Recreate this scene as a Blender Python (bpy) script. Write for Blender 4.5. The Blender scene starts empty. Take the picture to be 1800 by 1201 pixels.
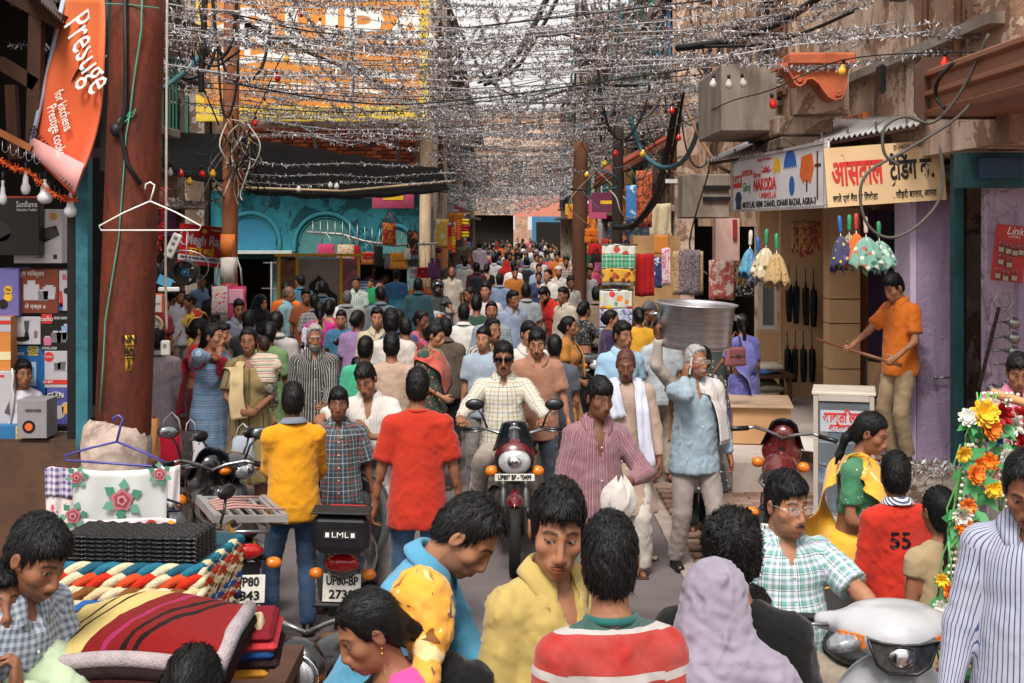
import bpy,bmesh,math,random,time
import numpy as np
from mathutils import Vector,Matrix
T0=time.time()
SC=bpy.context.scene
COL=SC.collection
# ---------------------------------------------------------------- camera, world, sun, exposure
CAMH,FPX,HORY=2.63,2400.0,395.0
cam=bpy.data.cameras.new('camera');camo=bpy.data.objects.new('camera',cam);COL.objects.link(camo)
camo.location=(0,0,CAMH);camo.rotation_euler=(math.pi/2,0,0)
cam.sensor_width=36;cam.lens=36*FPX/1800;cam.shift_y=-(600.5-HORY)/1800
cam.clip_start=0.1;cam.clip_end=2000
cam.dof.use_dof=False
SC.camera=camo
W=bpy.data.worlds.new('World');SC.world=W;W.use_nodes=True
SUN_EL,SUN_AZ=math.radians(54),math.radians(192)
nt=W.node_tree;nt.nodes.clear()
sky=nt.nodes.new('ShaderNodeTexSky');sky.sky_type='NISHITA';sky.sun_disc=False
sky.sun_elevation=SUN_EL;sky.sun_rotation=SUN_AZ;sky.dust_density=6.0;sky.air_density=1.0;sky.ozone_density=1.0
hs=nt.nodes.new('ShaderNodeHueSaturation');hs.inputs['Saturation'].default_value=0.22;hs.inputs['Value'].default_value=1.2
bg=nt.nodes.new('ShaderNodeBackground');bg.inputs['Strength'].default_value=0.105
wo=nt.nodes.new('ShaderNodeOutputWorld')
mx=nt.nodes.new('ShaderNodeMix');mx.data_type='RGBA';mx.inputs[0].default_value=0.6;mx.inputs[7].default_value=(10.2,9.9,9.6,1)
nt.links.new(sky.outputs[0],hs.inputs['Color']);nt.links.new(hs.outputs[0],mx.inputs[6]);nt.links.new(mx.outputs[2],bg.inputs['Color']);nt.links.new(bg.outputs[0],wo.inputs[0])
sl=bpy.data.lights.new('sun','SUN');sl.energy=3.3;sl.angle=math.radians(18);sl.color=(1.0,0.94,0.86)
so=bpy.data.objects.new('sun',sl);COL.objects.link(so)
_sd=Vector((math.sin(SUN_AZ)*math.cos(SUN_EL),math.cos(SUN_AZ)*math.cos(SUN_EL),math.sin(SUN_EL)))
so.rotation_euler=_sd.to_track_quat('Z','Y').to_euler()
SC.view_settings.view_transform='Standard';SC.view_settings.look='None'
SC.view_settings.exposure=0.32;SC.view_settings.gamma=1.0;SC.view_settings.use_curve_mapping=False
SC.render.engine='CYCLES'
SC.cycles.max_bounces=6;SC.cycles.diffuse_bounces=3;SC.cycles.glossy_bounces=3;SC.cycles.transmission_bounces=4
SC.cycles.transparent_max_bounces=8
# ---------------------------------------------------------------- helpers
def P(px,py,Y):
 return Vector(((px-900)/FPX*Y,Y,CAMH-(py-HORY)/FPX*Y))
def depth_for(py,z):return FPX*(CAMH-z)/(py-HORY)
def lin(c):
 if isinstance(c,str):
  c=c.lstrip('#');c=c if len(c)==6 else ''.join(x+x for x in c);c=[int(c[i:i+2],16)/255 for i in(0,2,4)]
  return tuple(v/12.92 if v<=0.04045 else((v+0.055)/1.055)**2.4 for v in c)
 return tuple(c)
def put(o,label=None,cat=None,group=None,kind=None):
 if label:o['label']=label
 if cat:o['category']=cat
 if group:o['group']=group
 if kind:o['kind']=kind
 return o
def root(name,loc=(0,0,0),rz=0.0,label=None,cat=None,group=None):
 o=bpy.data.objects.new(name,None);o.empty_display_size=0.1;COL.objects.link(o)
 o.location=loc;o.rotation_euler=(0,0,rz)
 return put(o,label,cat,group)
def link(name,me,mat=None,parent=None,loc=None,rot=None):
 o=bpy.data.objects.new(name,me)
 if mat is not None and len(me.materials)==0:
  for m in(mat if isinstance(mat,(list,tuple)) else[mat]):me.materials.append(m)
 COL.objects.link(o)
 if parent is not None:o.parent=parent
 if loc is not None:o.location=loc
 if rot is not None:o.rotation_euler=rot
 return o
def copy_tree(o,parent=None):
 c=o.copy();COL.objects.link(c)
 if parent is not None:c.parent=parent
 for ch in list(o.children):copy_tree(ch,c)
 return c
# ---- materials
MATS={}
class NB:
 """tiny node builder"""
 def __init__(s,name):
  s.m=bpy.data.materials.new(name);s.m.use_nodes=True;s.t=s.m.node_tree
  s.b=s.t.nodes['Principled BSDF']
 def n(s,typ,**kw):
  nd=s.t.nodes.new(typ)
  for k,v in kw.items():
   if k.startswith('i_'):
    key=k[2:];key=int(key) if key.isdigit() else key
    nd.inputs[key].default_value=v
   else:setattr(nd,k,v)
  return nd
 def l(s,a,b):s.t.links.new(a,b)
 def val(s,x,sock):
  if hasattr(x,'node'):s.l(x,sock)
  else:sock.default_value=x
 def math(s,op,a,b=0.0,c=0.0,clamp=False):
  nd=s.n('ShaderNodeMath',operation=op,use_clamp=clamp)
  s.val(a,nd.inputs[0]);s.val(b,nd.inputs[1])
  if op in('MULTIPLY_ADD','COMPARE','SMOOTH_MIN'):s.val(c,nd.inputs[2])
  return nd.outputs[0]
 def mix(s,f,a,b,mode='MIX'):
  nd=s.n('ShaderNodeMix',data_type='RGBA',blend_type=mode)
  s.val(f,nd.inputs['Factor'])
  for x,i in((a,6),(b,7)):
   if hasattr(x,'node'):s.l(x,nd.inputs[i])
   else:nd.inputs[i].default_value=tuple(lin(x))[:3]+(1,)
  return nd.outputs[2]
 def noise(s,scale=5,detail=3,rough=0.55,vec=None,dist=0.0):
  nd=s.n('ShaderNodeTexNoise');nd.inputs['Scale'].default_value=scale;nd.inputs['Detail'].default_value=detail
  nd.inputs['Roughness'].default_value=rough;nd.inputs['Distortion'].default_value=dist
  if vec is not None:s.l(vec,nd.inputs['Vector'])
  return nd.outputs[0]
 def obj(s):return s.n('ShaderNodeTexCoord').outputs['Object']
 def geo(s):return s.n('ShaderNodeNewGeometry').outputs['Position']
 def ramp(s,f,lo,hi):
  nd=s.n('ShaderNodeMapRange',clamp=True);s.l(f,nd.inputs[0]);nd.inputs[1].default_value=lo;nd.inputs[2].default_value=hi
  return nd.outputs[0]
 def scale(s,v,sx,sy,sz):
  nd=s.n('ShaderNodeMapping');s.l(v,nd.inputs[0]);nd.inputs['Scale'].default_value=(sx,sy,sz);return nd.outputs[0]
 def bump(s,h,strength=0.3,dist=0.01):
  nd=s.n('ShaderNodeBump');s.l(h,nd.inputs['Height']);nd.inputs['Strength'].default_value=strength;nd.inputs['Distance'].default_value=dist
  s.l(nd.outputs[0],s.b.inputs['Normal'])
 def out(s,col=None,rough=0.6,metal=0.0,spec=0.5,**kw):
  if col is not None:
   if hasattr(col,'node'):s.l(col,s.b.inputs['Base Color'])
   else:s.b.inputs['Base Color'].default_value=tuple(lin(col))[:3]+(1,)
  s.val(rough,s.b.inputs['Roughness']);s.b.inputs['Metallic'].default_value=metal
  s.b.inputs['Specular IOR Level'].default_value=spec
  for k,v in kw.items():s.b.inputs[k.replace('_',' ')].default_value=v
  return s.m
def mat(name,col,rough=0.6,metal=0.0,var=0.12,scale=8.0,bump=0.0,bscale=40.0,dirt=None,dirt_amt=0.5,spec=0.4,coat=0.0,stretch=None):
 """plain surface colour with grain, wear and fine relief"""
 if name in MATS:return MATS[name]
 b=NB(name);c=lin(col);v=b.obj()
 if stretch:v=b.scale(v,*stretch)
 n1=b.noise(scale,4,0.6,v)
 lo=tuple(x*(1-var) for x in c);hi=tuple(min(1,x*(1+var)) for x in c)
 col_=b.mix(b.ramp(n1,0.3,0.7),lo,hi)
 if dirt:
  n2=b.noise(scale*0.45,5,0.7,v,0.6)
  col_=b.mix(b.math('MULTIPLY',b.ramp(n2,0.48,0.68),dirt_amt),col_,dirt)
 if bump:b.bump(b.noise(bscale,3,0.6,v),bump,0.01)
 MATS[name]=b.out(col_,b.math('ADD',b.math('MULTIPLY',n1,0.25),rough-0.12),metal,spec)
 if coat:b.b.inputs['Coat Weight'].default_value=coat;b.b.inputs['Coat Roughness'].default_value=0.08
 return MATS[name]
# ---- mesh builder
class MB:
 def __init__(s):s.v=[];s.f=[];s.mi=[];s.cur=0;s.sm=[];s.smooth=False
 def add(s,vs,fs):
  o=len(s.v);s.v.extend([tuple(v) for v in vs])
  for f in fs:s.f.append([i+o for i in f]);s.mi.append(s.cur);s.sm.append(s.smooth)
  return s
 def box(s,c,d,rz=0.0,rot=None,bev=0.0):
  """box centred at c, full size d; bev chamfers the four long (z) edges and top/bottom"""
  hx,hy,hz=d[0]/2,d[1]/2,d[2]/2
  M=rot if rot is not None else Matrix.Rotation(rz,3,'Z');c=Vector(c)
  if bev>0:
   b=min(bev,hx*.9,hy*.9,hz*.9);rings=[]
   for z,i in((-hz,b),(-hz+b,0),(hz-b,0),(hz,b)):
    x,y=hx-i,hy-i;q=b*0.7 if i==0 else b*0.4
    rings.append([(x,-y+q,z),(x,y-q,z),(x-q,y,z),(-x+q,y,z),(-x,y-q,z),(-x,-y+q,z),(-x+q,-y,z),(x-q,-y,z)])
   vs=[c+M@Vector(p) for r in rings for p in r];fs=[list(range(7,-1,-1)),list(range(24,32))]
   for k in range(3):
    for j in range(8):fs.append([k*8+j,k*8+(j+1)%8,k*8+8+(j+1)%8,k*8+8+j])
   return s.add(vs,fs)
  vs=[c+M@Vector((x,y,z)) for z in(-hz,hz) for x,y in((-hx,-hy),(hx,-hy),(hx,hy),(-hx,hy))]
  return s.add(vs,[(3,2,1,0),(4,5,6,7),(0,1,5,4),(1,2,6,5),(2,3,7,6),(3,0,4,7)])
 def beam(s,a,b,w,t,up=(0,0,1)):
  a,b=Vector(a),Vector(b);d=(b-a);L=d.length;d.normalize();x=d.cross(Vector(up))
  if x.length<1e-4:x=d.cross(Vector((1,0,0)))
  x.normalize();y=x.cross(d)
  vs=[p+x*(sx*w/2)+y*(sy*t/2) for p in(a,b) for sx,sy in((-1,-1),(1,-1),(1,1),(-1,1))]
  return s.add(vs,[(0,1,2,3),(7,6,5,4),(4,5,1,0),(5,6,2,1),(6,7,3,2),(7,4,0,3)])
 def tube(s,pts,r,n=8,cap=True,flat=1.0):
  pts=[Vector(p) for p in pts];m=len(pts);rs=r if isinstance(r,(list,tuple)) else[r]*m
  vs,fs=[],[];prev=None
  for i,p in enumerate(pts):
   d=(pts[min(i+1,m-1)]-pts[max(i-1,0)])
   if d.length<1e-9:d=Vector((0,0,1))
   d.normalize()
   if prev is None:
    a=d.cross(Vector((0,0,1)));
    if a.length<0.05:a=d.cross(Vector((0,1,0)))
   else:a=prev-d*prev.dot(d)
   if a.length<1e-6:a=d.orthogonal()
   a.normalize();b=d.cross(a);prev=a
   for k in range(n):
    t=2*math.pi*k/n;vs.append(p+a*(math.cos(t)*rs[i])+b*(math.sin(t)*rs[i]*flat))
  for i in range(m-1):
   for k in range(n):fs.append((i*n+k,i*n+(k+1)%n,(i+1)*n+(k+1)%n,(i+1)*n+k))
  if cap:fs.append(tuple(range(n-1,-1,-1)));fs.append(tuple((m-1)*n+k for k in range(n)))
  o=s.smooth;s.smooth=True;s.add(vs,fs);s.smooth=o;return s
 def cyl(s,a,b,r,n=16,r2=None):return s.tube([a,b],[r,r if r2 is None else r2],n)
 def lathe(s,prof,c=(0,0,0),n=20,ax=None,sweep=2*math.pi):
  """prof: list of (r, h); ax: Matrix 3x3 whose z is the axis"""
  c=Vector(c);M=ax if ax is not None else Matrix.Identity(3);vs,fs=[],[];m=len(prof)
  for r,h in prof:
   for k in range(n):
    t=sweep*k/n;vs.append(c+M@Vector((r*math.cos(t),r*math.sin(t),h)))
  for i in range(m-1):
   for k in range(n):fs.append((i*n+k,i*n+(k+1)%n,(i+1)*n+(k+1)%n,(i+1)*n+k))
  o=s.smooth;s.smooth=True;s.add(vs,fs);s.smooth=o
  return s
 def ball(s,c,r,n=12,m=8,rot=None):
  r=(r,r,r) if isinstance(r,(int,float)) else r;M=rot if rot is not None else Matrix.Identity(3);c=Vector(c);vs=[]
  for i in range(m+1):
   ph=math.pi*i/m
   for k in range(n):
    t=2*math.pi*k/n;vs.append(c+M@Vector((r[0]*math.sin(ph)*math.cos(t),r[1]*math.sin(ph)*math.sin(t),r[2]*math.cos(ph))))
  fs=[(i*n+k,(i+1)*n+k,(i+1)*n+(k+1)%n,i*n+(k+1)%n) for i in range(m) for k in range(n)]
  o=s.smooth;s.smooth=True;s.add(vs,fs);s.smooth=o;return s
 def prism(s,poly,y0,y1,M=None,c=(0,0,0)):
  """outline poly [(x,z)..] CCW seen from -y, extruded from y0 to y1"""
  M=M if M is not None else Matrix.Identity(3);c=Vector(c);n=len(poly)
  vs=[c+M@Vector((x,y,z)) for y in(y0,y1) for x,z in poly]
  return s.add(vs,[tuple(range(n)),tuple(range(2*n-1,n-1,-1))]+[(i,n+i,n+(i+1)%n,(i+1)%n) for i in range(n)])
 def sheet(s,fn,nu,nv,thick=0.0):
  vs=[Vector(fn(i/nu,j/nv)) for j in range(nv+1) for i in range(nu+1)];w=nu+1
  fs=[(j*w+i,j*w+i+1,(j+1)*w+i+1,(j+1)*w+i) for j in range(nv) for i in range(nu)]
  o=s.smooth;s.smooth=True;s.add(vs,fs)
  if thick:
   v2=[]
   for j in range(nv+1):
    for i in range(nu+1):
     a=vs[j*w+min(i+1,nu)]-vs[j*w+max(i-1,0)];b=vs[min(j+1,nv)*w+i]-vs[max(j-1,0)*w+i]
     nn=a.cross(b);nn.normalize();v2.append(vs[j*w+i]-nn*thick)
   s.add(v2,[tuple(reversed(f)) for f in fs]);n0=len(s.v)-2*len(vs)
   rim=[j*w for j in range(nv,-1,-1)]+list(range(1,w))+[j*w+nu for j in range(1,nv+1)]+[nv*w+i for i in range(nu-1,0,-1)]
   L=len(vs)
   for k in range(len(rim)):
    a,b=rim[k],rim[(k+1)%len(rim)];s.f.append([n0+b,n0+a,n0+L+a,n0+L+b]);s.mi.append(s.cur);s.sm.append(False)
  s.smooth=o;return s
 def mesh(s,name):
  me=bpy.data.meshes.new(name);me.from_pydata(s.v,[],s.f)
  if any(s.mi):me.polygons.foreach_set('material_index',s.mi)
  me.polygons.foreach_set('use_smooth',s.sm);me.update();return me
 def build(s,name,m=None,parent=None,loc=None,rot=None):return link(name,s.mesh(name),m,parent,loc,rot)
FONTS={}
def text(name,s,size,m,parent,loc,rot=(math.pi/2,0,0),depth=0.002,align='CENTER',sx=1.0,shear=0.0,bold=0.0,fit=None):
 """flat lettering, turned into a mesh"""
 cu=bpy.data.curves.new(name,'FONT');cu.body=s;cu.size=size;cu.align_x=align;cu.align_y='CENTER'
 cu.extrude=depth/2;cu.resolution_u=2;cu.shear=shear;cu.offset=bold;cu.space_character=1.0
 o=bpy.data.objects.new(name,cu);COL.objects.link(o);bpy.context.view_layer.update()
 me=bpy.data.meshes.new_from_object(o.evaluated_get(bpy.context.evaluated_depsgraph_get()))
 bpy.data.objects.remove(o);bpy.data.curves.remove(cu)
 me.materials.clear();me.name=name
 if fit and len(me.vertices):
  xs_=[v.co.x for v in me.vertices];sx=fit/max(1e-4,max(xs_)-min(xs_))
 if sx!=1.0:me.transform(Matrix.Diagonal((sx,1,1,1)))
 return link(name,me,m,parent,loc,rot)
# ---------------------------------------------------------------- people: signed distance bodies, meshed by surface nets
A=lambda*v:np.array(v,dtype=np.float64)
def nrm(v):v=np.asarray(v,float);return v/max(1e-9,np.linalg.norm(v))
def surfnet(xs,ys,zs,D):
 I=D<0
 c=[I[a:I.shape[0]-1+a,b:I.shape[1]-1+b,e:I.shape[2]-1+e] for a in(0,1) for b in(0,1) for e in(0,1)]
 s=sum(q.astype(np.int8) for q in c);act=(s>0)&(s<8)
 ii,jj,kk=np.nonzero(act);n=len(ii)
 if n==0:return np.zeros((0,3)),np.zeros((0,4),int),np.zeros((0,3),int)
 ids=np.full(act.shape,-1,np.int64);ids[ii,jj,kk]=np.arange(n)
 pos=np.zeros((n,3));cnt=np.zeros(n)
 for ax in range(3):
  o1,o2=[q for q in range(3) if q!=ax]
  for u in(0,1):
   for w in(0,1):
    a=[0,0,0];a[o1]=u;a[o2]=w;b=list(a);b[ax]=1
    da=D[ii+a[0],jj+a[1],kk+a[2]];db=D[ii+b[0],jj+b[1],kk+b[2]]
    x=(da<0)!=(db<0);t=np.where(x,da/np.where(x,da-db,1),0)
    pa=[xs[ii+a[0]],ys[jj+a[1]],zs[kk+a[2]]];pb=[xs[ii+b[0]],ys[jj+b[1]],zs[kk+b[2]]]
    for q in range(3):pos[:,q]+=np.where(x,pa[q]+t*(pb[q]-pa[q]),0)
    cnt+=x
 pos/=cnt[:,None];Q=[]
 for ax in range(3):
  sl0=[slice(1,-1)]*3;sl1=[slice(1,-1)]*3;sl0[ax]=slice(0,-1);sl1[ax]=slice(1,None)
  a,b=I[tuple(sl0)],I[tuple(sl1)];p,q=(ax+1)%3,(ax+2)%3
  for flip,m in((False,a&~b),(True,b&~a)):
   e=np.nonzero(m);e=[e[0],e[1],e[2]]
   for d in range(3):
    if d!=ax:e[d]=e[d]+1
   def cell(dp,dq):
    f=list(e);f[p]=f[p]-1+dp;f[q]=f[q]-1+dq;return ids[f[0],f[1],f[2]]
   qd=np.stack([cell(0,0),cell(1,0),cell(1,1),cell(0,1)],1)
   Q.append(qd[:,::-1] if flip else qd)
 return pos,np.concatenate(Q),np.stack([ii,jj,kk],1)
def smin(a,b,k):
 h=np.maximum(k-np.abs(a-b),0)/k;return np.minimum(a,b)-h*h*k*0.25
class Field:
 def __init__(s):s.p=[]
 def rc(s,a,b,ra,rb,k=0.02,cut=False,cut0=False,op='u',ysc=None):
  a,b=np.asarray(a,float),np.asarray(b,float);d=b-a;L2=max(1e-9,d.dot(d));L=math.sqrt(L2)
  def f(X,Y,Z):
   px,py,pz=X-a[0],Y-a[1],Z-a[2]
   t=np.clip((px*d[0]+py*d[1]+pz*d[2])/L2,0,1);yy=py-t*d[1]
   if ysc:yy=yy/ysc
   r=np.sqrt((px-t*d[0])**2+yy**2+(pz-t*d[2])**2)-(ra+(rb-ra)*t)
   if ysc:r=r*min(1.0,(1+ysc)/2)
   if cut:r=np.maximum(r,((px-d[0])*d[0]+(py-d[1])*d[1]+(pz-d[2])*d[2])/L)
   if cut0:r=np.maximum(r,-(px*d[0]+py*d[1]+pz*d[2])/L)
   return r
  R=max(ra,rb);s.p.append((f,np.minimum(a,b)-R,np.maximum(a,b)+R,k,op));return s
 def el(s,c,r,M=None,k=0.02,op='u'):
  c,r=np.asarray(c,float),np.asarray(r,float);M=np.eye(3) if M is None else M
  def f(X,Y,Z):
   x,y,z=X-c[0],Y-c[1],Z-c[2]
   q=[(M[0,i]*x+M[1,i]*y+M[2,i]*z)/r[i] for i in range(3)]
   k0=np.sqrt(q[0]**2+q[1]**2+q[2]**2)+1e-9;k1=np.sqrt((q[0]/r[0])**2+(q[1]/r[1])**2+(q[2]/r[2])**2)+1e-9
   return k0*(k0-1)/k1
  e=np.sqrt((M**2)@(r**2));s.p.append((f,c-e,c+e,k,op));return s
 def plane(s,c,n):
  c,n=np.asarray(c,float),nrm(n)
  s.p.append((lambda X,Y,Z:(X-c[0])*n[0]+(Y-c[1])*n[1]+(Z-c[2])*n[2],None,None,0.01,'i'));return s
 def fn(s,f,op='i',k=0.01):s.p.append((f,None,None,k,op));return s
 def bounds(s):
  lo=np.min([p[1] for p in s.p if p[1] is not None and p[4]=='u'],0);hi=np.max([p[2] for p in s.p if p[2] is not None and p[4]=='u'],0);return lo,hi
 def grid(s,xs,ys,zs):
  D=np.full((len(xs),len(ys),len(zs)),0.25);ax=(xs,ys,zs)
  for f,lo,hi,k,op in s.p:
   sl=[]
   for q in range(3):
    if lo is None:sl.append(slice(0,len(ax[q])));continue
    h=abs(ax[q][1]-ax[q][0]);m=k+h*2.5
    i0=np.searchsorted(ax[q],lo[q]-m);i1=np.searchsorted(ax[q],hi[q]+m);sl.append(slice(i0,i1))
   if any(q.stop<=q.start for q in sl):continue
   sl=tuple(sl);d=f(xs[sl[0]][:,None,None],ys[sl[1]][None,:,None],zs[sl[2]][None,None,:])
   V=D[sl]
   if op=='u':D[sl]=smin(V,d,k)
   elif op=='s':D[sl]=-smin(-V,d,k)
   else:D[sl]=-smin(-V,-d,k)
  return D
 def at(s,p):
  D=np.full(len(p),0.25);X,Y,Z=p[:,0],p[:,1],p[:,2]
  for f,lo,hi,k,op in s.p:
   d=f(X,Y,Z);D=smin(D,d,k) if op=='u' else(-smin(-D,d,k) if op=='s' else-smin(-D,-d,k))
  return D
 def axes(s,h,pad=2):
  lo,hi=s.bounds();return[np.arange(lo[q]-pad*h,hi[q]+(pad+1)*h,h) for q in range(3)]
 def mesh(s,h):
  ax=s.axes(h);v,q,_=surfnet(*ax,s.grid(*ax));return v,q
 def mesh_blocks(s,h,blocks):
  """coarse surface at h with finer blocks [(centre, half, h2)] spliced in"""
  ax=s.axes(h);v,q,ci=surfnet(*ax,s.grid(*ax));V,Q=[],[];kill=np.zeros(len(q),bool);n=0;subs=[]
  for c,hf,h2 in blocks:
   i0=[max(0,int((c[d]-hf[d]-ax[d][0])/h)) for d in range(3)];i1=[min(len(ax[d])-1,int(math.ceil((c[d]+hf[d]-ax[d][0])/h))) for d in range(3)]
   if any(i1[d]-i0[d]<3 for d in range(3)):continue
   inb=np.all((ci>=np.array(i0)+1)&(ci<=np.array(i1)-2),1);kill|=np.all(inb[q],1)
   fa=[np.linspace(ax[d][i0[d]],ax[d][i1[d]],max(4,int(round((i1[d]-i0[d])*h/h2)))+1) for d in range(3)]
   fv,fq,_=surfnet(*fa,s.grid(*fa));subs.append((fv,fq))
  q=q[~kill];V.append(v);Q.append(q);n=len(v)
  for fv,fq in subs:V.append(fv);Q.append(fq+n);n+=len(fv)
  V=np.concatenate(V);Q=np.concatenate(Q);used=np.unique(Q);re=np.full(len(V),-1);re[used]=np.arange(len(used))
  return V[used],re[Q]
def vnormals(v,q):
 n=np.cross(v[q[:,2]]-v[q[:,0]],v[q[:,3]]-v[q[:,1]]);N=np.zeros_like(v)
 for i in range(4):np.add.at(N,q[:,i],n)
 return N/np.maximum(1e-12,np.linalg.norm(N,axis=1))[:,None]
def npmesh(name,v,q,attrs=None,tris=None):
 me=bpy.data.meshes.new(name);nv,nq=len(v),len(q);nt_=0 if tris is None else len(tris)
 me.vertices.add(nv);me.vertices.foreach_set('co',np.asarray(v,np.float32).ravel())
 me.loops.add(nq*4+nt_*3);me.polygons.add(nq+nt_)
 li=np.asarray(q,np.int32).ravel();st=np.arange(nq)*4
 if nt_:li=np.concatenate([li,np.asarray(tris,np.int32).ravel()]);st=np.concatenate([st,nq*4+np.arange(nt_)*3])
 me.loops.foreach_set('vertex_index',li);me.polygons.foreach_set('loop_start',st.astype(np.int32))
 me.polygons.foreach_set('use_smooth',np.ones(nq+nt_,bool));me.update(calc_edges=True);me.validate()
 for k,a in(attrs or{}).items():
  if a.shape[1]==4:at=me.attributes.new(k,'FLOAT_COLOR','POINT');at.data.foreach_set('color',a.astype(np.float32).ravel())
  else:at=me.attributes.new(k,'FLOAT_VECTOR','POINT' if len(a)==nv else 'CORNER');at.data.foreach_set('vector',a.astype(np.float32).ravel())
 return me
_R=np.random.RandomState(5)
_ND=_R.normal(size=(24,3));_NP=_R.uniform(0,6.28,24)
def wob(p,f,seed=0,warp=1.2):
 """cheap smooth noise, about -1..1"""
 r=0
 for i in range(4):
  a,b=_ND[(seed*5+i)%24],_ND[(seed*5+i+9)%24]
  r=r+np.sin(f*(1+.35*i)*(p@a)+_NP[(seed+i)%24]+warp*np.sin(f*.8*(p@b)+_NP[(seed+i+3)%24]))/(1+.4*i)
 return r/2.4
def rotm(yaw=0,pitch=0,roll=0):
 """columns: local x (person's left), y (back), z (up). yaw about z, pitch>0 nods forward, roll>0 tips to the person's left"""
 y,p,r=math.radians(yaw),math.radians(pitch),math.radians(roll)
 Rz=A(*[[math.cos(y),-math.sin(y),0],[math.sin(y),math.cos(y),0],[0,0,1]]);Rx=A([1,0,0],[0,math.cos(p),-math.sin(p)],[0,math.sin(p),math.cos(p)])
 Ry=A([math.cos(r),0,math.sin(r)],[0,1,0],[-math.sin(r),0,math.cos(r)])
 return Rz@Rx@Ry
def ik(a,w,l1,l2,hint):
 d=w-a;L=np.linalg.norm(d);m=(l1+l2)*0.995
 if L>m:w=a+d/L*m;d=w-a;L=m
 u=d/L;x=(l1*l1-l2*l2+L*L)/(2*L);hh=math.sqrt(max(0,l1*l1-x*x));n=hint-u*np.dot(hint,u)
 return a+u*x+nrm(n)*hh,w
SKIN={'fair':(0.40,0.215,0.135),'mid':(0.345,0.160,0.090),'brown':(0.245,0.105,0.056),'dark':(0.145,0.060,0.033)}
HAIRC={'black':(0.0042,0.0038,0.0042),'brown':(0.022,0.012,0.009),'grey':(0.30,0.29,0.29),'white':(0.5,0.49,0.48),'salt':(0.09,0.085,0.085),'henna':(0.09,0.03,0.022)}
def skeleton(s):
 """joints of a posed body. s: spec dict. local frame: faces -y, x = the person's left, z up"""
 k=s['h']/1.70;J={'k':k};wid=s.get('w',1.0)*(0.93 if s.get('sex')=='f' else 1.0)
 child=s.get('child',0.0);J['hs']=hs_=k*(1+0.45*child)*s.get('hsc',1.0)
 sit=s.get('sit');pz=(s.get('seat',0.80) if sit else 0.925*k);J['P']=Pn=A(0,0,pz)
 B=rotm(s.get('twist',0),s.get('lean',2),s.get('tilt',0));J['B']=B
 J['C']=Pn+B@A(0,0,.30*k);J['N']=N=Pn+B@A(0,.012*k,.545*k*(1-.06*child))
 Hm=rotm(s.get('hyaw',0),s.get('hpitch',0),s.get('hroll',0));J['H']=Hm
 J['neck']=N;J['hc']=N+B@A(0,-.012*k,.064*k)+Hm@A(0,-.018*hs_,.095*hs_)
 for sd,sg in(('L',1),('R',-1)):
  sh=N+B@A(sg*.160*k*wid,.01*k,-.070*k);J['sh'+sd]=sh;J['hip'+sd]=Pn+A(sg*.088*k,0,-.03*k)
  hd=s.get('hand'+sd) or(.245,-.04,.80);W_=A(hd[0]*sg,hd[1],hd[2])*k if not sit or len(hd)>3 else A(hd[0]*sg,hd[1],hd[2])
  eh=s.get('elb'+sd) or(.5,1.0,-.4);J['el'+sd],J['wr'+sd]=ik(sh,W_,.285*k,.25*k,A(eh[0]*sg,eh[1],eh[2]))
  ft=s.get('foot'+sd) or(.10,0,0);F_=A(ft[0]*sg,ft[1],ft[2])*(k if not sit else 1)+A(0,0,.075*k)
  kh=s.get('kneeh',(.15,-1,0.1));J['kn'+sd],J['an'+sd]=ik(J['hip'+sd],F_,.43*k,.415*k,A(kh[0]*sg,kh[1],kh[2]))
  fy=math.radians(s.get('toe',12))*sg;J['fd'+sd]=A(math.sin(fy),-math.cos(fy),0)
 return J
def torso(F,J,s,off=0.0,hemz=None):
 k,B,Pn,N=J['k'],J['B'],J['P'],J['N'];g=s.get('g',1.0);f=s.get('sex')=='f';w=s.get('w',1.0)*(0.93 if f else 1)
 F.el(Pn+B@A(0,.0,.375*k),A(.153*k*w+off,.108*k*(.55+.45*g)+off,.185*k+off),B,.05)
 F.el(Pn+B@A(0,-.012*k*(g-1)*6,.16*k),A(.142*k*(.45+.55*g)+off,.102*k*g+off,.175*k+off),B,.06)
 F.el(Pn+B@A(0,.008*k,-.005*k),A((.172 if f else .158)*k*(.6+.4*g)+off,.118*k*(.6+.4*g)+off,.135*k+off),None,.06)
 if f and s.get('child',0)<.3:
  for sg in(1,-1):F.el(Pn+B@A(sg*.075*k,-.088*k,.335*k),A(.062,.058,.066)*k+off,B,.04)
 for sg,sd in((1,'L'),(-1,'R')):
  F.rc(N+B@A(sg*.045*k,.012*k,-.026*k),J['sh'+sd],.040*k+off,.047*k+off,.05)
def body_field(J,s):
 F=Field();k,hs_=J['k'],J['hs'];torso(F,J,s,-.004);g=s.get('g',1.0);ag=.6+.4*g;fm=.88 if s.get('sex')=='f' else 1.0
 for sg,sd in((1,'L'),(-1,'R')):
  F.rc(J['sh'+sd],J['el'+sd],.050*k*ag*fm,.037*k*ag*fm,.03);F.rc(J['el'+sd],J['wr'+sd],.038*k*ag*fm,.024*k*fm,.012)
  F.rc(J['hip'+sd],J['kn'+sd],.082*k*ag,.054*k*ag,.04);F.rc(J['kn'+sd],J['an'+sd],.054*k*ag,.036*k,.02)
  an,fd=J['an'+sd],J['fd'+sd];z0=an[2]-.075*k
  heel=an+A(0,0,-.045*k)-fd*.03*k;toe=A(*(an+fd*.15*k));toe[2]=z0+.022*k
  F.rc(heel,toe,.034*k,.026*k,.02);F.rc(an,heel,.034*k,.034*k,.01);F.rc(an+fd*.07*k-A(0,0,.04*k),toe+A(sg*.015*k,0,0),.03*k,.022*k,.02)
  hand(F,J,s,sd,sg)
 head(F,J,s);return F
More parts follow.
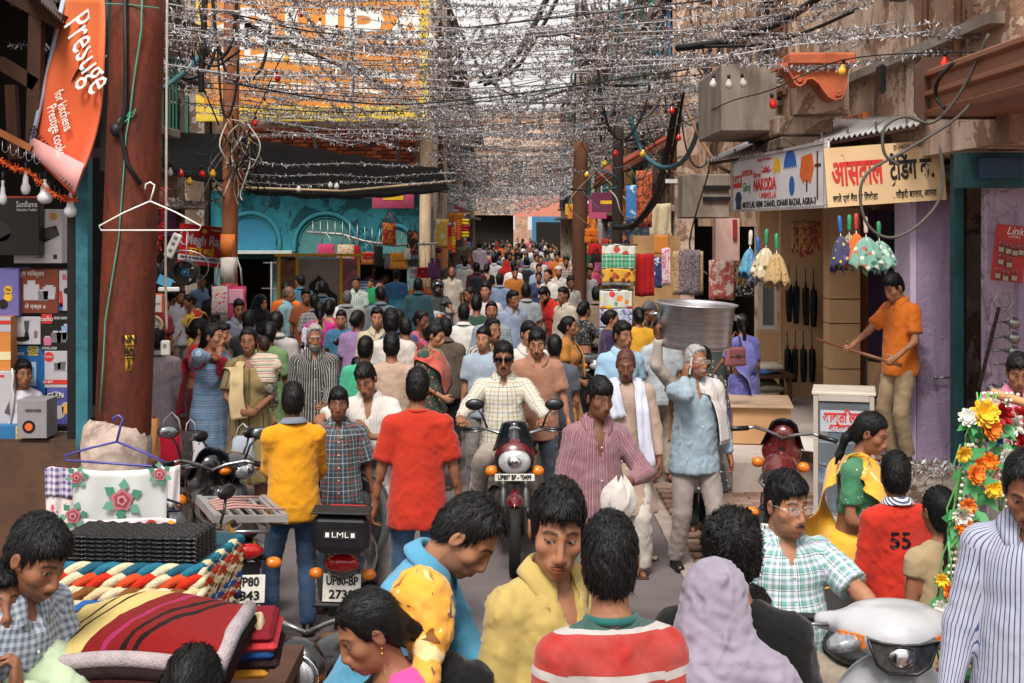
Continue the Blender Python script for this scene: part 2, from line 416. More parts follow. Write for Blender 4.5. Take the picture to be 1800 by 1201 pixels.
def hand_frame(J,s,sd,sg):
 fd=nrm(J['wr'+sd]-J['el'+sd]);o=s.get('hdir'+sd)
 if o is not None:fd=nrm(A(o[0]*sg,o[1],o[2]))
 n=s.get('hnrm'+sd);n=A(n[0]*sg,n[1],n[2]) if n is not None else A(-sg*1.0,.15,.1)
 n=nrm(n-fd*np.dot(n,fd));x=np.cross(fd,n)*(-sg)
 if np.dot(x,np.cross(n,fd)*sg)<0:x=-x
 return fd,n,x
def hand(F,J,s,sd,sg):
 k=J['k']*(0.9 if s.get('sex')=='f' else 1.0)*(1+.1*s.get('child',0));w=J['wr'+sd];fd,n,x=hand_frame(J,s,sd,sg);c=s.get('curl'+sd,s.get('curl',.45))
 M=np.stack([x,n,fd],1);F.el(w+fd*.052*k,A(.041,.017,.056)*k,M,.012)
 F.rc(w,w+fd*.045*k,.024*k,.021*k,.012)
 for i,(ox,ln,r) in enumerate(((.031,.072,.0092),(.0105,.080,.0096),(-.0105,.074,.0092),(-.030,.058,.0082))):
  p=w+fd*(.088-.004*abs(i-1.2))*k+x*ox*k;sp=(1.5-i)*.05*(1-c);d=nrm(fd+x*sp);ang=0
  for j,(fr,da) in enumerate(((.45,.55),(.32,.75),(.23,.5))):
   ang+=da*c*2.0*(1+.06*i);dj=d*math.cos(ang)+n*math.sin(ang);q=p+dj*ln*fr*k
   F.rc(p,q,r*k*(1-.1*j),r*k*(.92-.1*j),.003);p=q
 p=w+fd*.022*k+x*.026*k+n*.006*k;d1=nrm(x*.75+fd*.75+n*.25);q=p+d1*.046*k;F.rc(p,q,.0125*k,.0105*k,.012)
 d2=nrm(fd*.9+x*.25+n*(.2+c*.7));q2=q+d2*.032*k;F.rc(q,q2,.0102*k,.0082*k,.004)
def head(F,J,s):
 h,H,c=J['hs'],J['H'],J['hc'];L=lambda x,y,z:c+H@(A(x,y,z)*h);fat=s.get('fat',0.0);f=s.get('sex')=='f';ch=s.get('child',0)
 F.rc(J['N']+J['B']@A(0,.0,-.03*J['k']),L(0,.022,-.055),(.056 if not f else .049)*J['k']*(1+.2*fat),.054*h*(1 if not f else .88)*(1+.25*fat),.03)
 F.el(L(0,.012,.028),A(.0755,.0945,.086)*h,H,.02)
 F.el(L(0,-.022,-.03),A(.0625+.010*fat,.068,.083)*h,H,.025)
 F.el(L(0,-.034,-.072),A(.050 if not f else .045,.050,.040)*h*(1+.22*fat),H,.022)
 F.el(L(0,-.070,-.099),A(.021,.018,.016)*h*(1 if not f else .85),H,.02)
 for sg in(1,-1):
  F.el(L(sg*.046,-.055,-.024),A(.022+.008*fat+.004*ch,.024,.022)*h,H,.02)
  F.el(L(sg*.032,-.0950,.001),A(.0175,.0150,.0095)*h,H,.008,'s')
  F.el(L(sg*.0315,-.0705,.001),A(.0135,.0135,.0125)*h,H,.002)
  F.rc(L(sg*.019,-.0820,.0080),L(sg*.0445,-.0665,.0066),.0048*h,.0042*h,.004)
  F.rc(L(sg*.020,-.0795,-.0066),L(sg*.043,-.0660,-.0056),.0038*h,.0032*h,.004)
  F.rc(L(sg*.012,-.0855,.0225),L(sg*.046,-.0640,.0215),.0085*h,.0060*h,.014)
  F.el(L(sg*.0125,-.0965,-.044),A(.0078,.0105,.0075)*h,H,.006)
  Mh=H@rotm(0,12,sg*8);F.el(L(sg*.0805,.010,-.008),A(.0075,.0190,.0315)*h,Mh,.008)
  F.el(L(sg*.0895,.007,-.004),A(.0055,.0095,.0175)*h,Mh,.004,'s')
  F.el(L(sg*.006,-.105,-.0505),A(.004,.005,.004)*h,H,.003,'s')
 F.rc(L(0,-.087,.014),L(0,-.1075,-.036),.0085*h,.0118*h*(.92 if f else 1),.014)
 F.el(L(0,-.104,-.041),A(.0125,.0115,.0095)*h,H,.006)
 F.el(L(0,-.083,-.066),A(.030,.018,.020)*h,H,.02)
 F.el(L(0,-.0975,-.0650),A(.0225,.0085,.0050)*h,H,.004);F.el(L(0,-.0965,-.0750),A(.0195,.0085,.0060)*h,H,.004)
 F.rc(L(-.021,-.0975,-.0700),L(.021,-.0975,-.0700),.0012*h,.0012*h,.003,op='s')
 if s.get('smile'):F.el(L(0,-.100,-.0700),A(.019,.010,.0042)*h,H,.003,'s')
 m=s.get('mous',0)
 if m:F.rc(L(0,-.1005,-.0575),L(.024,-.091,-.0635),.0055*h*m,.0040*h*m,.004);F.rc(L(0,-.1005,-.0575),L(-.024,-.091,-.0635),.0055*h*m,.0040*h*m,.004)
def slim(v,J):
 q=(v-J['hc'])@J['H'];h=J['hs'];r=np.linalg.norm(q*A(1,.8,.7),axis=1)/h;t=np.clip((q[:,2]/h+.15)/.05,0,1)*np.clip((.26-r)/.08,0,1);q=q*(1-t[:,None]*A(.085,.025,-.03));return J['hc']+q@J['H'].T
def sstep(a,b,x):t=np.clip((x-a)/(b-a),0,1);return t*t*(3-2*t)
def paint_body(v,J,s):
 base=np.array(SKIN[s.get('skin','brown')]);C=np.tile(base,(len(v),1));h=J['hs']
 n1=wob(v,22,1);C=C*(1+.07*n1[:,None])
 q=((v-J['hc'])@J['H'])/h;x,y,z=q[:,0],q[:,1],q[:,2];ax=np.abs(x)
 hd=(np.abs(z)<.13)&(ax<.1)&(y<.06)&(y>-.14);hc=np.array(HAIRC[s.get('hairc','black')])
 def mixc(m,c):nonlocal C;C=C*(1-m[:,None])+np.asarray(c)[None]*m[:,None]
 fr=hd&(y<-.045)
 fz=fr*1.0
 mixc(fz*.15*np.exp(-((ax-.045)**2+(z+.03)**2)/.0006),base*A(1.25,.9,.85));mixc(fz*.3*np.exp(-((ax)**2+(z+.04)**2)/.0003),base*A(1.15,.9,.85))
 mixc(fz*.45*sstep(.022,.008,np.hypot((ax-.032),(z-.0)*1.2)),base*.55)
 by=.0255-.9*np.maximum(0,ax-.034)**1.2+.05*np.minimum(ax-.03,0)
 mixc(fz*.9*sstep(.0068 if s.get('sex')!='f' else .0042,.0026,np.abs(z-by-.001))*sstep(.009,.014,ax)*sstep(.055,.047,ax),hc*1.2+base*.05)
 ey=np.hypot((ax-.0318)/.0128,(z-.0006)/(.0040 if not s.get('squint') else .0032));gz=s.get('gaze',(0,0));eyem=fz*sstep(1.12,.9,ey)*(y<-.055)
 mixc(eyem,(.33,.29,.265))
 ir=np.hypot(x-np.sign(x)*.0318-gz[0]*.006,z-.0015-gz[1]*.004);mixc(eyem*sstep(.0072,.0056,ir),(.012,.007,.005))
 mixc(fz*.85*sstep(.28,.12,np.abs(ey-1.08))*(z>-.0005)*(y<-.055),hc*.6+.004)
 if s.get('sex')=='f':mixc(fz*.6*sstep(.25,.1,np.abs(ey-1.1))*(y<-.055),(.01,.008,.008))
 lip=fz*sstep(1.1,.85,np.hypot(x/.0235,(z+.0695)/.0098))*(y<-.085);mixc(lip*.75,base*A(.95,.55,.52) if s.get('sex')!='f' else A(.28,.055,.05))
 mixc(fz*.8*sstep(.0022,.0008,np.abs(z+.0700))*(ax<.0205)*(y<-.085),base*.18)
 if s.get('smile'):mixc(fz*sstep(1.1,.8,np.hypot(x/.017,(z+.0695)/.0042)),(.62,.58,.53))
 mixc(fz*.8*sstep(.0042,.002,np.hypot(ax-.0068,(z+.0505)*1.3))*(y<-.09),base*.12)
 m=s.get('mous',0)
 if m:mixc(fz*.95*sstep(1.1,.75,np.hypot(x/.029,(z+.0595+.10*ax)/(.0075*m)))*(y<-.078),hc*1.1)
 bd=s.get('beard',0)
 if bd:
  e=((z<-.045-.55*np.maximum(0,.045-ax))|(np.hypot(x/.026,(z+.066)/.02)>1)&(z<-.052));jaw=hd*sstep(-.012,-.03,z-(.9*(np.maximum(0,ax-.05)))*1.0)*(y<.005)*sstep(-.02,-.045,z+.25*(y+.05))
  jaw=jaw*(np.hypot(x/.027,(z+.0695)/.013)>1)*(np.hypot(ax-.0,(z+.03)*.9)>.030);mixc(jaw*bd*e,hc if bd>.6 else hc*.4+base*.25)
 if s.get('bindi'):mixc(fz*sstep(.0045,.003,np.hypot(x,z-.034)),(.35,.01,.02))
 lines=s.get('age',0)
 if lines:mixc(fz*lines*.12*sstep(.35,.9,np.sin(z*900+6*np.sin(x*60)))*(z>.035),base*.5);mixc(fz*lines*.5*sstep(.003,.001,np.abs(ax-.030-.35*(-.045-z)))*(z<-.035)*(z>-.07),base*.45)
 if s.get('sindoor'):mixc(hd*sstep(.006,.003,ax)*(z>.075),(.3,.01,.01))
 nails=0
 return np.concatenate([np.clip(C,0,1),np.ones((len(v),1))],1)
LYX=np.array([-.13,-.092,-.080,-.062,-.047,-.036,-.022,-.012,.006,.030,.055,.10,.14])
def hairline(style):
 z=np.array([.062,.060,.062,.055,.034,-.004,-.034,-.012,-.004,-.042,-.066,-.074,-.074])
 if style=='receding':z=z+np.array([.03,.03,.03,.035,.03,.02,0,0,0,0,0,0,0])
 if style=='bald':z=np.array([.2,.2,.2,.2,.12,.03,-.02,-.012,-.002,-.040,-.062,-.07,-.07])
 if style in('long','bun','tail','braid'):z=np.array([.066,.064,.064,.058,.038,.006,-.012,-.014,-.012,-.05,-.085,-.09,-.09])
 return z
def hair_field(J,s,st):
 h,H,c=J['hs'],J['H'],J['hc'];L=lambda x,y,z:c+H@(A(x,y,z)*h);F=Field();t=s.get('hvol',1.0)
 lx=hairline(st)
 if st in('long','bun','tail','braid'):
  F.el(L(0,.014,.030),A(.0815+.006*t,.1005+.005*t,.090+.006*t)*h,H,.01);F.el(L(0,.045,-.035),A(.070+.004*t,.062+.006*t,.075)*h,H,.03)
 elif st=='curly':
  F.el(L(0,.018,.042),A(.100,.112,.098)*h,H,.01);F.el(L(0,.045,-.03),A(.088,.075,.075)*h,H,.03)
 elif st=='crop' or st=='bald':
  F.el(L(0,.012,.028),A(.0785,.0985,.0895)*h,H,.01);F.el(L(0,.030,-.02),A(.070,.075,.075)*h,H,.03)
 else:
  F.el(L(0,.013,.034),A(.0815,.1005,.0865+.012*t)*h,H,.01);F.el(L(0,-.045,.072),A(.058,.048,.030+.008*t)*h,H,.03);F.el(L(0,.035,-.022),A(.0705,.072,.078)*h,H,.03)
 fr=.0 if st!='fringe' else-.022
 zz=lx.copy()
 if st=='fringe':zz[:5]+=A(-.03,-.03,-.03,-.022,-.01)
 def cut(X,Y,Z):
  x,y,z=X-c[0],Y-c[1],Z-c[2];qx=(H[0,0]*x+H[1,0]*y+H[2,0]*z)/h;qy=(H[0,1]*x+H[1,1]*y+H[2,1]*z)/h;qz=(H[0,2]*x+H[1,2]*y+H[2,2]*z)/h
  e=np.interp(qy,LYX,zz)-qz+.004*np.sin(qx*190+qy*90)+.003*np.sin(qx*420)
  if st in('long','bun','tail','braid'):e=e+.30*np.maximum(0,np.abs(qx)-.02)*(qy<-.05)
  elif s.get('part'):e=e+.12*qx*(qy<-.05)
  return e*h*.75
 F.fn(cut,'i',.012)
 if st=='bald':F.el(L(0,-.01,.10),A(.066,.095,.075)*h,H,.01,'s')
 if st=='bun':F.el(L(0,.115,-.012),A(.048,.040,.046)*h*s.get('bun',1.0),H,.02)
 if st in('tail','braid'):
  tp=s.get('tail') or[(0,.10,-.02),(0,.125,-.09),(.01,.115,-.20),(.015,.10,-.30)];n=len(tp)
  for i in range(n-1):F.rc(L(*tp[i]),L(*tp[i+1]),(.028-.012*i/n)*h,(.028-.012*(i+1)/n)*h*(.55 if i==n-2 else 1),.02)
 if st=='long':
  for sg in(1,-1,0):
   dn=s.get('hlen',.30);F.rc(L(sg*.058,.045,.0),L(sg*.065,.075,-dn*.6),.036*h,.040*h,.03);F.rc(L(sg*.065,.075,-dn*.6),L(sg*.05,.085,-dn),.040*h,.022*h,.03)
 return F
def hair_mesh(J,s,st,res,strands):
 F=hair_field(J,s,st);v,q=F.mesh(res)
 if len(q)==0:return None
 N=vnormals(v,q);h,H,c=J['hs'],J['H'],J['hc'];p=((v-c)@H)/h
 cr=A(.012,.035,.115);d=p-cr;az=np.arctan2(d[:,0],d[:,1]);el=np.linalg.norm(d,axis=1)
 if st=='curly':v=v+N*(.010*wob(p,95,2)+.006*wob(p,210,4))[:,None]*h
 elif st in('long','bun','tail','braid'):
  v=v+N*(.0016*np.sin(np.abs(p[:,0])*400+p[:,1]*60+3*np.sin(p[:,2]*25))*(p[:,2]>-.1))[:,None]*h-N*(.006*np.exp(-(p[:,0]/.0035)**2)*(p[:,2]>.05)*(p[:,1]<.06))[:,None]*h
  if st=='braid':v=v+N*(.004*np.sin(p[:,2]*150+np.sign(p[:,0])*1.5)*(p[:,2]<-.1))[:,None]*h
 else:v=v+N*((.0035*np.sin(az*17+5*np.sin(el*50))+.003*wob(p,70,3)+.002*np.sin(az*41+el*60))*(1 if st not in('crop','bald') else .35))[:,None]*h
 tris=None
 if strands and len(q)>50:
  R=np.random.RandomState(int(abs(c[2]*1e4))%9999);n=strands;qi=R.randint(0,len(q),n);w=R.dirichlet((1,1,1,1),n)
  b=np.einsum('nk,nkd->nd',w,v[q[qi]]);bn=N[q[qi,0]];lp=((b-c)@H)/h
  if st in('long','bun','tail','braid'):fl=np.where((lp[:,2]>-.03)[:,None],A(0,1,-.45)[None]+lp*A(1.2,0,0)[None],A(0,.1,-1)[None])
  elif st=='curly':fl=R.normal(size=(n,3))
  else:fl=(lp-cr)+A(0,0,-.06)[None]+R.normal(size=(n,3))*.03
  fl=fl@H.T;fl-=bn*np.sum(fl*bn,1)[:,None];fl/=np.maximum(1e-6,np.linalg.norm(fl,axis=1))[:,None]
  sd=np.cross(fl,bn);ln=R.uniform(.012,.036,n)*h*(.7 if st in('crop','bald') else 1);wd=.0013*h*R.uniform(.7,1.5,n)
  lift=R.uniform(.05,.30,n) if st!='curly' else R.uniform(.3,.8,n)
  b0=b-bn*.001;m1=b+fl*(ln*.5)[:,None]+bn*(lift*ln*.45)[:,None];e1=b+fl*ln[:,None]+bn*(lift*ln*.55)[:,None]
  nv=len(v);v=np.concatenate([v,b0-sd*wd[:,None],b0+sd*wd[:,None],m1-sd*wd[:,None]*.8,m1+sd*wd[:,None]*.8,e1]);i=np.arange(n)
  q=np.concatenate([q,np.stack([nv+i,nv+n+i,nv+3*n+i,nv+2*n+i],1)]);tris=np.stack([nv+2*n+i,nv+3*n+i,nv+4*n+i],1)
 return npmesh('hair',slim(v,J),q,None,tris)
# ---------------------------------------------------------------- cloth
def cloth(kind,*cols,per=.05,duty=.5,stops=None,stops2=None,rough=.85,sheen=.15,wr=.16,seed=0,size=.03,amt=.5,spec=.2):
 key='cloth_'+str((kind,cols,per,duty,stops,stops2,rough,wr,seed,size,amt))
 if key in MATS:return MATS[key]
 b=NB('cloth_'+kind);at=b.n('ShaderNodeAttribute',attribute_name='uvw');sx=b.n('ShaderNodeSeparateXYZ');b.l(at.outputs['Vector'],sx.inputs[0])
 U,V,vec=sx.outputs[0],sx.outputs[1],at.outputs['Vector'];ob=b.obj()
 def band(ax,per,stops):
  f=b.math('FRACT',b.math('DIVIDE',ax,per));r=b.n('ShaderNodeValToRGB');r.color_ramp.interpolation='CONSTANT';e=r.color_ramp.elements
  while len(e)<len(stops):e.new(0.5)
  for i,(p,c) in enumerate(stops):e[i].position=p;e[i].color=tuple(lin(c))[:3]+(1,)
  b.l(f,r.inputs[0]);return r.outputs[0]
 if kind=='vstripe':c=band(U,per,stops or((0,cols[0]),(1-duty,cols[1])))
 elif kind=='hstripe':c=band(V,per,stops or((0,cols[0]),(1-duty,cols[1])))
 elif kind=='check':
  c=b.mix(.5,band(U,per,stops),band(V,per*1.1,stops2 or stops))
 elif kind in('floral','dots'):
  vo=b.n('ShaderNodeTexVoronoi',feature='F1');vo.inputs['Scale'].default_value=1/size;b.l(vec,vo.inputs['Vector'])
  r=b.n('ShaderNodeValToRGB');r.color_ramp.interpolation='CONSTANT';e=r.color_ramp.elements;n=len(cols)-1
  while len(e)<n:e.new(.5)
  for i in range(n):e[i].position=i/n;e[i].color=tuple(lin(cols[i+1]))[:3]+(1,)
  sp=b.n('ShaderNodeSeparateColor');b.l(vo.outputs['Color'],sp.inputs[0]);b.l(sp.outputs[0],r.inputs[0])
  d=b.math('ADD',vo.outputs['Distance'],b.math('MULTIPLY',b.noise(2.2/size,1,.5,vec),.25 if kind=='floral' else 0))
  c=b.mix(b.math('LESS_THAN',d,amt),cols[0],r.outputs[0])
 elif kind=='blotch':
  n1=b.noise(1/size,3,.6,vec,.8);c=b.mix(b.math('GREATER_THAN',n1,1-amt),cols[0],cols[1])
  if len(cols)>2:c=b.mix(b.math('GREATER_THAN',b.noise(1.7/size,2,.5,vec,.5),.60),c,cols[2])
 else:c=None
 n0=b.noise(9,3,.6,ob)
 cc=b.mix(b.ramp(n0,.25,.75),tuple(x*.82 for x in lin(cols[0])),tuple(min(1,x*1.1) for x in lin(cols[0]))) if c is None else b.mix(b.math('MULTIPLY',b.ramp(n0,.3,.8),.14),c,(.5,.45,.42))
 rn=b.n('ShaderNodeTexNoise',noise_type='RIDGED_MULTIFRACTAL');rn.inputs['Scale'].default_value=8.0;rn.inputs['Detail'].default_value=3.0;rn.inputs['Roughness'].default_value=.45;rn.inputs['Distortion'].default_value=.7
 mp=b.n('ShaderNodeMapping');b.l(ob,mp.inputs[0]);mp.inputs['Rotation'].default_value=(.35,.75,.3);mp.inputs['Scale'].default_value=(1.5,1.5,1.05);b.l(mp.outputs[0],rn.inputs['Vector'])
 w=rn.outputs[0];w2=b.noise(420,1,.5,ob)
 b.bump(b.math('ADD',w,b.math('MULTIPLY',w2,.05)),min(1,wr*2.4),.028)
 b.out(cc,rough,0,spec);b.b.inputs['Sheen Weight'].default_value=sheen;b.b.inputs['Sheen Roughness'].default_value=.5
 MATS[key]=b.m;return b.m
def skinmat():
 if 'skin' in MATS:return MATS['skin']
 b=NB('skin');at=b.n('ShaderNodeAttribute',attribute_name='Col');ob=b.obj()
 c=b.mix(b.math('MULTIPLY',b.ramp(b.noise(60,3,.6,ob),.35,.75),.18),at.outputs['Color'],(.10,.03,.02))
 b.bump(b.noise(260,3,.6,ob),.12,.004);MATS['skin']=b.out(c,b.math('ADD',b.math('MULTIPLY',b.noise(30,2,.5,ob),.2),.42),0,.28)
 b.b.inputs['Subsurface Weight'].default_value=0.0;return b.m
def hairmat(c):
 k='hair_'+c
 if k in MATS:return MATS[k]
 b=NB(k);ob=b.obj();col=HAIRC[c];n=b.noise(120,3,.6,b.scale(ob,1,1,.25))
 cc=b.mix(b.ramp(n,.3,.7),tuple(x*.6 for x in col),tuple(x*1.5 for x in col));b.bump(b.noise(300,2,.6,b.scale(ob,1,1,.18)),.5,.006)
 MATS[k]=b.out(cc,.42,0,.26);return b.m
# ---------------------------------------------------------------- garments
def uvw_attr(v,J,s,qd):
 k=J['k'];q=(v-J['P'])@J['B'];TF=Field();torso(TF,J,s,.012)
 cand=[np.stack([np.arctan2(q[:,0]/.17,-q[:,1]/.12)*.145,q[:,2],v[:,0]*0],1)];ds=[TF.at(v)]
 for i,sd in enumerate('LR'):
  l0=0
  for a,b in((J['sh'+sd],J['el'+sd]),(J['el'+sd],J['wr'+sd])):
   d=b-a;L=np.linalg.norm(d);d=d/L;t=np.clip((v-a)@d,.02,L+.05);r=v-a-t[:,None]*d;ds.append(np.linalg.norm(r,axis=1)-.058*k)
   e1=nrm(np.cross(d,A(.2,1,.1)));e2=np.cross(d,e1);cand.append(np.stack([np.arctan2(r@e1,r@e2)*.055,.475*k-l0-t,v[:,0]*0+1+i],1));l0+=L
 ds=np.stack(ds);cand=np.stack(cand);p=np.argmin(ds[:,qd].mean(2),0);at=cand[p[:,None],qd]
 per=np.where(p==0,.145,.055)*2*math.pi;u=at[:,:,0];big=(u.max(1)-u.min(1))>per*.5;u[big]=np.where(u[big]<0,u[big]+per[big,None],u[big])
 return at.reshape(-1,3)
def leg_uvw(v,J):
 x=v[:,0];return np.stack([np.arctan2(x-np.sign(x)*.09,-v[:,1])*.08,v[:,2],np.sign(x)],1)
def shirt_field(J,s,o):
 F=Field();k,B,Pn,N=J['k'],J['B'],J['P'],J['N'];off=o.get('off',.014);g=s.get('g',1.0);hem=o.get('hem',-.10)*k
 torso(F,J,s,off);gg=.6+.4*g;wf=.93 if s.get('sex')=='f' else 1
 if hem<.05:
  fl=o.get('flare',0);a=Pn+B@A(0,-.02*k*(g-1)*2,.20*k);b=Pn+B@A(0,0,max(hem,-.12*k)-.01);F.rc(a,b,.140*k*gg*wf+off,.172*k*gg*wf+off,.06,ysc=.80)
  if hem<-.14*k:c=Pn+A(0,0,hem-.02);F.rc(b,c,.176*k*gg*wf+off,(.185+fl)*k*gg+off,.04,ysc=.84)
 F.plane(Pn+(B@A(0,0,hem) if hem>-.14*k else A(0,0,hem)),-(B[:,2] if hem>-.14*k else A(0,0,1)))
 nk=o.get('neck','v');d=o.get('open',.07)
 F.el(N+B@A(0,-.006*k,.055*k),A(.062,.066,.070)*k,B,.008,'s')
 if nk=='v':F.rc(N+B@A(0,-.07*k,.02*k),N+B@A(0,-.135*k,-d*k*1.25),.040*k,.006*k,.01,op='s')
 elif nk=='low':F.el(N+B@A(0,-.09*k,-.005*k),A(.085,.075,.075)*k,B,.01,'s')
 elif nk=='back':F.el(N+B@A(0,.09*k,-.03*k),A(.085,.075,.10)*k,B,.01,'s');F.el(N+B@A(0,-.09*k,-.005*k),A(.08,.075,.06)*k,B,.01,'s')
 sl=o.get('sleeve',.62);ag=.6+.4*g;fm=.88 if s.get('sex')=='f' else 1;lo=o.get('loose',.007)
 for sd in 'LR':
  a,e,w=J['sh'+sd],J['el'+sd],J['wr'+sd]
  if sl<=0:continue
  if sl<=1:F.rc(a,a+(e-a)*sl,(.052*ag*fm)*k+off,(.050*ag*fm)*k+off+lo,.03,cut=True)
  else:
   F.rc(a,e,(.051*ag*fm)*k+off,(.040*ag*fm)*k+off+lo*.8,.03);F.rc(e,e+(w-e)*min(.97,sl-1),(.041*ag*fm)*k+off*.9+lo*.8,(.028*fm)*k+off*.7+lo*.5,.02,cut=True)
 return F
def legs_field(J,s,o):
 F=Field();k=J['k'];g=.6+.4*s.get('g',1);off=o.get('off',.016);Pn=J['P'];bt=o.get('to',1.0);fl=o.get('flare',.012)
 F.el(Pn+A(0,.008*k,-.005*k),A(.150*g*k+off*.6,.110*g*k+off*.6,.14*k+off),None,.04)
 for sd in 'LR':
  F.rc(J['hip'+sd],J['kn'+sd],.083*g*k+off*.8,.053*g*k+off*.8+fl*.5,.035);e=J['an'+sd]*1.0;d=J['kn'+sd]+(e-J['kn'+sd])*bt
  F.rc(J['kn'+sd],d,.053*g*k+off*.8+fl*.5,.038*k+off+fl,.008,cut=True)
 F.plane(Pn+J['B']@A(0,0,o.get('waist',.09)*k),J['B'][:,2]);return F
def skirt_field(J,s,o):
 F=Field();k=J['k'];g=.6+.4*s.get('g',1);Pn=J['P'];z=o.get('z',.06)
 if s.get('sit'):return legs_field(J,s,dict(off=.03,flare=.03))
 F.el(Pn+A(0,.008*k,0),A(.185*g*k,.14*g*k,.15*k),None,.05);F.rc(Pn-A(0,0,.02),A(0,.0,z),.195*k*g,o.get('r',.25)*k,.05,ysc=.9,cut=True)
 F.plane(Pn+J['B']@A(0,0,.10*k),J['B'][:,2]);return F
def fold(v,q,J,s,amt,long=False,seed=0):
 if amt<=0:return v
 N=vnormals(v,q);z=v[:,2];th=np.arctan2(v[:,0],v[:,1]);x=v[:,0]
 def crease(al,fa,fl,sd,wd):
  c,n=math.cos(al),math.sin(al);sx=np.sign(x+.02*np.sin(z*9+seed));p=np.stack([(x*c+sx*z*n)*fl,v[:,1]*fl*1.3,(-sx*x*n+z*c)*fa],1);f=wob(p,1.0,sd+seed,1.1)
  return np.exp(-(f/wd)**2)-.35
 m1=.5+.5*wob(v,7,seed+5);m2=.5+.5*wob(v,8,seed+2);m3=.5+.5*wob(v,9,seed+8)
 r=1.1*m1*crease(.15,38,7,1,.26)+1.3*m2*crease(.85,44,6,4,.22)+1.1*m3*crease(-.6,50,8,7,.20)+.15*wob(v,13,seed,1.)
 if long:r=r*.35+.9*np.sin(th*11+3*wob(v*A(1,1,.2),6,seed))*np.clip((J['P'][2]-z)/.4+.1,0.1,1.4)
 return v+N*(amt*1.15*r)[:,None]
def garment(name,F,res,m,par,J,s,legs=False,amt=.005,long=False,seed=0):
 v,q=F.mesh(res)
 if len(q)==0:return None
 at=leg_uvw(v,J) if legs else uvw_attr(v,J,s,q);v=fold(v,q,J,s,amt,long,seed);return link(name,npmesh(name,v,q,{'uvw':at}),m,par)
def collar(J,s,m,par,dn=.05,gap=.32,hh=.036,name='collar',rr=1.0):
 k,N,B=J['k'],J['N'],J['B'];b=MB();th0=gap
 def f(u,v):
  t=th0+(2*math.pi-2*th0)*u;fr=max(0,math.cos(t))**1.5
  prof=[(.059,-.03),(.058,.016),(.060,.034),(.066,.036),(.082,.018),(.097,-.004)]
  x=v*(len(prof)-1);i=min(int(x),len(prof)-2);w=x-i;r=prof[i][0]*(1-w)+prof[i+1][0]*w;z=prof[i][1]*(1-w)+prof[i+1][1]*w
  z-=.034*fr*min(1,v*2)-.006*max(0,-math.cos(t))
  if v>.55:z-=dn*fr*(v-.55)*2.2;r+=.014*fr*(v-.55)*2.2
  p=A(math.sin(t)*r*1.02*rr,-math.cos(t)*r*rr-.004,z+.020)*k;return Vector(N+B@p)
 b.sheet(f,26,8,.0035*k);me=b.mesh(name);at=me.attributes.new('uvw','FLOAT_VECTOR','POINT');a=np.array([(v[0],v[1]*.5+v[2],0) for v in b.v],np.float32);at.data.foreach_set('vector',a.ravel())
 return link(name,me,m,par)
def front_hit(F,p,d,n=60,st=.008):
 p=np.asarray(p,float)
 for _ in range(n):
  v=F.at(p[None])[0]
  if v<.001:break
  p=p+d*max(v*.8,.001)
 return p
def drape(name,F,path,width,m,par,J,s,off=.012,seg=40,ns=10,thick=.004,folds=5,wob_=.004,fringe=0):
 """a strip of cloth laid over the figure along a path (local coords), pushed out of the body"""
 pts=[A(*p) for p in path];L=np.cumsum([0]+[np.linalg.norm(pts[i+1]-pts[i]) for i in range(len(pts)-1)]);T=np.linspace(0,L[-1],seg+1)
 C=np.stack([np.interp(T,L,[p[i] for p in pts]) for i in range(3)],1)
 for _ in range(4):C[1:-1]=.5*C[1:-1]+.25*(C[:-2]+C[2:])
 D=np.gradient(C,axis=0);D/=np.linalg.norm(D,axis=1)[:,None];G=np.zeros((seg+1,ns+1,3));w=np.interp(T,L,width) if hasattr(width,'__len__') else np.full(seg+1,width)
 def grad(p):
  e=.006;return np.stack([F.at(p+A(*[e*(i==j) for j in range(3)]))-F.at(p-A(*[e*(i==j) for j in range(3)])) for i in range(3)],1)
 g=grad(C);g/=np.maximum(1e-6,np.linalg.norm(g,axis=1))[:,None];Wd=np.cross(D,g);Wd/=np.maximum(1e-6,np.linalg.norm(Wd,axis=1))[:,None]
 for i in range(1,seg+1):
  if np.dot(Wd[i],Wd[i-1])<0:Wd[i]=-Wd[i]
 for _ in range(3):Wd[1:-1]=.5*Wd[1:-1]+.25*(Wd[:-2]+Wd[2:])
 for j in range(ns+1):G[:,j]=C+Wd*(w*(j/ns-.5))[:,None]
 p=G.reshape(-1,3)
 for _ in range(5):
  d=F.at(p);g=grad(p);g/=np.maximum(1e-6,np.linalg.norm(g,axis=1))[:,None];p=p+g*np.maximum(0,off-d)[:,None]
 g=grad(p);g/=np.maximum(1e-6,np.linalg.norm(g,axis=1))[:,None];jj=np.tile(np.arange(ns+1),seg+1)/ns;tt=np.repeat(np.arange(seg+1),ns+1)/seg
 p=p+g*(wob_*(1+np.sin(jj*folds*6.28+2*np.sin(tt*5))))[:,None]
 G=p.reshape(seg+1,ns+1,3);b=MB();b.sheet(lambda u,v:G[int(round(u*seg)),int(round(v*ns))],seg,ns,thick)
 if fringe:
  b.smooth=False
  for j in range(0,ns*3):
   for e,sgn in((0,-1),(seg,1)):
    q=G[e,0]+(G[e,ns]-G[e,0])*(j/(ns*3-1));b.tube([q,q+A(0,0,-fringe)],.003,4)
 me=b.mesh(name);a=np.zeros((len(b.v),3),np.float32);n=(seg+1)*(ns+1)
 Tm=np.repeat(T,ns+1);Wm=(np.tile(np.arange(ns+1),seg+1)/ns-.5)*np.repeat(w,ns+1);a[:n,0]=Wm;a[:n,1]=Tm;a[n:2*n,0]=Wm;a[n:2*n,1]=Tm
 me.attributes.new('uvw','FLOAT_VECTOR','POINT').data.foreach_set('vector',a.ravel());return link(name,me,m,par)
STAT={};PEOPLE={}
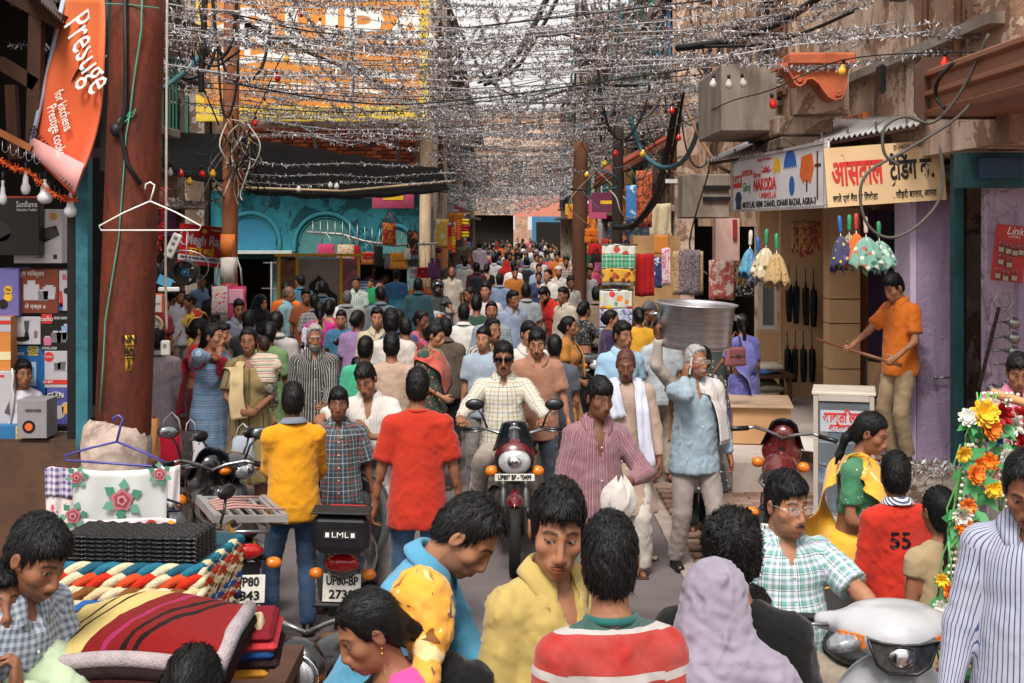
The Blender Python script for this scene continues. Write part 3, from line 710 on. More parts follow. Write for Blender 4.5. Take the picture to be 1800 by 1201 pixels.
def person(label,at,h=1.68,yaw=0,lod=1,group=None,base=0.0,Y=None,**s):
 """at = (photo x of the head, photo y of the crown). top/bottom/extra: garments"""
 s['h']=h;J=skeleton(s);k,hs_=J['k'],J['hs'];t0=time.time()
 hc,H=J['hc'],J['H'];top=hc+H@(A(0,.01,.122)*hs_);ztop=max(top[2],(hc+H@(A(0,.06,.09)*hs_))[2])
 if Y is None:Y=FPX*(CAMH-ztop-base)/(at[1]-HORY)
 else:base=CAMH-(at[1]-HORY)/FPX*Y-ztop if s.get('float') else base
 r=math.radians(yaw);hx,hy=hc[0]*math.cos(r)-hc[1]*math.sin(r),hc[0]*math.sin(r)+hc[1]*math.cos(r)
 Y0=Y-hy;X0=(at[0]-900)/FPX*Y-hx
 R=root('person',(X0,Y0,base),r,label,'person',group)
 rb,rh,rg,rhand={0:(.026,.0041,.0142,.0060),1:(.032,.0062,.0185,.0085),2:(.042,.0108,.028,.0),3:(.048,.017,.042,0)}[lod]
 BF=body_field(J,s);fr_=H@A(0,-1,0);aw=math.radians(yaw);back=(fr_[0]*math.sin(aw)+fr_[1]*math.cos(aw))>.25
 bl=[(hc+H@A(0,-.058 if not back else-.03,-.005)*hs_,(np.abs(H)@A(.092,.066 if not back else .07,.128))*hs_,rh if not back else rh*1.9)]
 def wpy(p):w=p[0]*math.sin(aw)+p[1]*math.cos(aw)+Y0;return HORY+(CAMH-p[2]-base)*FPX/max(.5,w)
 if rhand:
  for sd,sg in(('L',1),('R',-1)):
   fd,n,x=hand_frame(J,s,sd,sg)
   if wpy(J['wr'+sd])<1235:bl.append((J['wr'+sd]+fd*.085*k,A(.085,.085,.085)*k+np.abs(fd)*.03,rhand))
 v,q=BF.mesh_blocks(rb,bl)
 link('body',npmesh('body',slim(v,J),q,{'Col':paint_body(v,J,s)}),skinmat(),R)
 st=s.get('hair','short');seed=int(at[0])%17
 if st not in(None,'none'):
  me=hair_mesh(J,s,st,{0:.0078,1:.0105,2:.018,3:.026}[lod]*(1.25 if st in('long','braid','tail') else 1),{0:3400,1:800,2:70,3:0}[lod]*(0 if st=='bald' else 1))
  if me:link('hair',me,hairmat(s.get('hairc','black')),R)
 T=s.get('top');SF=None
 if T:
  o=dict(T[1]);SF=shirt_field(J,s,o);ob=garment(T[2] if len(T)>2 else 'shirt',SF,rg,T[0],R,J,s,amt=o.get('fold',.0055),long=o.get('hem',0)<-.2,seed=seed)
  if o.get('collar') and lod<3:collar(J,s,o.get('cmat') or T[0],R,o.get('cdn',.045),o.get('gap',.30),rr=o.get('cr',1.0))
  if o.get('crew') and lod<3:
   b=MB();N_,B_=J['N'],J['B'];b.tube([N_+B_@(A(math.sin(t)*.064,-math.cos(t)*.062-.004,.022-.034*max(0,math.cos(t)))*k) for t in np.linspace(0,6.283,25)],.011*k,6,cap=False);b.build('collar',o['crew'],R)
  if o.get('buttons') and lod<2:
   b=MB();n=6
   for i in range(n):
    z=.42-.10*i
    if z<o.get('hem',-.1)+.03:break
    p=front_hit(SF,J['P']+J['B']@A(0.004,-.34,z*k),J['B'][:,1]);b.ball(p,(.0055,.0035,.0055),8,4)
   b.build('button',mat('shirt_button','#d9d4c8',.4),R)
 Bt=s.get('bottom')
 if Bt:
  nm=Bt[2] if len(Bt)>2 else 'trousers';o=Bt[1];rl=rg*(1.25 if lod<2 else 1.1)
  if nm=='skirt':garment(nm,skirt_field(J,s,o),rl,Bt[0],R,J,s,True,o.get('fold',.010),True,seed)
  else:garment(nm,legs_field(J,s,o),rl,Bt[0],R,J,s,True,o.get('fold',.006),False,seed)
 if s.get('shoes') and lod<3:
  F=Field()
  for sd,sg in(('L',1),('R',-1)):
   an,fd=J['an'+sd],J['fd'+sd];z0=an[2]-.075*k;heel=an+A(0,0,-.045*k)-fd*.03*k;toe=an+fd*.16*k;toe[2]=z0+.03*k
   F.rc(heel,toe,.043*k,.036*k,.02);F.rc(an-A(0,0,.01),heel,.042*k,.042*k,.01)
  F.plane(A(0,0,min(J['anL'][2],J['anR'][2])-.072*k),A(0,0,-1));v,q=F.mesh(.016);link('shoes',npmesh('shoes',v,q),s['shoes'],R)
 elif lod<2 and not s.get('sit'):
  b=MB()
  for sd in 'LR':
   an,fd=J['an'+sd],J['fd'+sd];c=an+fd*.055*k;b.box((c[0],c[1],an[2]-.075*k+.008),(.085*k,.25*k,.014),math.atan2(fd[0],-fd[1]),bev=.01)
   for t in(.02,.09):b.tube([c+fd*(t-.03)*k+A(-.048*k,0,-.06*k),c+fd*(t-.03)*k+A(0,0,-.012*k+(.02*k if t<.05 else 0)),c+fd*(t-.03)*k+A(.048*k,0,-.06*k)],.008,5)
  b.build('sandals',mat('sandal_leather','#3a2318',.6),R)
 R['_']=1;del R['_']
 for e in s.get('extra',()):e(R,J,s,BF if SF is None else SF,BF)
 STAT[label]=time.time()-t0;PEOPLE[label]=(R,J,s)
 return R,J
# ---- things worn
def glasses(dark=False,rim='#8a8a88'):
 def f(R,J,s,SF,BF):
  h,H,c=J['hs'],J['H'],J['hc'];L=lambda x,y,z:c+H@(A(x,y,z)*h);b=MB();lens=MB()
  for sg in(1,-1):
   w_,hh=(.026,.020) if dark else(.0235,.0155);ring=[L(sg*.033+w_*math.copysign(abs(math.cos(t))**.6,math.cos(t)),-.1015+.10*abs(sg*.033+w_*math.cos(t))**1.2*.8,.0005+hh*math.copysign(abs(math.sin(t))**.7,math.sin(t))) for t in np.linspace(0,6.283,19)]
   b.tube(ring,.0013*h if not dark else .0022*h,5);ce=L(sg*.033,-.0985,0);lens.add([ce]+ring[:-1],[(0,i+1,(i+1)%18+1) for i in range(18)])
   b.tube([L(sg*.058,-.092,.006),L(sg*.078,-.03,.008),L(sg*.081,.012,.004)],.0016*h if not dark else .0026*h,5)
  b.tube([L(-.010,-.1035,.004),L(0,-.108,.007),L(.010,-.1035,.004)],.0014*h,5)
  o=b.build('sunglasses' if dark else 'glasses',mat('sunglass_frame','#0b0b0c',.25) if dark else mat('spectacle_wire'+rim,rim,.25,.9),R)
  if dark:lens.build('lens',mat('dark_lens','#050506',.06,spec=.8),o)
  else:lens.build('lens',clear_glass(),o)
 return f
def clear_glass(tint=(.95,.97,.97),alpha=.12):
 k='clear_glass'+str(tint)+str(alpha)
 if k not in MATS:
  b=NB('clear_glass');b.out(tint,.04,0,.6);b.b.inputs['Alpha'].default_value=alpha;MATS[k]=b.m
 return MATS[k]
def earring(R,J,s,SF,BF):
 h,H,c=J['hs'],J['H'],J['hc'];b=MB()
 for sg in(1,-1):
  p=c+H@(A(sg*.083,.002,-.040)*h);b.ball(p,.004*h,8,5);b.tube([p,p-A(0,0,.012*h)],.0015*h,5);b.ball(p-A(0,0,.016*h),.0055*h,8,5)
 b.build('earring',mat('gold','#b98a3a',.3,1.0),R)
def bangles(col='#b0202a',n=5,sds='LR'):
 def f(R,J,s,SF,BF):
  b=MB()
  for sd in sds:
   d=nrm(J['wr'+sd]-J['el'+sd]);e1=nrm(np.cross(d,A(.3,.5,.8)));e2=np.cross(d,e1)
   for i in range(n):
    c=J['wr'+sd]-d*(.012+.012*i);b.tube([c+(e1*math.cos(t)+e2*math.sin(t))*(.030*J['k']) for t in np.linspace(0,6.283,15)],.0035,5,cap=False)
  b.build('bangle',mat('bangle'+col,col,.3,.3),R)
 return f
def dupatta(m,path,width,name='dupatta',**kw):
 def f(R,J,s,SF,BF):
  k=J['k'];drape(name,SF,[tuple(x*k for x in p) for p in path],width,m,R,J,s,**kw)
 return f
def headcloth(m,vol=1.0,tail=None,name='headscarf',cape=False):
 def f(R,J,s,SF,BF):
  h,H,c=J['hs'],J['H'],J['hc'];L=lambda x,y,z:c+H@(A(x,y,z)*h);F=Field();k=J['k']
  F.el(L(0,.018,.034),A(.094,.112,.102)*h*vol,H,.02);F.el(L(0,.05,-.04),A(.084,.075,.10)*h*vol,H,.04)
  if cape:
   F.rc(L(0,.04,-.06),J['N']+A(0,.03,-.04)*k,.085*h,.115*k,.06);F.rc(J['N']+A(-.15,.02,-.07)*k,J['N']+A(.15,.02,-.07)*k,.10*k,.10*k,.07)
   F.rc(J['N']+A(0,.04,-.1)*k,J['N']+A(0,.06,-.48)*k,.20*k,.24*k,.08,ysc=.7)
   if cape!='full':F.plane(J['N']+A(0,0,-.36)*k,A(0,-.35,-1))
  if tail:
   for i in range(len(tail)-1):F.rc(L(*tail[i]),L(*tail[i+1]),.045*h,.036*h,.03)
  F.el(L(0,-.105,-.022),A(.062,.055,.098)*h,H,.012,'s')
  v,q=F.mesh(.010 if s.get('lod0',1) else .016);n=vnormals(v,q);p=v-c
  v=v+n*((.0045 if not cape else .007)*(1-2*np.abs(wob(p,26,4,2)))+.003*wob(p,60,6,2))[:,None]
  link(name,npmesh(name,v,q,{'uvw':np.stack([np.arctan2(p[:,0],p[:,1])*.1,p[:,2],p[:,0]*0],1)}),m,R)
 return f
# ---------------------------------------------------------------- setting
R1=random.Random(11)
def pbox_to(b,x0,x1,y0,y1,Y,dep,bev=0.0):
 a,c=P(x0,y1,Y),P(x1,y0,Y);b.box(((a.x+c.x)/2,Y+dep/2,(a.z+c.z)/2),(abs(c.x-a.x),dep,abs(c.z-a.z)),bev=bev);return b
def pbox(name,x0,x1,y0,y1,Y,dep,m,par=None,bev=0.0):return pbox_to(MB(),x0,x1,y0,y1,Y,dep,bev).build(name,m,par)
def wbox(name,x0,x1,y0,y1,z0,z1,m,par=None,bev=0.0):return MB().box(((x0+x1)/2,(y0+y1)/2,(z0+z1)/2),(abs(x1-x0),abs(y1-y0),abs(z1-z0)),bev=bev).build(name,m,par)
def board(name,label,cat,a,b,h,m,thick=.03,frame=None,fw=.03):
 """flat sign: a, b lower corners left and right as seen; returns root whose local XY is the face, origin lower-left"""
 a,b=Vector(a),Vector(b);x=(b-a);w=x.length;x.normalize();z=x.cross(Vector((0,0,1)));z.normalize();y=z.cross(x)
 r=root(name,a,0,label,cat);M=Matrix((x,y,z)).transposed().to_4x4();M.translation=a;r.matrix_world=M
 MB().box((w/2,h/2,-thick/2),(w,h,thick)).build('panel',m,r)
 if frame:
  f=MB();f.box((w/2,fw/2-.004,.006),(w,fw,.03));f.box((w/2,h-fw/2+.004,.006),(w,fw,.03));f.box((fw/2-.004,h/2,.008),(fw,h-fw*2,.03));f.box((w-fw/2+.004,h/2,.008),(fw,h-fw*2,.03));f.build('frame',frame,r)
 return r,w,h
def bt(r,s,size,m,x,y,sx=1.0,align='CENTER',shear=0.0,bold=0.0,z=.004,fit=None):return text('lettering',s,size,m,r,(x,y,z),(0,0,0),.003,align,sx,shear,bold,fit)
def decal(r,poly,m,z=.003,name='print',t=.003):
 b=MB();n=len(poly);b.add([(x,y,z) for x,y in poly]+[(x,y,z-t) for x,y in poly],[tuple(range(n))]+[(i,i+n,(i+1)%n+n,(i+1)%n) for i in range(n)]);return b.build(name,m,r)
def rect(x0,y0,x1,y1):return[(x0,y0),(x1,y0),(x1,y1),(x0,y1)]
def disc(cx,cy,rx,ry=None,n=20,a0=0,a1=2*math.pi):return[(cx+rx*math.cos(a0+(a1-a0)*i/n),cy+(ry or rx)*math.sin(a0+(a1-a0)*i/n)) for i in range(n)]
def ribbon(pts,w):
 l,r=[],[]
 for i,p in enumerate(pts):
  q=pts[min(i+1,len(pts)-1)];o=pts[max(i-1,0)];d=Vector((q[0]-o[0],q[1]-o[1]));d.normalize();ww=w*(1-.6*abs(2*i/(len(pts)-1)-1)**2) if w>0 else-w
  l.append((p[0]-d.y*ww/2,p[1]+d.x*ww/2));r.append((p[0]+d.y*ww/2,p[1]-d.x*ww/2))
 return r+l[::-1]
b=NB('asphalt');ob=b.geo();n1=b.noise(1.1,5,.65,ob);n2=b.noise(120,2,.7,ob)
c=b.mix(b.ramp(n1,.3,.7),'#544d4e','#6d6464');c=b.mix(b.math('MULTIPLY',b.ramp(n2,.45,.75),.35),c,'#938788');c=b.mix(b.math('MULTIPLY',b.ramp(b.noise(.5,4,.7,b.scale(ob,1,.25,1)),.5,.7),.35),c,'#43393b')
b.bump(n2,.35,.01);M_ASPH=b.out(c,.85,0,.25)
M_DIRT=mat('packed_dirt','#806a5e',.95,0,.25,1.6,.5,60,'#6e5a50',.6)
MB().add([(-2.6,-3,0),(1.28,-3,0),(1.28,160,0),(-2.6,160,0)],[(0,1,2,3)]).build('road',M_ASPH)['kind']='structure'
MB().add([(-400,-60,-.012),(400,-60,-.012),(400,700,-.012),(-400,700,-.012)],[(0,1,2,3)]).build('ground',M_DIRT)['kind']='structure'
kb=MB()
for i in range(60):
 y=2+i*1.2;kb.box((1.34+R1.uniform(-.006,.006),y+.58,.008),(.13,1.175,.04),R1.uniform(-.004,.004),bev=.008)
kb.build('kerb_strip',mat('kerb_whitewash','#96877f',.9,0,.15,3,.3,50,'#6b5c55',.8))['kind']='structure'
pv=root('pavement',(0,0,0));pv['kind']='structure'
bme=None;pm=[mat('paver_a','#86685a',.95,0,.18,3,.3),mat('paver_b','#765a4c',.95,0,.18,3,.3),mat('paver_c','#927a6b',.95,0,.18,3,.3)]
pms=[MB().box((0,0,.012),(.228,.108,.03),bev=.006).mesh('paver') for _ in range(3)]
for me,m in zip(pms,pm):me.materials.append(m)
for j in range(40):
 for i in range(6):
  x=1.55+i*.236+(.118 if j%2 else 0);y=9.2+j*.116
  if R1.random()<.06:continue
  link('paver',pms[R1.randrange(3)],None,pv,(x,y,R1.uniform(-.006,.004)),(R1.uniform(-.02,.02),R1.uniform(-.02,.02),R1.uniform(-.02,.02)))
# ---- materials of walls
def plaster(name,col,under,stain,peel=.60,crack=True,sc=1.0):
 """painted lime plaster: blotches, run-down stains, peeled patches with an edge, fine cracks"""
 if name in MATS:return MATS[name]
 b=NB(name);g=b.geo();c0=lin(col);n1=b.noise(1.3*sc,5,.65,g,.4);n2=b.noise(.9*sc,6,.72,g,.8);st=b.noise(1.6*sc,4,.7,b.scale(g,1.6,1.6,.22),.5);fine=b.noise(16*sc,4,.7,g)
 c=b.mix(b.ramp(n1,.3,.7),tuple(x*.74 for x in c0),tuple(min(1,x*1.14) for x in c0));pm=b.math('GREATER_THAN',b.math('ADD',n2,b.math('MULTIPLY',fine,.10)),peel)
 c=b.mix(pm,c,b.mix(b.ramp(fine,.35,.65),tuple(x*.7 for x in lin(under)),under));c=b.mix(b.math('MULTIPLY',b.ramp(st,.50,.72),.75),c,stain)
 h=b.math('ADD',b.math('MULTIPLY',pm,-.35),b.math('MULTIPLY',fine,.5))
 if crack:
  v=b.n('ShaderNodeTexVoronoi',feature='DISTANCE_TO_EDGE');v.inputs['Scale'].default_value=1.5*sc;wv=b.n('ShaderNodeVectorMath',operation='ADD');b.l(g,wv.inputs[0]);nv=b.n('ShaderNodeTexNoise');nv.inputs['Scale'].default_value=3.0;b.l(g,nv.inputs['Vector']);b.l(nv.outputs['Color'],wv.inputs[1]);b.l(wv.outputs[0],v.inputs['Vector'])
  cm=b.math('MULTIPLY',b.math('LESS_THAN',v.outputs['Distance'],.010),b.math('GREATER_THAN',n1,.48));c=b.mix(b.math('MULTIPLY',cm,.7),c,'#2b231e');h=b.math('ADD',h,b.math('MULTIPLY',cm,-.6))
 b.bump(h,.75,.03);MATS[name]=b.out(c,.93,0,.15);return b.m
PL_TAN=plaster('plaster_tan','#cdb3a0','#a07f6a','#6e5b4d',.57)
PL_PEACH=plaster('plaster_peach','#ecc9a8','#b48d74','#8a6f60',.58)
PL_GREY=plaster('plaster_grey','#978c83','#6b5a4e','#4a413a',.57)
PL_PALE=plaster('plaster_pale','#dccdbb','#a88c78','#857565',.60)
LILAC=plaster('lilac_paint','#ab98b4','#94839c','#867690',.66,False,1.6)
LILAC2=plaster('lilac_paint_peeling','#b3a0b6','#8d7d86','#7a6d76',.60,True,2.2)
TEAL=plaster('teal_paint','#35818e','#28555e','#1d3d44',.55,True,1.3)
TEALD=mat('dark_teal_paint','#1d4a50',.7,0,.2,6,.3,30,'#131d1e',.6)
DARK=mat('shaded_interior','#16130f',.95,0,.3,2)  # near-black colour stands in for the shade inside open shops and wall openings
TIMBER=mat('old_timber','#4b2f21',.85,0,.25,6,.4,30,'#221610',.6,stretch=(1,1,.2))
TERRA=mat('terracotta','#b8613f',.9,0,.16,5,.3,40,'#7e4330',.6)
CONC=mat('stained_concrete','#8d8176',.95,0,.15,2,.4,25,'#4f4740',.8,stretch=(1.5,1.5,.35))
GALV=mat('galvanised_sheet','#a9a7a6',.5,.6,.15,3,.1,30,'#7d7067',.5)
BLACKM=mat('black_rubber','#0d0d0e',.55,0,.2,20)
BLACKP=mat('black_plastic','#141416',.38,0,.15,15,spec=.5)
STEEL=mat('steel','#8e8e90',.3,.9,.1,10)
CHROME=mat('chrome','#c9c9cc',.12,1.0,.03,10)
WHITEP=mat('white_paint','#d9d6d0',.5,0,.06,6)
WOODP=mat('plywood_tan','#c79a6d',.6,0,.12,3,.1,30,'#a0764e',.3,stretch=(1,1,.25))
CREAMP=mat('cream_panel','#d9b083',.6,0,.10,2,.1,20,'#b58b62',.3)
BRICKS=[mat('brick_red','#9a4f35',.95,0,.2,6,.5,40),mat('brick_brown','#7d4330',.95,0,.2,6,.5,40),mat('brick_pale','#b46a49',.95,0,.2,6,.5,40)]
bms=[MB().box((0,0,0),(.225,.10,.068),bev=.008).mesh('brick') for _ in range(3)]
for me,m in zip(bms,BRICKS):me.materials.append(m)
def brickwork(par,o,ax,n,m,miss=.05):
 """rows of single bricks; o lower-left centre, ax 'x' or 'y' direction of the course"""
 for j in range(m):
  for i in range(n):
   if R1.random()<miss:continue
   d=i*.238+(.119 if j%2 else 0);e=R1.uniform(-.008,.010);p=(o[0]+d,o[1]+e,o[2]+j*.082) if ax=='x' else(o[0]+e,o[1]+d,o[2]+j*.082)
   link('brick',bms[R1.randrange(3)],None,par,p,(0,R1.uniform(-.02,.02),(0 if ax=='x' else math.pi/2)+R1.uniform(-.02,.02)))
def window_to(par,x,y0,y1,z0,z1,side,mf,mg,shut=None):
 """a window in a wall facing the street (plane x) : frame, pane, sill"""
 s=-1 if side=='R' else 1;f=MB();t=.06
 for a in(y0,y1):f.box((x+s*.03,a,(z0+z1)/2),(.10,t,z1-z0+t))
 for a in(z0,(z0*.45+z1*.55),z1):f.box((x+s*.028,(y0+y1)/2,a),(.09,y1-y0-t-.004,t))
 f.box((x+s*.026,(y0+y1)/2,(z0+z1)/2),(.085,t*.7,z1-z0-t-.006));w=f.build('window',mf,par)
 MB().box((x+s*.012,(y0+y1)/2,(z0+z1)/2),(.02,y1-y0-.02,z1-z0-.02)).build('pane',mg,w);MB().box((x+s*.09,(y0+y1)/2,z0-.09),(.24,y1-y0+.3,.07),bev=.01).build('sill',CONC,w)
 if shut:
  for a,q in((y0,-1),(y1,1)):
   sh=MB();sh.box((x+s*.06,a+q*(y1-y0)*.27,(z0+z1)/2),(.035,(y1-y0)*.5,z1-z0))
   for k in range(7):sh.box((x+s*.085,a+q*(y1-y0)*.27,z0+(k+.5)*(z1-z0)/7),(.02,(y1-y0)*.42,(z1-z0)/11))
   sh.build('shutter',shut,w)
def window_front(par,y,x0,x1,z0,z1,mf,mg):
 f=MB();t=.06
 for a in(x0,x1):f.box((a,y-.03,(z0+z1)/2),(t,.1,z1-z0+t))
 for a in(z0,(z0+z1)/2,z1):f.box(((x0+x1)/2,y-.028,a),(x1-x0-t-.004,.09,t))
 w=f.build('window',mf,par);MB().box(((x0+x1)/2,y-.012,(z0+z1)/2),(x1-x0-.02,.02,z1-z0-.02)).build('pane',mg,w);MB().box(((x0+x1)/2,y-.09,z0-.09),(x1-x0+.3,.24,.07),bev=.01).build('sill',CONC,w)
PANE=mat('dim_window_glass','#1b2226',.12,0,.2,2,spec=.6)
FRB,FRG,FRW=mat('frame_brown','#4a2d20',.7),mat('frame_green','#2c5a4e',.7),mat('frame_white','#b9b2a8',.7)
SHUTS=[mat('shutter_green','#3f6b5a',.75,dirt='#233',dirt_amt=.4),mat('shutter_blue','#3d6c8c',.75,dirt='#223',dirt_amt=.4),mat('shutter_brown','#6b4029',.75,dirt='#221',dirt_amt=.4)]
def building(label,side,x,y0,y1,h,m,floors=3,dep=4.0,awn=None,door=None,n=None,signm=None,ground=2.9,seed=0):
 r=random.Random(seed*7+3);s=1 if side=='R' else-1;B=root('building',(0,0,0),0,label,'building')
 g=MB();xx=x+s*dep/2;g.box((xx,(y0+y1)/2,ground+(h-ground)/2),(dep,y1-y0,h-ground));g.build('wall',m,B)
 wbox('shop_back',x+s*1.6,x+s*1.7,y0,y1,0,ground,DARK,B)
 nb=max(1,int((y1-y0)/2.6))
 for i in range(nb+1):yy=y0+.15+(y1-y0-.3)*i/nb;MB().box((x+s*.2,yy,ground/2),(.4,.3,ground)).build('pillar',m,B)
 c=MB();c.box((x-s*.12,(y0+y1)/2,ground+.06),(.5,y1-y0-.01,.14),bev=.02);c.build('cornice',CONC,B);c=MB();c.box((x-s*.06,(y0+y1)/2,h-.12),(.3,y1-y0-.012,.22),bev=.03);c.build('cornice',CONC,B)
 fl=(h-ground)/floors
 for f in range(floors):
  z0=ground+f*fl+.7;k=n or max(1,int((y1-y0)/1.9))
  for i in range(k):
   yc=y0+(y1-y0)*(i+.5)/k;w=r.choice((.8,.9,1.0));window_to(B,x,yc-w/2,yc+w/2,z0,z0+min(1.45,fl-1.0),side,r.choice((FRB,FRG,FRW)),PANE,r.choice((None,r.choice(SHUTS))))
  if f and r.random()<.7:
   q=MB();q.box((x-s*.3,(y0+y1)/2,ground+f*fl-.05),(.7,(y1-y0)*.8,.1),bev=.015);q.build('balcony_slab',CONC,B);q=MB()
   for j in range(int((y1-y0)*.8/.16)):q.box((x-s*.62,y0+(y1-y0)*.1+.08+j*.16,ground+f*fl+.4),(.02,.02,.8))
   q.box((x-s*.62,(y0+y1)/2,ground+f*fl+.82),(.04,(y1-y0)*.8,.04));o=q.build('balcony_railing',r.choice((FRB,BLACKM,FRG)),B)
 for i in range(nb):
  ya,yb=y0+.3+(y1-y0-.3)*i/nb+.05,y0+(y1-y0-.3)*(i+1)/nb;q=MB();q.box((x+s*.9,(ya+yb)/2,.4),(.7,yb-ya,.8),bev=.02);q.build('counter',r.choice((WOODP,TIMBER,TEALD)),B)
  q=MB();q.box((x+s*.10,(ya+yb)/2,ground-.25),(.05,yb-ya-.02,.42));q.build('signboard',r.choice(SIGNM),B)
 if n!=0:
  xa,xb=(x+.5,x+dep-.5) if s>0 else(x-dep+.5,x-.5)
  for f in range(floors):window_front(B,y0,xa+.4,xa+1.4,ground+f*fl+.7,ground+f*fl+.7+min(1.4,fl-1),FRB,PANE)
 return B
SIGNM=[mat('sign_'+c,c,.6,0,.1,2,dirt='#555',dirt_amt=.35) for c in('#b3282a','#2d4f94','#d0b23a','#2f7a63','#c8c2b8','#7a3c8a')]
# ================= right side
RH=root('building',(0,0,0),0,'weathered plaster house above the umbrella shop with a terracotta bracket and lilac pillar','building')
wbox('wall',3.72,8,10.2,17.0,3.25,8.5,PL_TAN,RH)
XA=3.70
pbox('pillar',1612,1690,340,905,12.70,.55,LILAC,RH);pbox('pillar',1600,1611.5,340,905,12.73,.52,mat('lilac_edge','#d3c2dc',.8,0,.08),RH)
wbox('platform',2.95,8,12.55,17.2,0,.44,mat('shop_plinth','#b7aaa2',.9,0,.15,2,.2,30,'#7d6f66',.6),RH)
wbox('step',2.15,2.948,13.3,17.2,0,.31,MATS['shop_plinth'],RH);wbox('back_wall',3.3,9,18.2,18.35,.44,3.3,CREAMP,RH);wbox('side_wall',6.6,6.75,12.9,18.15,.44,3.3,LILAC,RH);wbox('ceiling',3.0,8,12.9,18.15,3.12,3.2,PL_GREY,RH)
pbox('wall_panel',1372,1452,360,715,17.2,.08,CREAMP,RH)
p=MB();pbox_to(p,1458,1512,365,525,15.3,.3);pbox_to(p,1458,1512,527,568,15.3,.3);pbox_to(p,1458,1512,570,648,15.3,.3);pbox_to(p,1458,1512,650,790,15.3,.3);p.build('pilaster',CREAMP,RH)
pbox('door_jamb',1512,1526,380,780,15.6,.25,mat('brown_jamb','#9a5f3c',.6),RH);pbox('inner_wall',1526,1600,370,790,16.2,.1,mat('mauve_wall','#6f5a7a',.8,0,.15,2),RH);pbox('inner_door',1566,1600,375,640,15.9,.06,TEALD,RH)
pbox('ledge',1388,1505,92,114,13.5,.5,TERRA,RH,.02);wbox('string_course',3.60,3.74,10.3,16.9,4.15,4.24,CONC,RH)
p=MB();a,c_=P(1268,232,14.6),P(1366,112,14.6);p.box(((a.x+c_.x)/2,15.5,(a.z+c_.z)/2),(c_.x-a.x,1.8,c_.z-a.z),bev=.02)
p.box(((c_.x+3.75)/2,15.6,a.z+.06),(3.75-c_.x,1.6,.16));p.build('balcony',CONC,RH)
pbox('corbel',1366,1465,203,238,14.2,.9,PL_TAN,RH,bev=.02);pbox('corbel',1372,1480,240,262,14.0,1.0,PL_GREY,RH,bev=.02)
def scroll(par,o,sc,m):
 pts=[]
 prof=[(-.95,.46),(-.80,.50),(-.66,.44),(-.58,.30),(-.52,.16),(-.40,.06),(-.26,.10),(-.20,.22),(-.06,.24),(.10,.12),(.22,-.06),(.34,-.22),(.50,-.30),(.66,-.26),(.74,-.10),(.80,.14),(.84,.40),(.86,.60),(.30,.66),(-.40,.66),(-.90,.62)]
 b=MB();b.prism([(o[0]+x*sc,o[2]+z*sc) for x,z in prof],o[1],o[1]+.34)
 v=[(o[0]+sc*(-.40+.015*math.exp(.21*t)*math.cos(t)),o[1]-.02,o[2]+sc*(.20+.015*math.exp(.21*t)*math.sin(t))) for t in np.linspace(0,11.5,46)];b.tube(v,.030*sc*1.2,6)
 v=[(o[0]+sc*(.60+.010*math.exp(.2*t)*math.cos(-t+2)),o[1]-.02,o[2]+sc*(-.12+.010*math.exp(.2*t)*math.sin(-t+2))) for t in np.linspace(0,11,40)];b.tube(v,.026*sc*1.2,6)
 b.tube([(o[0]+x*sc,o[1]-.015,o[2]+z*sc) for x,z in prof[:16]],.028*sc,6)
 b.build('bracket',m,par)
q=P(1432,155,13.6);scroll(RH,(q.x,13.6,q.z),.40,TERRA)
pbox('bracket_backing',1400,1492,118,200,14.0,.4,PL_TAN,RH)
brickwork(RH,(3.69,10.5,4.95),'y',14,7,.35);brickwork(RH,(3.69,13.8,3.60),'y',6,3,.4)
vent=MB();pbox_to(vent,1545,1558,112,165,12.9,.12,.02);vent.build('meter_box',BLACKP,RH)
def tin(par,fl,fr,br,bl,waves,m,amp=.018,name='tin_roof'):
 fl,fr,br,bl=map(Vector,(fl,fr,br,bl));b=MB()
 b.sheet(lambda u,v:(fl.lerp(fr,u)).lerp(bl.lerp(br,u),v)+Vector((0,0,amp*math.sin(u*waves*6.283))),waves*6,3,.004);return b.build(name,m,par)
TR=root('shop_awning',P(1281,277,16.4),0,'corrugated tin awning over the umbrella shop signs','awning')
def into(par,*objs):
 bpy.context.view_layer.update()
 for o in objs:o.parent=par;o.matrix_parent_inverse=par.matrix_world.inverted()
into(TR,tin(None,P(1240,284,16.8),P(1614,219,12.0),P(1655,178,12.9),P(1345,236,17.3),46,GALV))
b=MB();b.tube([P(1250,288,16.8),P(1612,226,12.05)],.02,6);into(TR,b.build('batten',TIMBER))
for i in range(9):
 t=i/8;q=Vector(P(1262,276,16.6)).lerp(Vector(P(1600,215,12.2)),t);into(TR,MB().box(q+Vector((0,.1,.03)),(.02,.02,.07)).build('bolt',STEEL))
RED,BLK,NAVY,ORG,GRN=mat('sign_red','#c8302a',.5),mat('sign_black','#17171a',.5),mat('sign_navy','#1f2b57',.5),mat('sign_orange','#e06a2c',.5),mat('sign_green','#2f8a5a',.5)
YEL,BLU,WHT,MAR=mat('print_yellow','#e8b62c',.5),mat('print_blue','#2b62ae',.5),mat('print_white','#dcdad6',.5),mat('sign_maroon','#5a2622',.5)
S1,w,h=board('shop_sign','white printed umbrella dealer sign with an orange umbrella and red lettering','sign',P(1288,373,16.3),P(1453,365,12.62),.62,mat('sign_vinyl','#e4e0e2',.45,0,.05,2,.05,8,'#a9a4ac',.3),frame=mat('sign_rim','#a8a2a0',.5))
u=w/170
def SX(px):return(px-1284)*u
def rectp(x0,y0,x1,y1):return rect(SX(x0),(365-y1)/118*h,SX(x1),(365-y0)/118*h)
decal(S1,rectp(1286,284,1305,312),RED);bt(S1,'Link',.13,WHT,SX(1296),h*.60,shear=.3,z=.008,fit=.36)
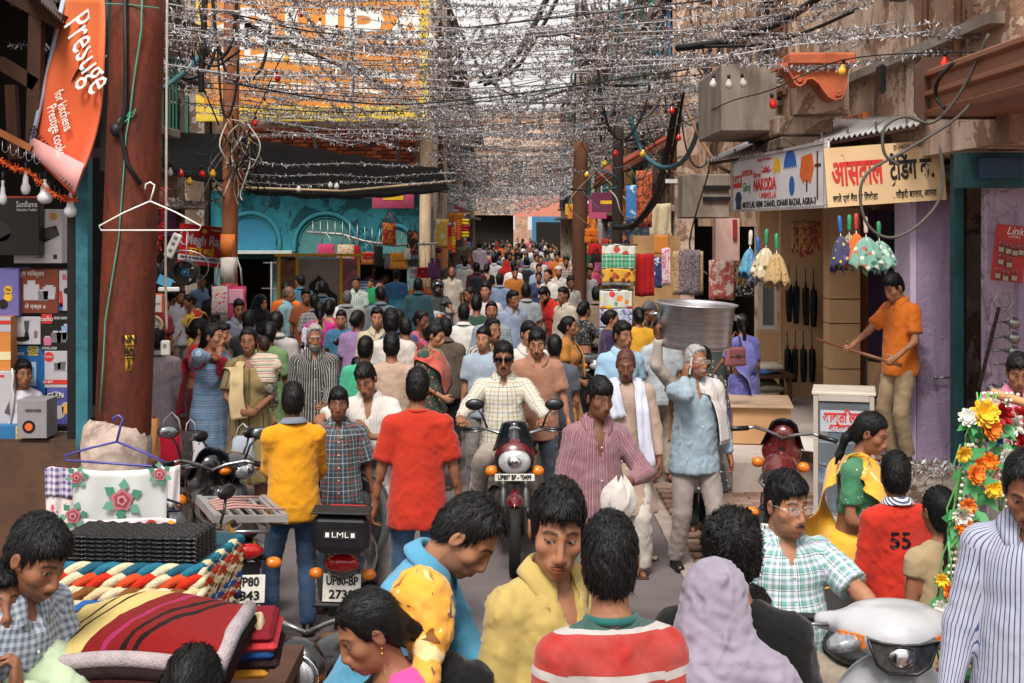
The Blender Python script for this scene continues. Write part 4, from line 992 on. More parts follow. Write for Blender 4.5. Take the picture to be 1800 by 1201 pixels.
bt(S1,'RAMSON',.10,RED,SX(1317),h*.70,fit=.46);bt(S1,'Shree',.09,RED,SX(1337),h*.64,1.6);bt(S1,'NAKODA',.185,RED,SX(1352),h*.45,bold=.006,fit=.95);bt(S1,'UMBRELLA',.09,RED,SX(1358),h*.26,fit=.68)
bt(S1,'Gloroj',.15,GRN,SX(1315),h*.44,shear=.3,fit=.34);bt(S1,'Regd. Mr. Disco',.05,RED,SX(1352),h*.90,1.8)
decal(S1,[(SX(x),(370-y)/118*h) for x,y in((1292,366),(1304,366),(1303,350),(1305,338),(1301,326),(1294,326),(1290,340),(1292,352))],NAVY)
bt(S1,'MOTI LAL NEMI CHAND, JOHARI BAZAR, AGRA-3',.098,BLK,SX(1373),h*.11,bold=.002,fit=w*.775)
sunp=[(SX(1355+12*(1 if i%2 else .45)*math.cos(i*.314)),h*.66+.10*(1 if i%2 else .45)*math.sin(i*.314)) for i in range(0,11)];decal(S1,sunp,RED)
def umb(cx,cy,rx,ry,m,seg=6):
 pts=[(cx+rx*math.cos(math.pi*i/16),cy+ry*math.sin(math.pi*i/16)) for i in range(17)]
 for k in range(seg):pts+=[(cx-rx+2*rx*(k+.5)/seg,cy+ry*.16),(cx-rx+2*rx*(k+1)/seg,cy)]
 decal(S1,pts[:-1],m)
umb(SX(1375),h*.62,.16,.17,YEL);umb(SX(1398),h*.66,.24,.20,BLU);decal(S1,disc(SX(1401),h*.38,.10,.10),BLU)
decal(S1,[(SX(x),(365-y)/118*h) for x,y in((1414,302),(1417,268),(1433,264),(1436,290),(1431,320),(1424,312),(1419,318))],ORG);decal(S1,rectp(1424,312,1426,334),BLK);decal(S1,rectp(1440,262,1442,350),MAR);decal(S1,rectp(1437,285,1446,291),MAR)
S2,w,h=board('shop_sign','cream painted signboard with red and black Hindi lettering','sign',P(1455,365,12.55),P(1664,351,12.35),.545,mat('cream_board','#d9b88c',.6,0,.08,2,.05,8,'#b3946b',.35))
bt(S2,'ओसवाल',.32,RED,w*.27,h*.54,bold=.010,fit=w*.44);bt(S2,'टेिडंग कं.',.26,BLK,w*.73,h*.54,bold=.008,fit=w*.37)
decal(S2,ribbon([(w*.585,h*.36),(w*.57,h*.30),(w*.555,h*.29)],.018),BLK)
bt(S2,'छाते एवं बैत के िवकेता',.082,BLK,w*.24,h*.13,bold=.002,fit=w*.38);bt(S2,'. जौहरी बाजार, आगरा',.085,BLK,w*.74,h*.13,bold=.002,fit=w*.36);bt(S2,'दूर.-2462267  मो. 9837007371',.055,BLK,w*.76,h*.93,fit=w*.34)
LH=root('building',(0,0,0),0,'lilac house with peeling paint and a dark teal door post at the right edge','building')
wbox('wall',4.02,8,11.55,11.7,0,3.3,LILAC2,LH);wbox('wall',4.0,8,8.2,11.5,3.62,8,PL_TAN,LH)
pbox('door_post',1678,1694,245,860,11.9,.12,TEALD,LH);pbox('door_edge',1695,1699,245,860,11.95,.1,BLACKM,LH);pbox('lintel',1690,1800,268,330,11.2,.2,TEALD,LH);pbox('lintel_panel',1722,1800,278,314,11.15,.05,mat('blue_panel','#233f58',.6),LH)
pbox('side_post',1790,1800,370,700,11.3,.1,LILAC,LH)
AW=root('rolled_shutter',(3.17,10.5,3.5),0,'brown ribbed metal shutter box projecting from the lilac house','awning')
b=MB();pr=[(0,0),(.05,.02),(.05,.10),(.0,.12),(.0,.15),(.05,.17),(.05,.25),(0,.27),(0,.30),(.06,.33),(.5,.36),(1.2,.36),(1.2,-.04),(.02,-.04)]
b.prism([(y_,z_) for y_,z_ in pr][::-1],-2.6,0,Matrix(((1,0,0),(0,1,0),(0,0,1))));b.build('box',mat('brown_enamel','#8a5a41',.45,.2,.12,4,.05,20,'#5b3a2b',.5,stretch=(1,.2,1)),AW)
b=MB();b.prism([(-.02,-.06),(-.07,.0),(-.07,.34),(.0,.42),(1.2,.42),(1.2,-.06)][::-1],0.0,.03);b.build('end_plate',mat('brown_enamel_dark','#4a2f24',.6),AW)
wbox('upper_opening',3.9,3.98,8.3,11.0,3.95,4.75,DARK,LH);lm=MB();lm.beam((3.2,11.4,4.55),(4.0,8.4,4.55),.12,.12);lm.build('beam',BLACKM,LH)
PH=root('building',(0,0,0),0,'tall peach plaster house with stained wall and drainpipes beyond the umbrella shop','building')
wbox('wall',3.75,9,17.4,27.5,2.6,9.0,PL_PEACH,PH);wbox('wall',3.55,9,17.45,20.0,0,2.598,PL_PALE,PH)
pbox('column',1113,1196,415,700,21.5,.6,mat('ochre_column','#c49b6d',.9,0,.14,2,.4,20,'#8f6b48',.6),PH)
pbox('concrete_lintel',1200,1282,306,384,19.2,.6,CONC,PH,.02);pbox('slat',1236,1284,326,333,19.15,.05,BLACKM,PH);pbox('slat',1236,1284,346,353,19.15,.05,BLACKM,PH);pbox('lintel_panel',1258,1300,384,470,18.9,.3,mat('pink_plaster','#c9a59b',.9,0,.15,2,.3,20,'#8c706a',.6),PH)
pbox('red_mark',1289,1296,386,420,18.85,.05,mat('rust_red','#8a2a26',.8),PH);pbox('white_pipe',1170,1202,315,322,20,.05,WHITEP,PH)
for x,ym in((1186,22),(1256,19.6)):b=MB();b.tube([P(x,0,ym),P(x,300,ym)],.035,8);b.build('drainpipe',mat('rusty_pipe','#8e6a55',.8,0,.2,5),PH)
for y0 in(19.0,21.8,24.6):window_to(PH,3.75,y0,y0+1.0,4.4,5.9,'R',FRB,PANE,SHUTS[2]);window_to(PH,3.75,y0,y0+1.0,6.9,8.3,'R',FRB,PANE)
RW=root('shop_awning',P(1020,325,30),0,'red-brown sheet awning on a slant beyond the wooden pole','awning')
b=MB();fl,fr,br,bl=P(1045,318,31),P(1172,243,27),P(1180,232,28.5),P(1052,300,32.5);b.sheet(lambda u,v:fl.lerp(fr,u).lerp(bl.lerp(br,u),v),6,2,.09);into(RW,b.build('sheet',mat('red_oxide_sheet','#9a4632',.7,.1,.15,2,.1,20,'#5e2c22',.5)))
b=MB();b.beam(fl+Vector((0,0,-.12)),fr+Vector((0,0,-.12)),.08,.12);into(RW,b.build('fascia',mat('brown_fascia','#7a4630',.8)))
for k,(y0,y1,h,m,fl,lab) in enumerate(((27.7,33,7.5,PL_TAN,2,'tan three storey house behind the wooden utility pole'),(33.2,40,9.5,PL_GREY,3,'grey plaster house with shuttered windows beyond the red awning'),(40.2,50,8.2,plaster('plaster_ochre','#b58f62','#7d6350','#54463c',.57),2,'ochre house with balcony halfway down the lane'),(50.2,64,10.5,plaster('plaster_rose','#a9806f','#7d6350','#54463c',.57),3,'rose plaster house far down the lane on the sunny side'),(64.2,84,9.5,PL_PALE,3,'pale house at the far end of the lane'))):
 building(lab,'R',3.3+.25*(k%2)-.2*k*(k>2)*.4,y0,y1,h,m,fl,seed=k)
# ================= left side
AP=root('building',(0,0,0),0,'dark open-fronted appliance shop with a timber roof and a teal post','building')
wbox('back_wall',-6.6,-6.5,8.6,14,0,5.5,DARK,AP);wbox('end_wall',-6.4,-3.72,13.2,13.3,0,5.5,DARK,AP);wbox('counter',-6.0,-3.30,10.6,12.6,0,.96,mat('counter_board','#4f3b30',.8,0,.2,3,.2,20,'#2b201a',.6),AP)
wbox('counter_face',-6.2,-3.28,10.55,10.59,0,.94,mat('brown_hardboard','#5a4132',.85,0,.2,4,.2,20,'#362820',.6),AP)
pbox('post',133,154,268,790,10.5,.12,mat('teal_post','#2c6b78',.7,0,.2,6,.3,30,'#14343b',.6),AP);pbox('post_side',118,131,275,780,10.62,.1,BLACKM,AP);pbox('pipe',176,190,0,300,10.4,.1,mat('grey_green_pipe','#3d4a48',.6,.2,.15,6),AP)
pbox('crossbar',55,182,260,276,10.45,.05,mat('mauve_bar','#7a6a92',.7,0,.15,6),AP)
b=MB();b.beam(P(-10,228,10.4),P(56,262,10.45),.09,.05);b.build('rail',mat('orange_brown_wood','#9b5c33',.8,0,.2,8),AP)
for i in range(5):
 q=P(4+i*14,248+i*5,10.35);b=MB();b.tube([q,q+Vector((0,0,-.07)),q+Vector((.02,0,-.09)),q+Vector((.045,0,-.07)),q+Vector((.045,0,-.04))],.004,5);b.build('hook',STEEL,AP)
for(x0,y0,x1,y1,w_) in((0,110,66,150,.1),(66,0,60,250,.10),(0,-20,110,40,.12),(20,150,26,280,.08)):b=MB();b.beam(P(x0,y0,10.6),P(x1,y1,10.6),w_,w_);b.build('beam',TIMBER,AP)
tin(AP,P(70,0,9.9),P(116,44,10.6),P(60,-60,12),P(0,-60,11),10,mat('old_roof_sheet','#4c4440',.7,.3,.2,5,.1,20),.015)
wbox('roof',-6.5,-3.95,9.0,14,4.9,5.0,TIMBER,AP);wbox('front_post',-4.15,-4.0,9.05,9.2,0,4.9,TIMBER,AP)
PBN,w,h=None,0,0
a,c_,d_,e_=P(113,-6,10.9),P(181,-8,10.2),P(133,344,10.15),P(52,268,10.5)
BN=root('banner',a,0,'tall orange kitchenware banner hanging aslant beside the appliance shop','banner');b=MB()
b.sheet(lambda u,v:Vector(a).lerp(Vector(c_),u).lerp(Vector(e_).lerp(Vector(d_),u),v)+Vector((u*.40*v*(1-v),.03*math.sin(v*9+u*2),0)),8,24,.01)
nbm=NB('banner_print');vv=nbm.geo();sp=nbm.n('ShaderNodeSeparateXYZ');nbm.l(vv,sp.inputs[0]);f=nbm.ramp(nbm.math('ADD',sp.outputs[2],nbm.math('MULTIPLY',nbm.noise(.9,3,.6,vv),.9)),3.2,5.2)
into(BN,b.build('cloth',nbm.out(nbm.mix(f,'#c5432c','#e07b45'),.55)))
def on_banner(u,v,o=.02):p=Vector(a).lerp(Vector(c_),u).lerp(Vector(e_).lerp(Vector(d_),u),v);return p+Vector((u*.40*v*(1-v),-o-.03,0))
ux=(Vector(c_)-Vector(a)).normalized();vy=(Vector(e_)-Vector(a)).normalized()
def btext(s,u,v,size,m,ang=None,sx=1.0,shear=0.0):
 p=on_banner(u,v);dirx=(on_banner(u+.05,v+.05*ang)-on_banner(u-.05,v-.05*ang)).normalized();y=-vy;z=dirx.cross(y).normalized();y=z.cross(dirx)
 o=text('lettering',s,size,m,None,(0,0,0),(0,0,0),.003,'CENTER',sx,shear);M=Matrix((dirx,y,z)).transposed().to_4x4();M.translation=p;o.matrix_world=M;into(BN,o)
btext('Prestige',.70,.30,.40,WHT,.55,.62,.2);btext('for kitchens',.44,.66,.13,WHT,.55,.62,.1);btext('Prestige cooks',.40,.78,.13,WHT,.55,.62,.1)
q=[on_banner(.48+.30*t-.0*t*t,.50-.10*math.sin(t*2.6)) for t in np.linspace(0,1.1,14)];b=MB();b.tube(q,[.004+.028*math.sin(math.pi*i/13) for i in range(14)],6,flat=.15);into(BN,b.build('print',mat('banner_swoosh','#5d3c34',.6)))
b=MB();a2,b2,c2,d2=on_banner(.05,.90),on_banner(1.0,.845),on_banner(1.0,.985),on_banner(.05,.985);b.sheet(lambda u,v:a2.lerp(b2,u).lerp(d2.lerp(c2,u),v),4,2,.004);into(BN,b.build('print',mat('banner_pink','#d79a98',.6)))
btext('PRAKASH & COMPANY',.45,.925,.12,BLK,.10,.62)
b=MB();b.tube([P(113,-6,10.86),P(52,270,10.46)],.02,6);into(BN,b.build('edge_pole',mat('pale_blue_edge','#9fb2c8',.5)))
building('dark timber house behind the rusty pole','L',-4.6,13.4,16.6,4.6,PL_GREY,2,seed=21,n=1);building('shabby house behind the red wool shop banner','L',-5.75,17.5,24.0,7.2,plaster('plaster_mauve','#8d7a78','#7d6350','#54463c',.57),2,seed=22)
LW=root('building',(0,0,0),0,'soot-grey house front behind the orange-banded pole','building');wbox('wall',-12,-6.45,28.6,33,2.4,8,PL_GREY,LW);wbox('shop_back',-12,-6.45,30,30.1,0,2.4,DARK,LW);window_front(LW,28.6,-7.6,-6.8,4,5.3,FRG,PANE);wbox('pillar',-7.0,-6.6,28.62,28.9,0,2.398,PL_GREY,LW);wbox('pillar',-9.4,-9.0,28.62,28.9,0,2.398,PL_GREY,LW)
TB=root('building',(0,0,0),0,'teal painted arcade house with arched panels under a brick upper wall','building')
YT=29.0
wbox('wall',-6.4,-1.95,YT,YT+4,1.95,3.35,TEAL,TB);wbox('wall',-6.4,-1.95,YT+.12,YT+4,3.35,8.2,mat('mortar','#8f7a6a',.95,0,.2,3),TB)
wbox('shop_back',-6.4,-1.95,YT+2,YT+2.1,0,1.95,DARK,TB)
for x in(-6.2,-4.95,-3.45,-2.1):wbox('pillar',x-.13,x+.13,YT+.02,YT+.3,0,1.93,mat('grey_teal_pillar','#5f7f80',.85,0,.15,3,.3,20,'#39494a',.6),TB)
for xc,rr,zb in((-5.55,.62,2.25),(-3.95,.66,2.2),(-2.48,.36,2.25)):
 b=MB();pts=[(xc+rr*math.cos(t),YT-.03,zb+rr*1.0*math.sin(t)) for t in np.linspace(0,math.pi,22)];b.tube([(xc+rr,YT-.03,zb-.25)]+pts+[(xc-rr,YT-.03,zb-.25)],.05,6);b.tube([(xc+(p[0]-xc)*.88,YT-.02,zb+(p[2]-zb)*.88) for p in pts],.02,5);b.build('arch_moulding',mat('teal_moulding','#2f7a88',.8),TB)
 b=MB();b.prism([(xc+rr*.86*math.cos(t),zb+rr*.86*math.sin(t)) for t in np.linspace(0,math.pi,20)]+[(xc-rr*.86,zb-.25),(xc+rr*.86,zb-.25)],YT-.012,YT+.01);b.build('arch_panel',mat('weathered_teal','#4c8483',.85,0,.3,1.5,.3,20,'#3b6a6c',.8) if xc>-5 else mat('bright_teal','#2a7390',.8),TB)
wbox('string_course',-6.4,-1.93,YT-.12,YT+.1,1.9,2.02,TEALD,TB)
wbox('white_awning',-5.9,-4.6,YT-.5,YT-.02,2.02,2.08,mat('white_cloth_awning','#b9c4bd',.8),TB)
brickwork(TB,(-5.85,YT+.08,3.5),'x',16,15,.03)
BB,w,h=board('billboard','huge orange innerwear billboard with a yellow border high on the left','billboard',P(345,213,27.5),P(752,213,27.5),2.75,mat('billboard_orange','#cf8638',.7,0,.12,.8,.05,8,'#b9702f',.4),frame=mat('billboard_yellow','#d3b23c',.5),fw=.17)
bt(BB,'www.rupa.co.in',.17,WHT,w*.87,h*.90);bt(BB,'RUPA',1.15,WHT,w*.60,h*.66,1.45,bold=.03);bt(BB,'JON',.9,WHT,w*.17,h*.58,1.0,bold=.02)
decal(BB,ribbon([(w*.10+w*.85*t,h*.40+.20*math.sin(t*5)) for t in np.linspace(0,1,20)],.20),WHT);bt(BB,'FASHION BREAK',.30,WHT,w*.60,h*.24,1.2,bold=.01)
decal(BB,rect(.18,.02,w-.18,.30),mat('billboard_band','#d3b644',.5),z=.026);bt(BB,'R. KASHYAP HOSIERY, JOHARI BAZAR, AGRA',.17,BLK,w*.5,.16,1.1,z=.031)
for x in(.6,2.3,4.0):b=MB();b.beam((x,.0,-.10),(x,h,-.10),.1,.1,(0,0,1));b.beam((x,.1,-.06),(x,-.9,-1.3),.07,.07,(0,0,1));b.build('support',STEEL,BB)
TP=root('tarpaulin',P(540,300,25),0,'black tarpaulin awning sagging in front of the teal arcade','awning');b=MB()
fl,fr,bl,br=P(432,337,24.2),P(790,332,25.5),P(424,236,25.6),P(772,292,26.6);b.sheet(lambda u,v:fl.lerp(fr,u).lerp(bl.lerp(br,u),v)+Vector((0,0,-.12*math.sin(u*math.pi)*(1-v)-.035*abs(math.sin(u*16))-.03*math.sin(v*8))),40,10,.015)
into(TP,b.build('sheet',mat('black_tarp','#0b0b0c',.9,0,.3,5,.3,20,spec=.1)))
b=MB();b.tube([P(425,330,24.2),P(600,336,24.8),P(800,318,25.5)],.025,6);into(TP,b.build('bamboo_pole',mat('bamboo','#b09a78',.7)))
TP2=root('tarpaulin',P(330,280,19),0,'black cloth awning over the wool shop beside the orange pole','awning');b=MB()
fl,fr,bl,br=P(285,290,17.5),P(392,318,18.0),P(290,232,21),P(400,236,20.5);b.sheet(lambda u,v:fl.lerp(fr,u).lerp(bl.lerp(br,u),v)+Vector((0,0,-.08*math.sin(u*3.1)*(1-v))),20,8,.012);into(TP2,b.build('sheet',MATS['black_tarp']))
PT=root('building',(0,0,0),0,'pale cream tower house rising behind the tall cream pole','building')
wbox('wall',-5.5,-1.9,34,40,2.7,12,PL_PALE,PT);wbox('shop_back',-5.5,-3.2,36,36.1,0,2.7,DARK,PT);wbox('pillar',-2.3,-1.92,34.02,34.4,0,2.698,PL_PALE,PT)
for z0 in(3.6,6.6,9.4):window_front(PT,34,-2.75,-2.1,z0,z0+1.3,FRB,PANE);window_to(PT,-1.9,35.2,36.2,z0,z0+1.3,'L',FRB,PANE)
wbox('cornice',-5.5,-1.7,33.8,40,5.9,6.08,CONC,PT)
for k,(y0,y1,h,m,fl,lab) in enumerate(((40.3,50,9.0,PL_TAN,3,'tan house with windows past the pale tower'),(50.2,64,11.5,PL_GREY,3,'grey house in the far left row of the lane'),(64.3,84,9.5,PL_PEACH,3,'peach house closing the far left row'))):
 building(lab,'L',-3.0+.35*k,y0,y1,h,m,fl,seed=40+k)
EB=root('building',(0,0,0),0,'house with a blue doorway and salmon lintel closing the end of the lane','building')
wbox('wall',-6,8,96,99,3.3,10.5,PL_TAN,EB);wbox('lintel',.2,4.2,95.9,96.2,3.2,4.6,mat('salmon_paint','#c07a66',.8),EB);wbox('door_frame',1.4,4.0,95.8,96.1,0,3.2,mat('blue_frame','#3b6f94',.7),EB);wbox('door',1.7,3.7,95.7,95.79,0,2.8,DARK,EB);wbox('pillar',.2,1.1,95.7,96.3,0,3.2,mat('patterned_pillar','#a9866f',.9,0,.4,3),EB);wbox('shop_back',-6,.1,97,97.2,0,3.3,DARK,EB);wbox('pillar',4.1,4.8,95.7,96.2,0,3.3,mat('salmon_pillar','#b8685a',.8),EB)
for i in range(5):window_front(EB,96,-5+2.4*i,-4+2.4*i,5.3,7.0,FRB,PANE)
wbox('floor_band',-6,8,95.8,96.01,7.9,8.15,CONC,EB)
# ---------------------------------------------------------------- poles, garlands, cables, bulbs, goods
R2=random.Random(23)
# ---- poles
def pole(label,px0,px1,ptop,pbase,Y,Yb,r,m,cat='pole',name='street_pole',r2=None):
 a=P(px1,pbase,Yb);a.z=max(a.z,0) if a.z>-.4 else 0;a.z=0 if pbase>900 else a.z;t=P(px0,ptop,Y);R=root(name,(a.x,a.y,a.z),0,label,cat)
 b=MB();n=10;b.tube([(Vector(t)-a)*(i/n) for i in range(n+1)],[r+((r2 or r)-r)*i/n for i in range(n+1)],20);b.build('shaft',m,R);return R,a,Vector(t)
rust=NB('rusty_steel');ob=rust.obj();n1=rust.noise(3,5,.7,rust.scale(ob,1,1,.3),.5);n2=rust.noise(26,4,.7,rust.scale(ob,1,1,.5))
c=rust.mix(rust.ramp(n1,.35,.65),'#3c1d14','#6f3220');c=rust.mix(rust.math('MULTIPLY',rust.ramp(n2,.5,.75),.7),c,'#20110d');rust.bump(n2,.3,.01);M_RUST=rust.out(c,.72,.1,.3)
RP,a,t=pole('thick rusty steel pole with green twine and a yellow number patch',246,205,-40,925,9.6,9.6,.196,M_RUST,r2=.183)
def onpole(px,py,o=.20):q=P(px,py,9.6);return q-a+Vector((0,-o,0))
b=MB();b.lathe([(.22,0),(.25,.1),(.235,.55),(.245,.80),(.225,.92),(.18,.97)],(0,0,.30),18);b.build('plaster_collar',mat('broken_plaster','#b9a79b',.95,0,.3,6,.9,14,'#4a2c20',.9),RP)
pts=[(255,560),(234,596),(232,612)]
def patch(x0,x1,y0,y1,m,o=.004):
 b=MB();cx=lambda py:246+(205-246)*((py+40)/965.);R=.19
 def f(u,v):
  py=y0+(y1-y0)*v;px=x0+(x1-x0)*u;c=P(cx(py),py,9.6);off=max(-.96,min(.96,(px-cx(py))/FPX*9.6/R));return Vector((c.x+R*off,9.6-(R+o)*math.sqrt(1-off*off),c.z))-a
 b.sheet(f,6,4,.003);return b.build('number_patch',m,RP),f
_,f=patch(233,251,586,647,mat('yellow_number_paint','#c79a2a',.75,0,.2,12,dirt='#6b3a1a',dirt_amt=.5))
for s_,y in(('NN',590),('80',613),('1',634)):
 q=P(243,y,9.6);o=text('lettering',s_,.085,BLK,RP,Vector((q.x-.012,9.6-.188,q.z-.012))-a,(math.pi/2,0,math.radians(38)),.012,sx=.8)
for y in(604,626):q=P(243,y,9.6);MB().box((0,0,0),(.075,.012,.006)).build('number_bar',BLK,RP,Vector((q.x-.012,9.6-.182,q.z))-a,(0,0,math.radians(38)))
b=MB();b.tube([onpole(x,y) for x,y in((264,-30),(262,60),(250,140),(243,200),(236,210))],.006,6);b.tube([onpole(x,y) for x,y in((243,200),(236,240),(232,300),(223,420),(200,560),(196,640),(190,720))],.005,6);b.tube([onpole(x,y) for x,y in((243,205),(252,196),(246,210),(232,206),(222,216),(230,222),(240,212))],.005,6)
b.tube([onpole(x,y,.19) for x,y in((196,14),(240,16),(292,22))],.004,5);b.build('twine',mat('green_twine','#3f8f78',.8),RP)
b=MB();b.tube([onpole(x,y,.21) for x,y in((234,-30),(236,120),(236,190),(226,232),(238,290),(262,326))],.015,7);b.ball(onpole(219,232),(.045,.04,.05),10,6);b.build('cable_tail',BLACKM,RP)
OP,a3,t3=pole('rust-brown pole painted orange, white and red at the bottom',408,402,-20,640,18,18,.105,mat('brown_pole_paint','#8c5334',.75,0,.2,3,.2,30,'#4a2a1c',.6,stretch=(1,1,.3)))
for y0,y1,c in((412,452,'orange_paint #d9732a'),(452,498,'white_paint_band #c9c2bb'),(498,515,'red_paint_band #b8382a'),(515,582,'white_paint_band #c9c2bb'),(582,640,'red_paint_band #b8382a')):
 n_,cc=c.split();q0,q1=P(402,y1,18),P(403,y0,18);b=MB();b.cyl(Vector((q0.x,18,max(0,q0.z)))-a3,Vector((q1.x,18,q1.z))-a3,.112,18);b.build('paint_band',mat(n_,cc,.7,0,.12,5,dirt='#5b4334',dirt_amt=.4),OP)
CP,_,_=pole('tall cream street pole with a number patch standing by the hanging bags',752,746,-30,560,28.4,28.4,.125,mat('cream_pole','#cdb596',.8,0,.15,2,.2,30,'#7d6852',.7,stretch=(1,1,.4)))
pole('weathered wooden pole covered with torn bills',1021,1017,250,600,30,30,.16,mat('wood_pole','#5b3a28',.9,0,.3,5,.5,30,'#241812',.7,stretch=(1,1,.15)),name='utility_pole')
pole('dark utility pole wrapped in black cables beside the red awning',1087,1083,215,560,25.5,25.5,.10,mat('dark_pole','#2b201a',.85,0,.3,5,.4,30),name='utility_pole')
pole('tall galvanised lamp pole on the left of the shops on the right',1018,1018,-30,420,33,33,.11,mat('pale_pole','#8f857c',.6,.2,.2,4),name='utility_pole')
LPz=P(940,50,20);LM=root('street_lamp',P(1000,70,20),0,'grey cobra-head street lamp hanging over the lane','street lamp');b=MB();b.ball((-.35,0,.12),(.30,.14,.085),16,8);b.build('lamp_head',mat('lamp_grey','#a9a8a6',.45),LM);b=MB();b.tube([(-.1,0,.10),(.25,0,.0),(.9,.1,-.1)],.035,8);b.build('arm',STEEL,LM)
# ---- tinsel garlands
TM=[mat('tinsel_silver','#b5b3b6',.5,.35,.1,30),mat('tinsel_grey','#6a686b',.5,.35,.2,30),mat('tinsel_copper','#7d5c48',.5,.3,.2,30),mat('tinsel_white','#d3d2d4',.5,.1,.05,30)]
def tinsel(p0,p1,sag,dens,size,seed,copper=.25,name='tinsel_garland',label=None,mid=None):
 r=np.random.RandomState(seed);p0,p1=A(*p0),A(*p1);L=np.linalg.norm(p1-p0);n=int(L*dens)
 def at(t):q=p0[None]+(p1-p0)[None]*t[:,None];q[:,2]-=sag*4*t*(1-t);q[:,2]+=.03*np.sin(t*L*3+seed);q[:,1]+=.05*np.sin(t*L*2.1+seed*2);return q
 t=r.uniform(0,1,n);c=at(t);d=r.normal(size=(n,3));d/=np.linalg.norm(d,axis=1)[:,None];e=np.cross(d,r.normal(size=(n,3)));e/=np.maximum(1e-6,np.linalg.norm(e,axis=1))[:,None]
 l=size*r.uniform(.4,1.1,n)[:,None];w=size*r.uniform(.07,.15,n)[:,None];a=c+d*l*.12;v=np.concatenate([a-e*w,a+e*w,c+d*l+e*w*.5+np.cross(d,e)*w*.8,c+d*l-e*w*.5]);i=np.arange(n)
 q=np.stack([i,n+i,2*n+i,3*n+i],1)
 m=max(6,int(L*1.6));tt=np.linspace(0,1,m);cc=at(tt);cr=.003+.0002*L;ring=np.array([(0,0,cr),(0,cr,-cr),(0,-cr,-cr)]);cv=(cc[:,None]+ring[None]).reshape(-1,3);nv=len(v)
 ci=np.arange(m-1)*3;cq=np.concatenate([np.stack([nv+ci+k,nv+ci+(k+1)%3,nv+ci+3+(k+1)%3,nv+ci+3+k],1) for k in range(3)])
 org=cc[m//2].copy();me=npmesh(name,np.concatenate([v,cv])-org,np.concatenate([q,cq]));mi=np.concatenate([r.choice(4,n,p=(lambda w:w/w.sum())(A(max(.05,.34-.2*copper),.44,copper*.7,max(.03,.22-.3*copper)))),np.full(len(cq),1)])
 for mm in TM:me.materials.append(mm)
 me.polygons.foreach_set('material_index',mi.astype(np.int32));me.polygons.foreach_set('use_smooth',np.zeros(len(mi),bool))
 return put(link(name,me,None,None,org),label or 'silver tinsel garland strung across the street','garland','silver tinsel garlands strung across the street')
def side_x(Y,s):return(-3.3 if Y<24 else-2.2)+.2 if s<0 else(2.9 if Y<40 else 3.0)
k=0;Y=12.4
while Y<92:
 dz=R2.uniform(-.40,.50);x0=-.315*Y if Y<15 else(-4.6 if Y<20 else(-5.2 if Y<27 else-2.3));x1=min(3.75,.37*Y) if Y<40 else 3.0;near=Y<24;sk=min(3.2,Y*.14)
 tinsel((x0+R2.uniform(-.2,.2),Y+R2.uniform(-1,1)*sk,4.78+dz+R2.uniform(-.3,.35)),(x1,Y+R2.uniform(-1,1)*sk,4.78+dz+R2.uniform(-.35,.35)),R2.uniform(.05,.55),R2.choice((80,120,165)) if near else(76 if Y<45 else 40),.058 if near else(.080 if Y<45 else .12),k,R2.choice((.15,.4,.7)))
 k+=1;Y+=.20+.0066*Y if Y<30 else .28+.0045*Y
for i in range(26):
 x=-3.0+6.4*(i+.5)/26;y0=13+R2.uniform(0,3);y1=y0+R2.uniform(7,16);tinsel((x+R2.uniform(-1,1),y0,4.7+R2.uniform(-.2,.4)),(x*.8+R2.uniform(-1,1),y1,4.6+R2.uniform(-.2,.4)),R2.uniform(.1,.5),90,.055,300+i,.5)
for(x0,y0,x1,y1,Ya,Yb,sg,d,sz,cp) in((1190,70,1800,52,13.5,10.5,.03,190,.05,.3),(1150,108,1800,78,14,11,.10,230,.05,.1),(1180,60,1810,28,13,11.5,.05,190,.05,.45),(1090,92,1440,96,15,13.5,.06,230,.05,.15),(300,25,700,-8,14,16,.02,150,.055,.3),(290,75,640,55,13.6,17,.12,140,.055,.3),(830,75,1060,30,15,15,.1,150,.055,.6),(300,180,900,190,17,24,.25,110,.06,.3),(330,235,760,225,22,24,.1,95,.07,.1),(330,120,800,150,15,19,.2,120,.055,.3),(430,285,780,288,24.6,25.6,.03,90,.06,.05),(430,305,800,305,24.4,25.6,.05,90,.06,.05),(430,322,800,318,24.1,25.4,.03,90,.06,.05),(290,350,400,348,18.5,18.2,.02,220,.05,.05),(290,358,400,352,18.4,18.1,.02,220,.05,.05)):
 tinsel(P(x0,y0,Ya),P(x1,y1,Yb),sg,d,sz,500+x0+y0,cp)
for i in range(18):
 f=i/17;tinsel(P(775,318+30*f,44+f*6),P(1005,310+32*f,44+f*6),.35+.3*f,75,.10,700+i,.03,'light_net_strand','pale glittering light strand of the net hung low over the far crowd')['group']='strands of the light net over the far crowd'
for i in range(38):
 Ya=R2.uniform(13,30);xa=R2.uniform(-.30,.34)*Ya;xa=max(-4.4,min(3.4,xa));xb=max(-4.4,min(3.4,xa+R2.choice((-1,1))*R2.uniform(1.2,3.5)));tinsel((xa,Ya,4.75+R2.uniform(-.5,.8)),(xb,Ya+R2.uniform(-2.5,4),4.75+R2.uniform(-.5,.8)),R2.uniform(.15,.8),105,.056,1300+i,R2.choice((.2,.5)))
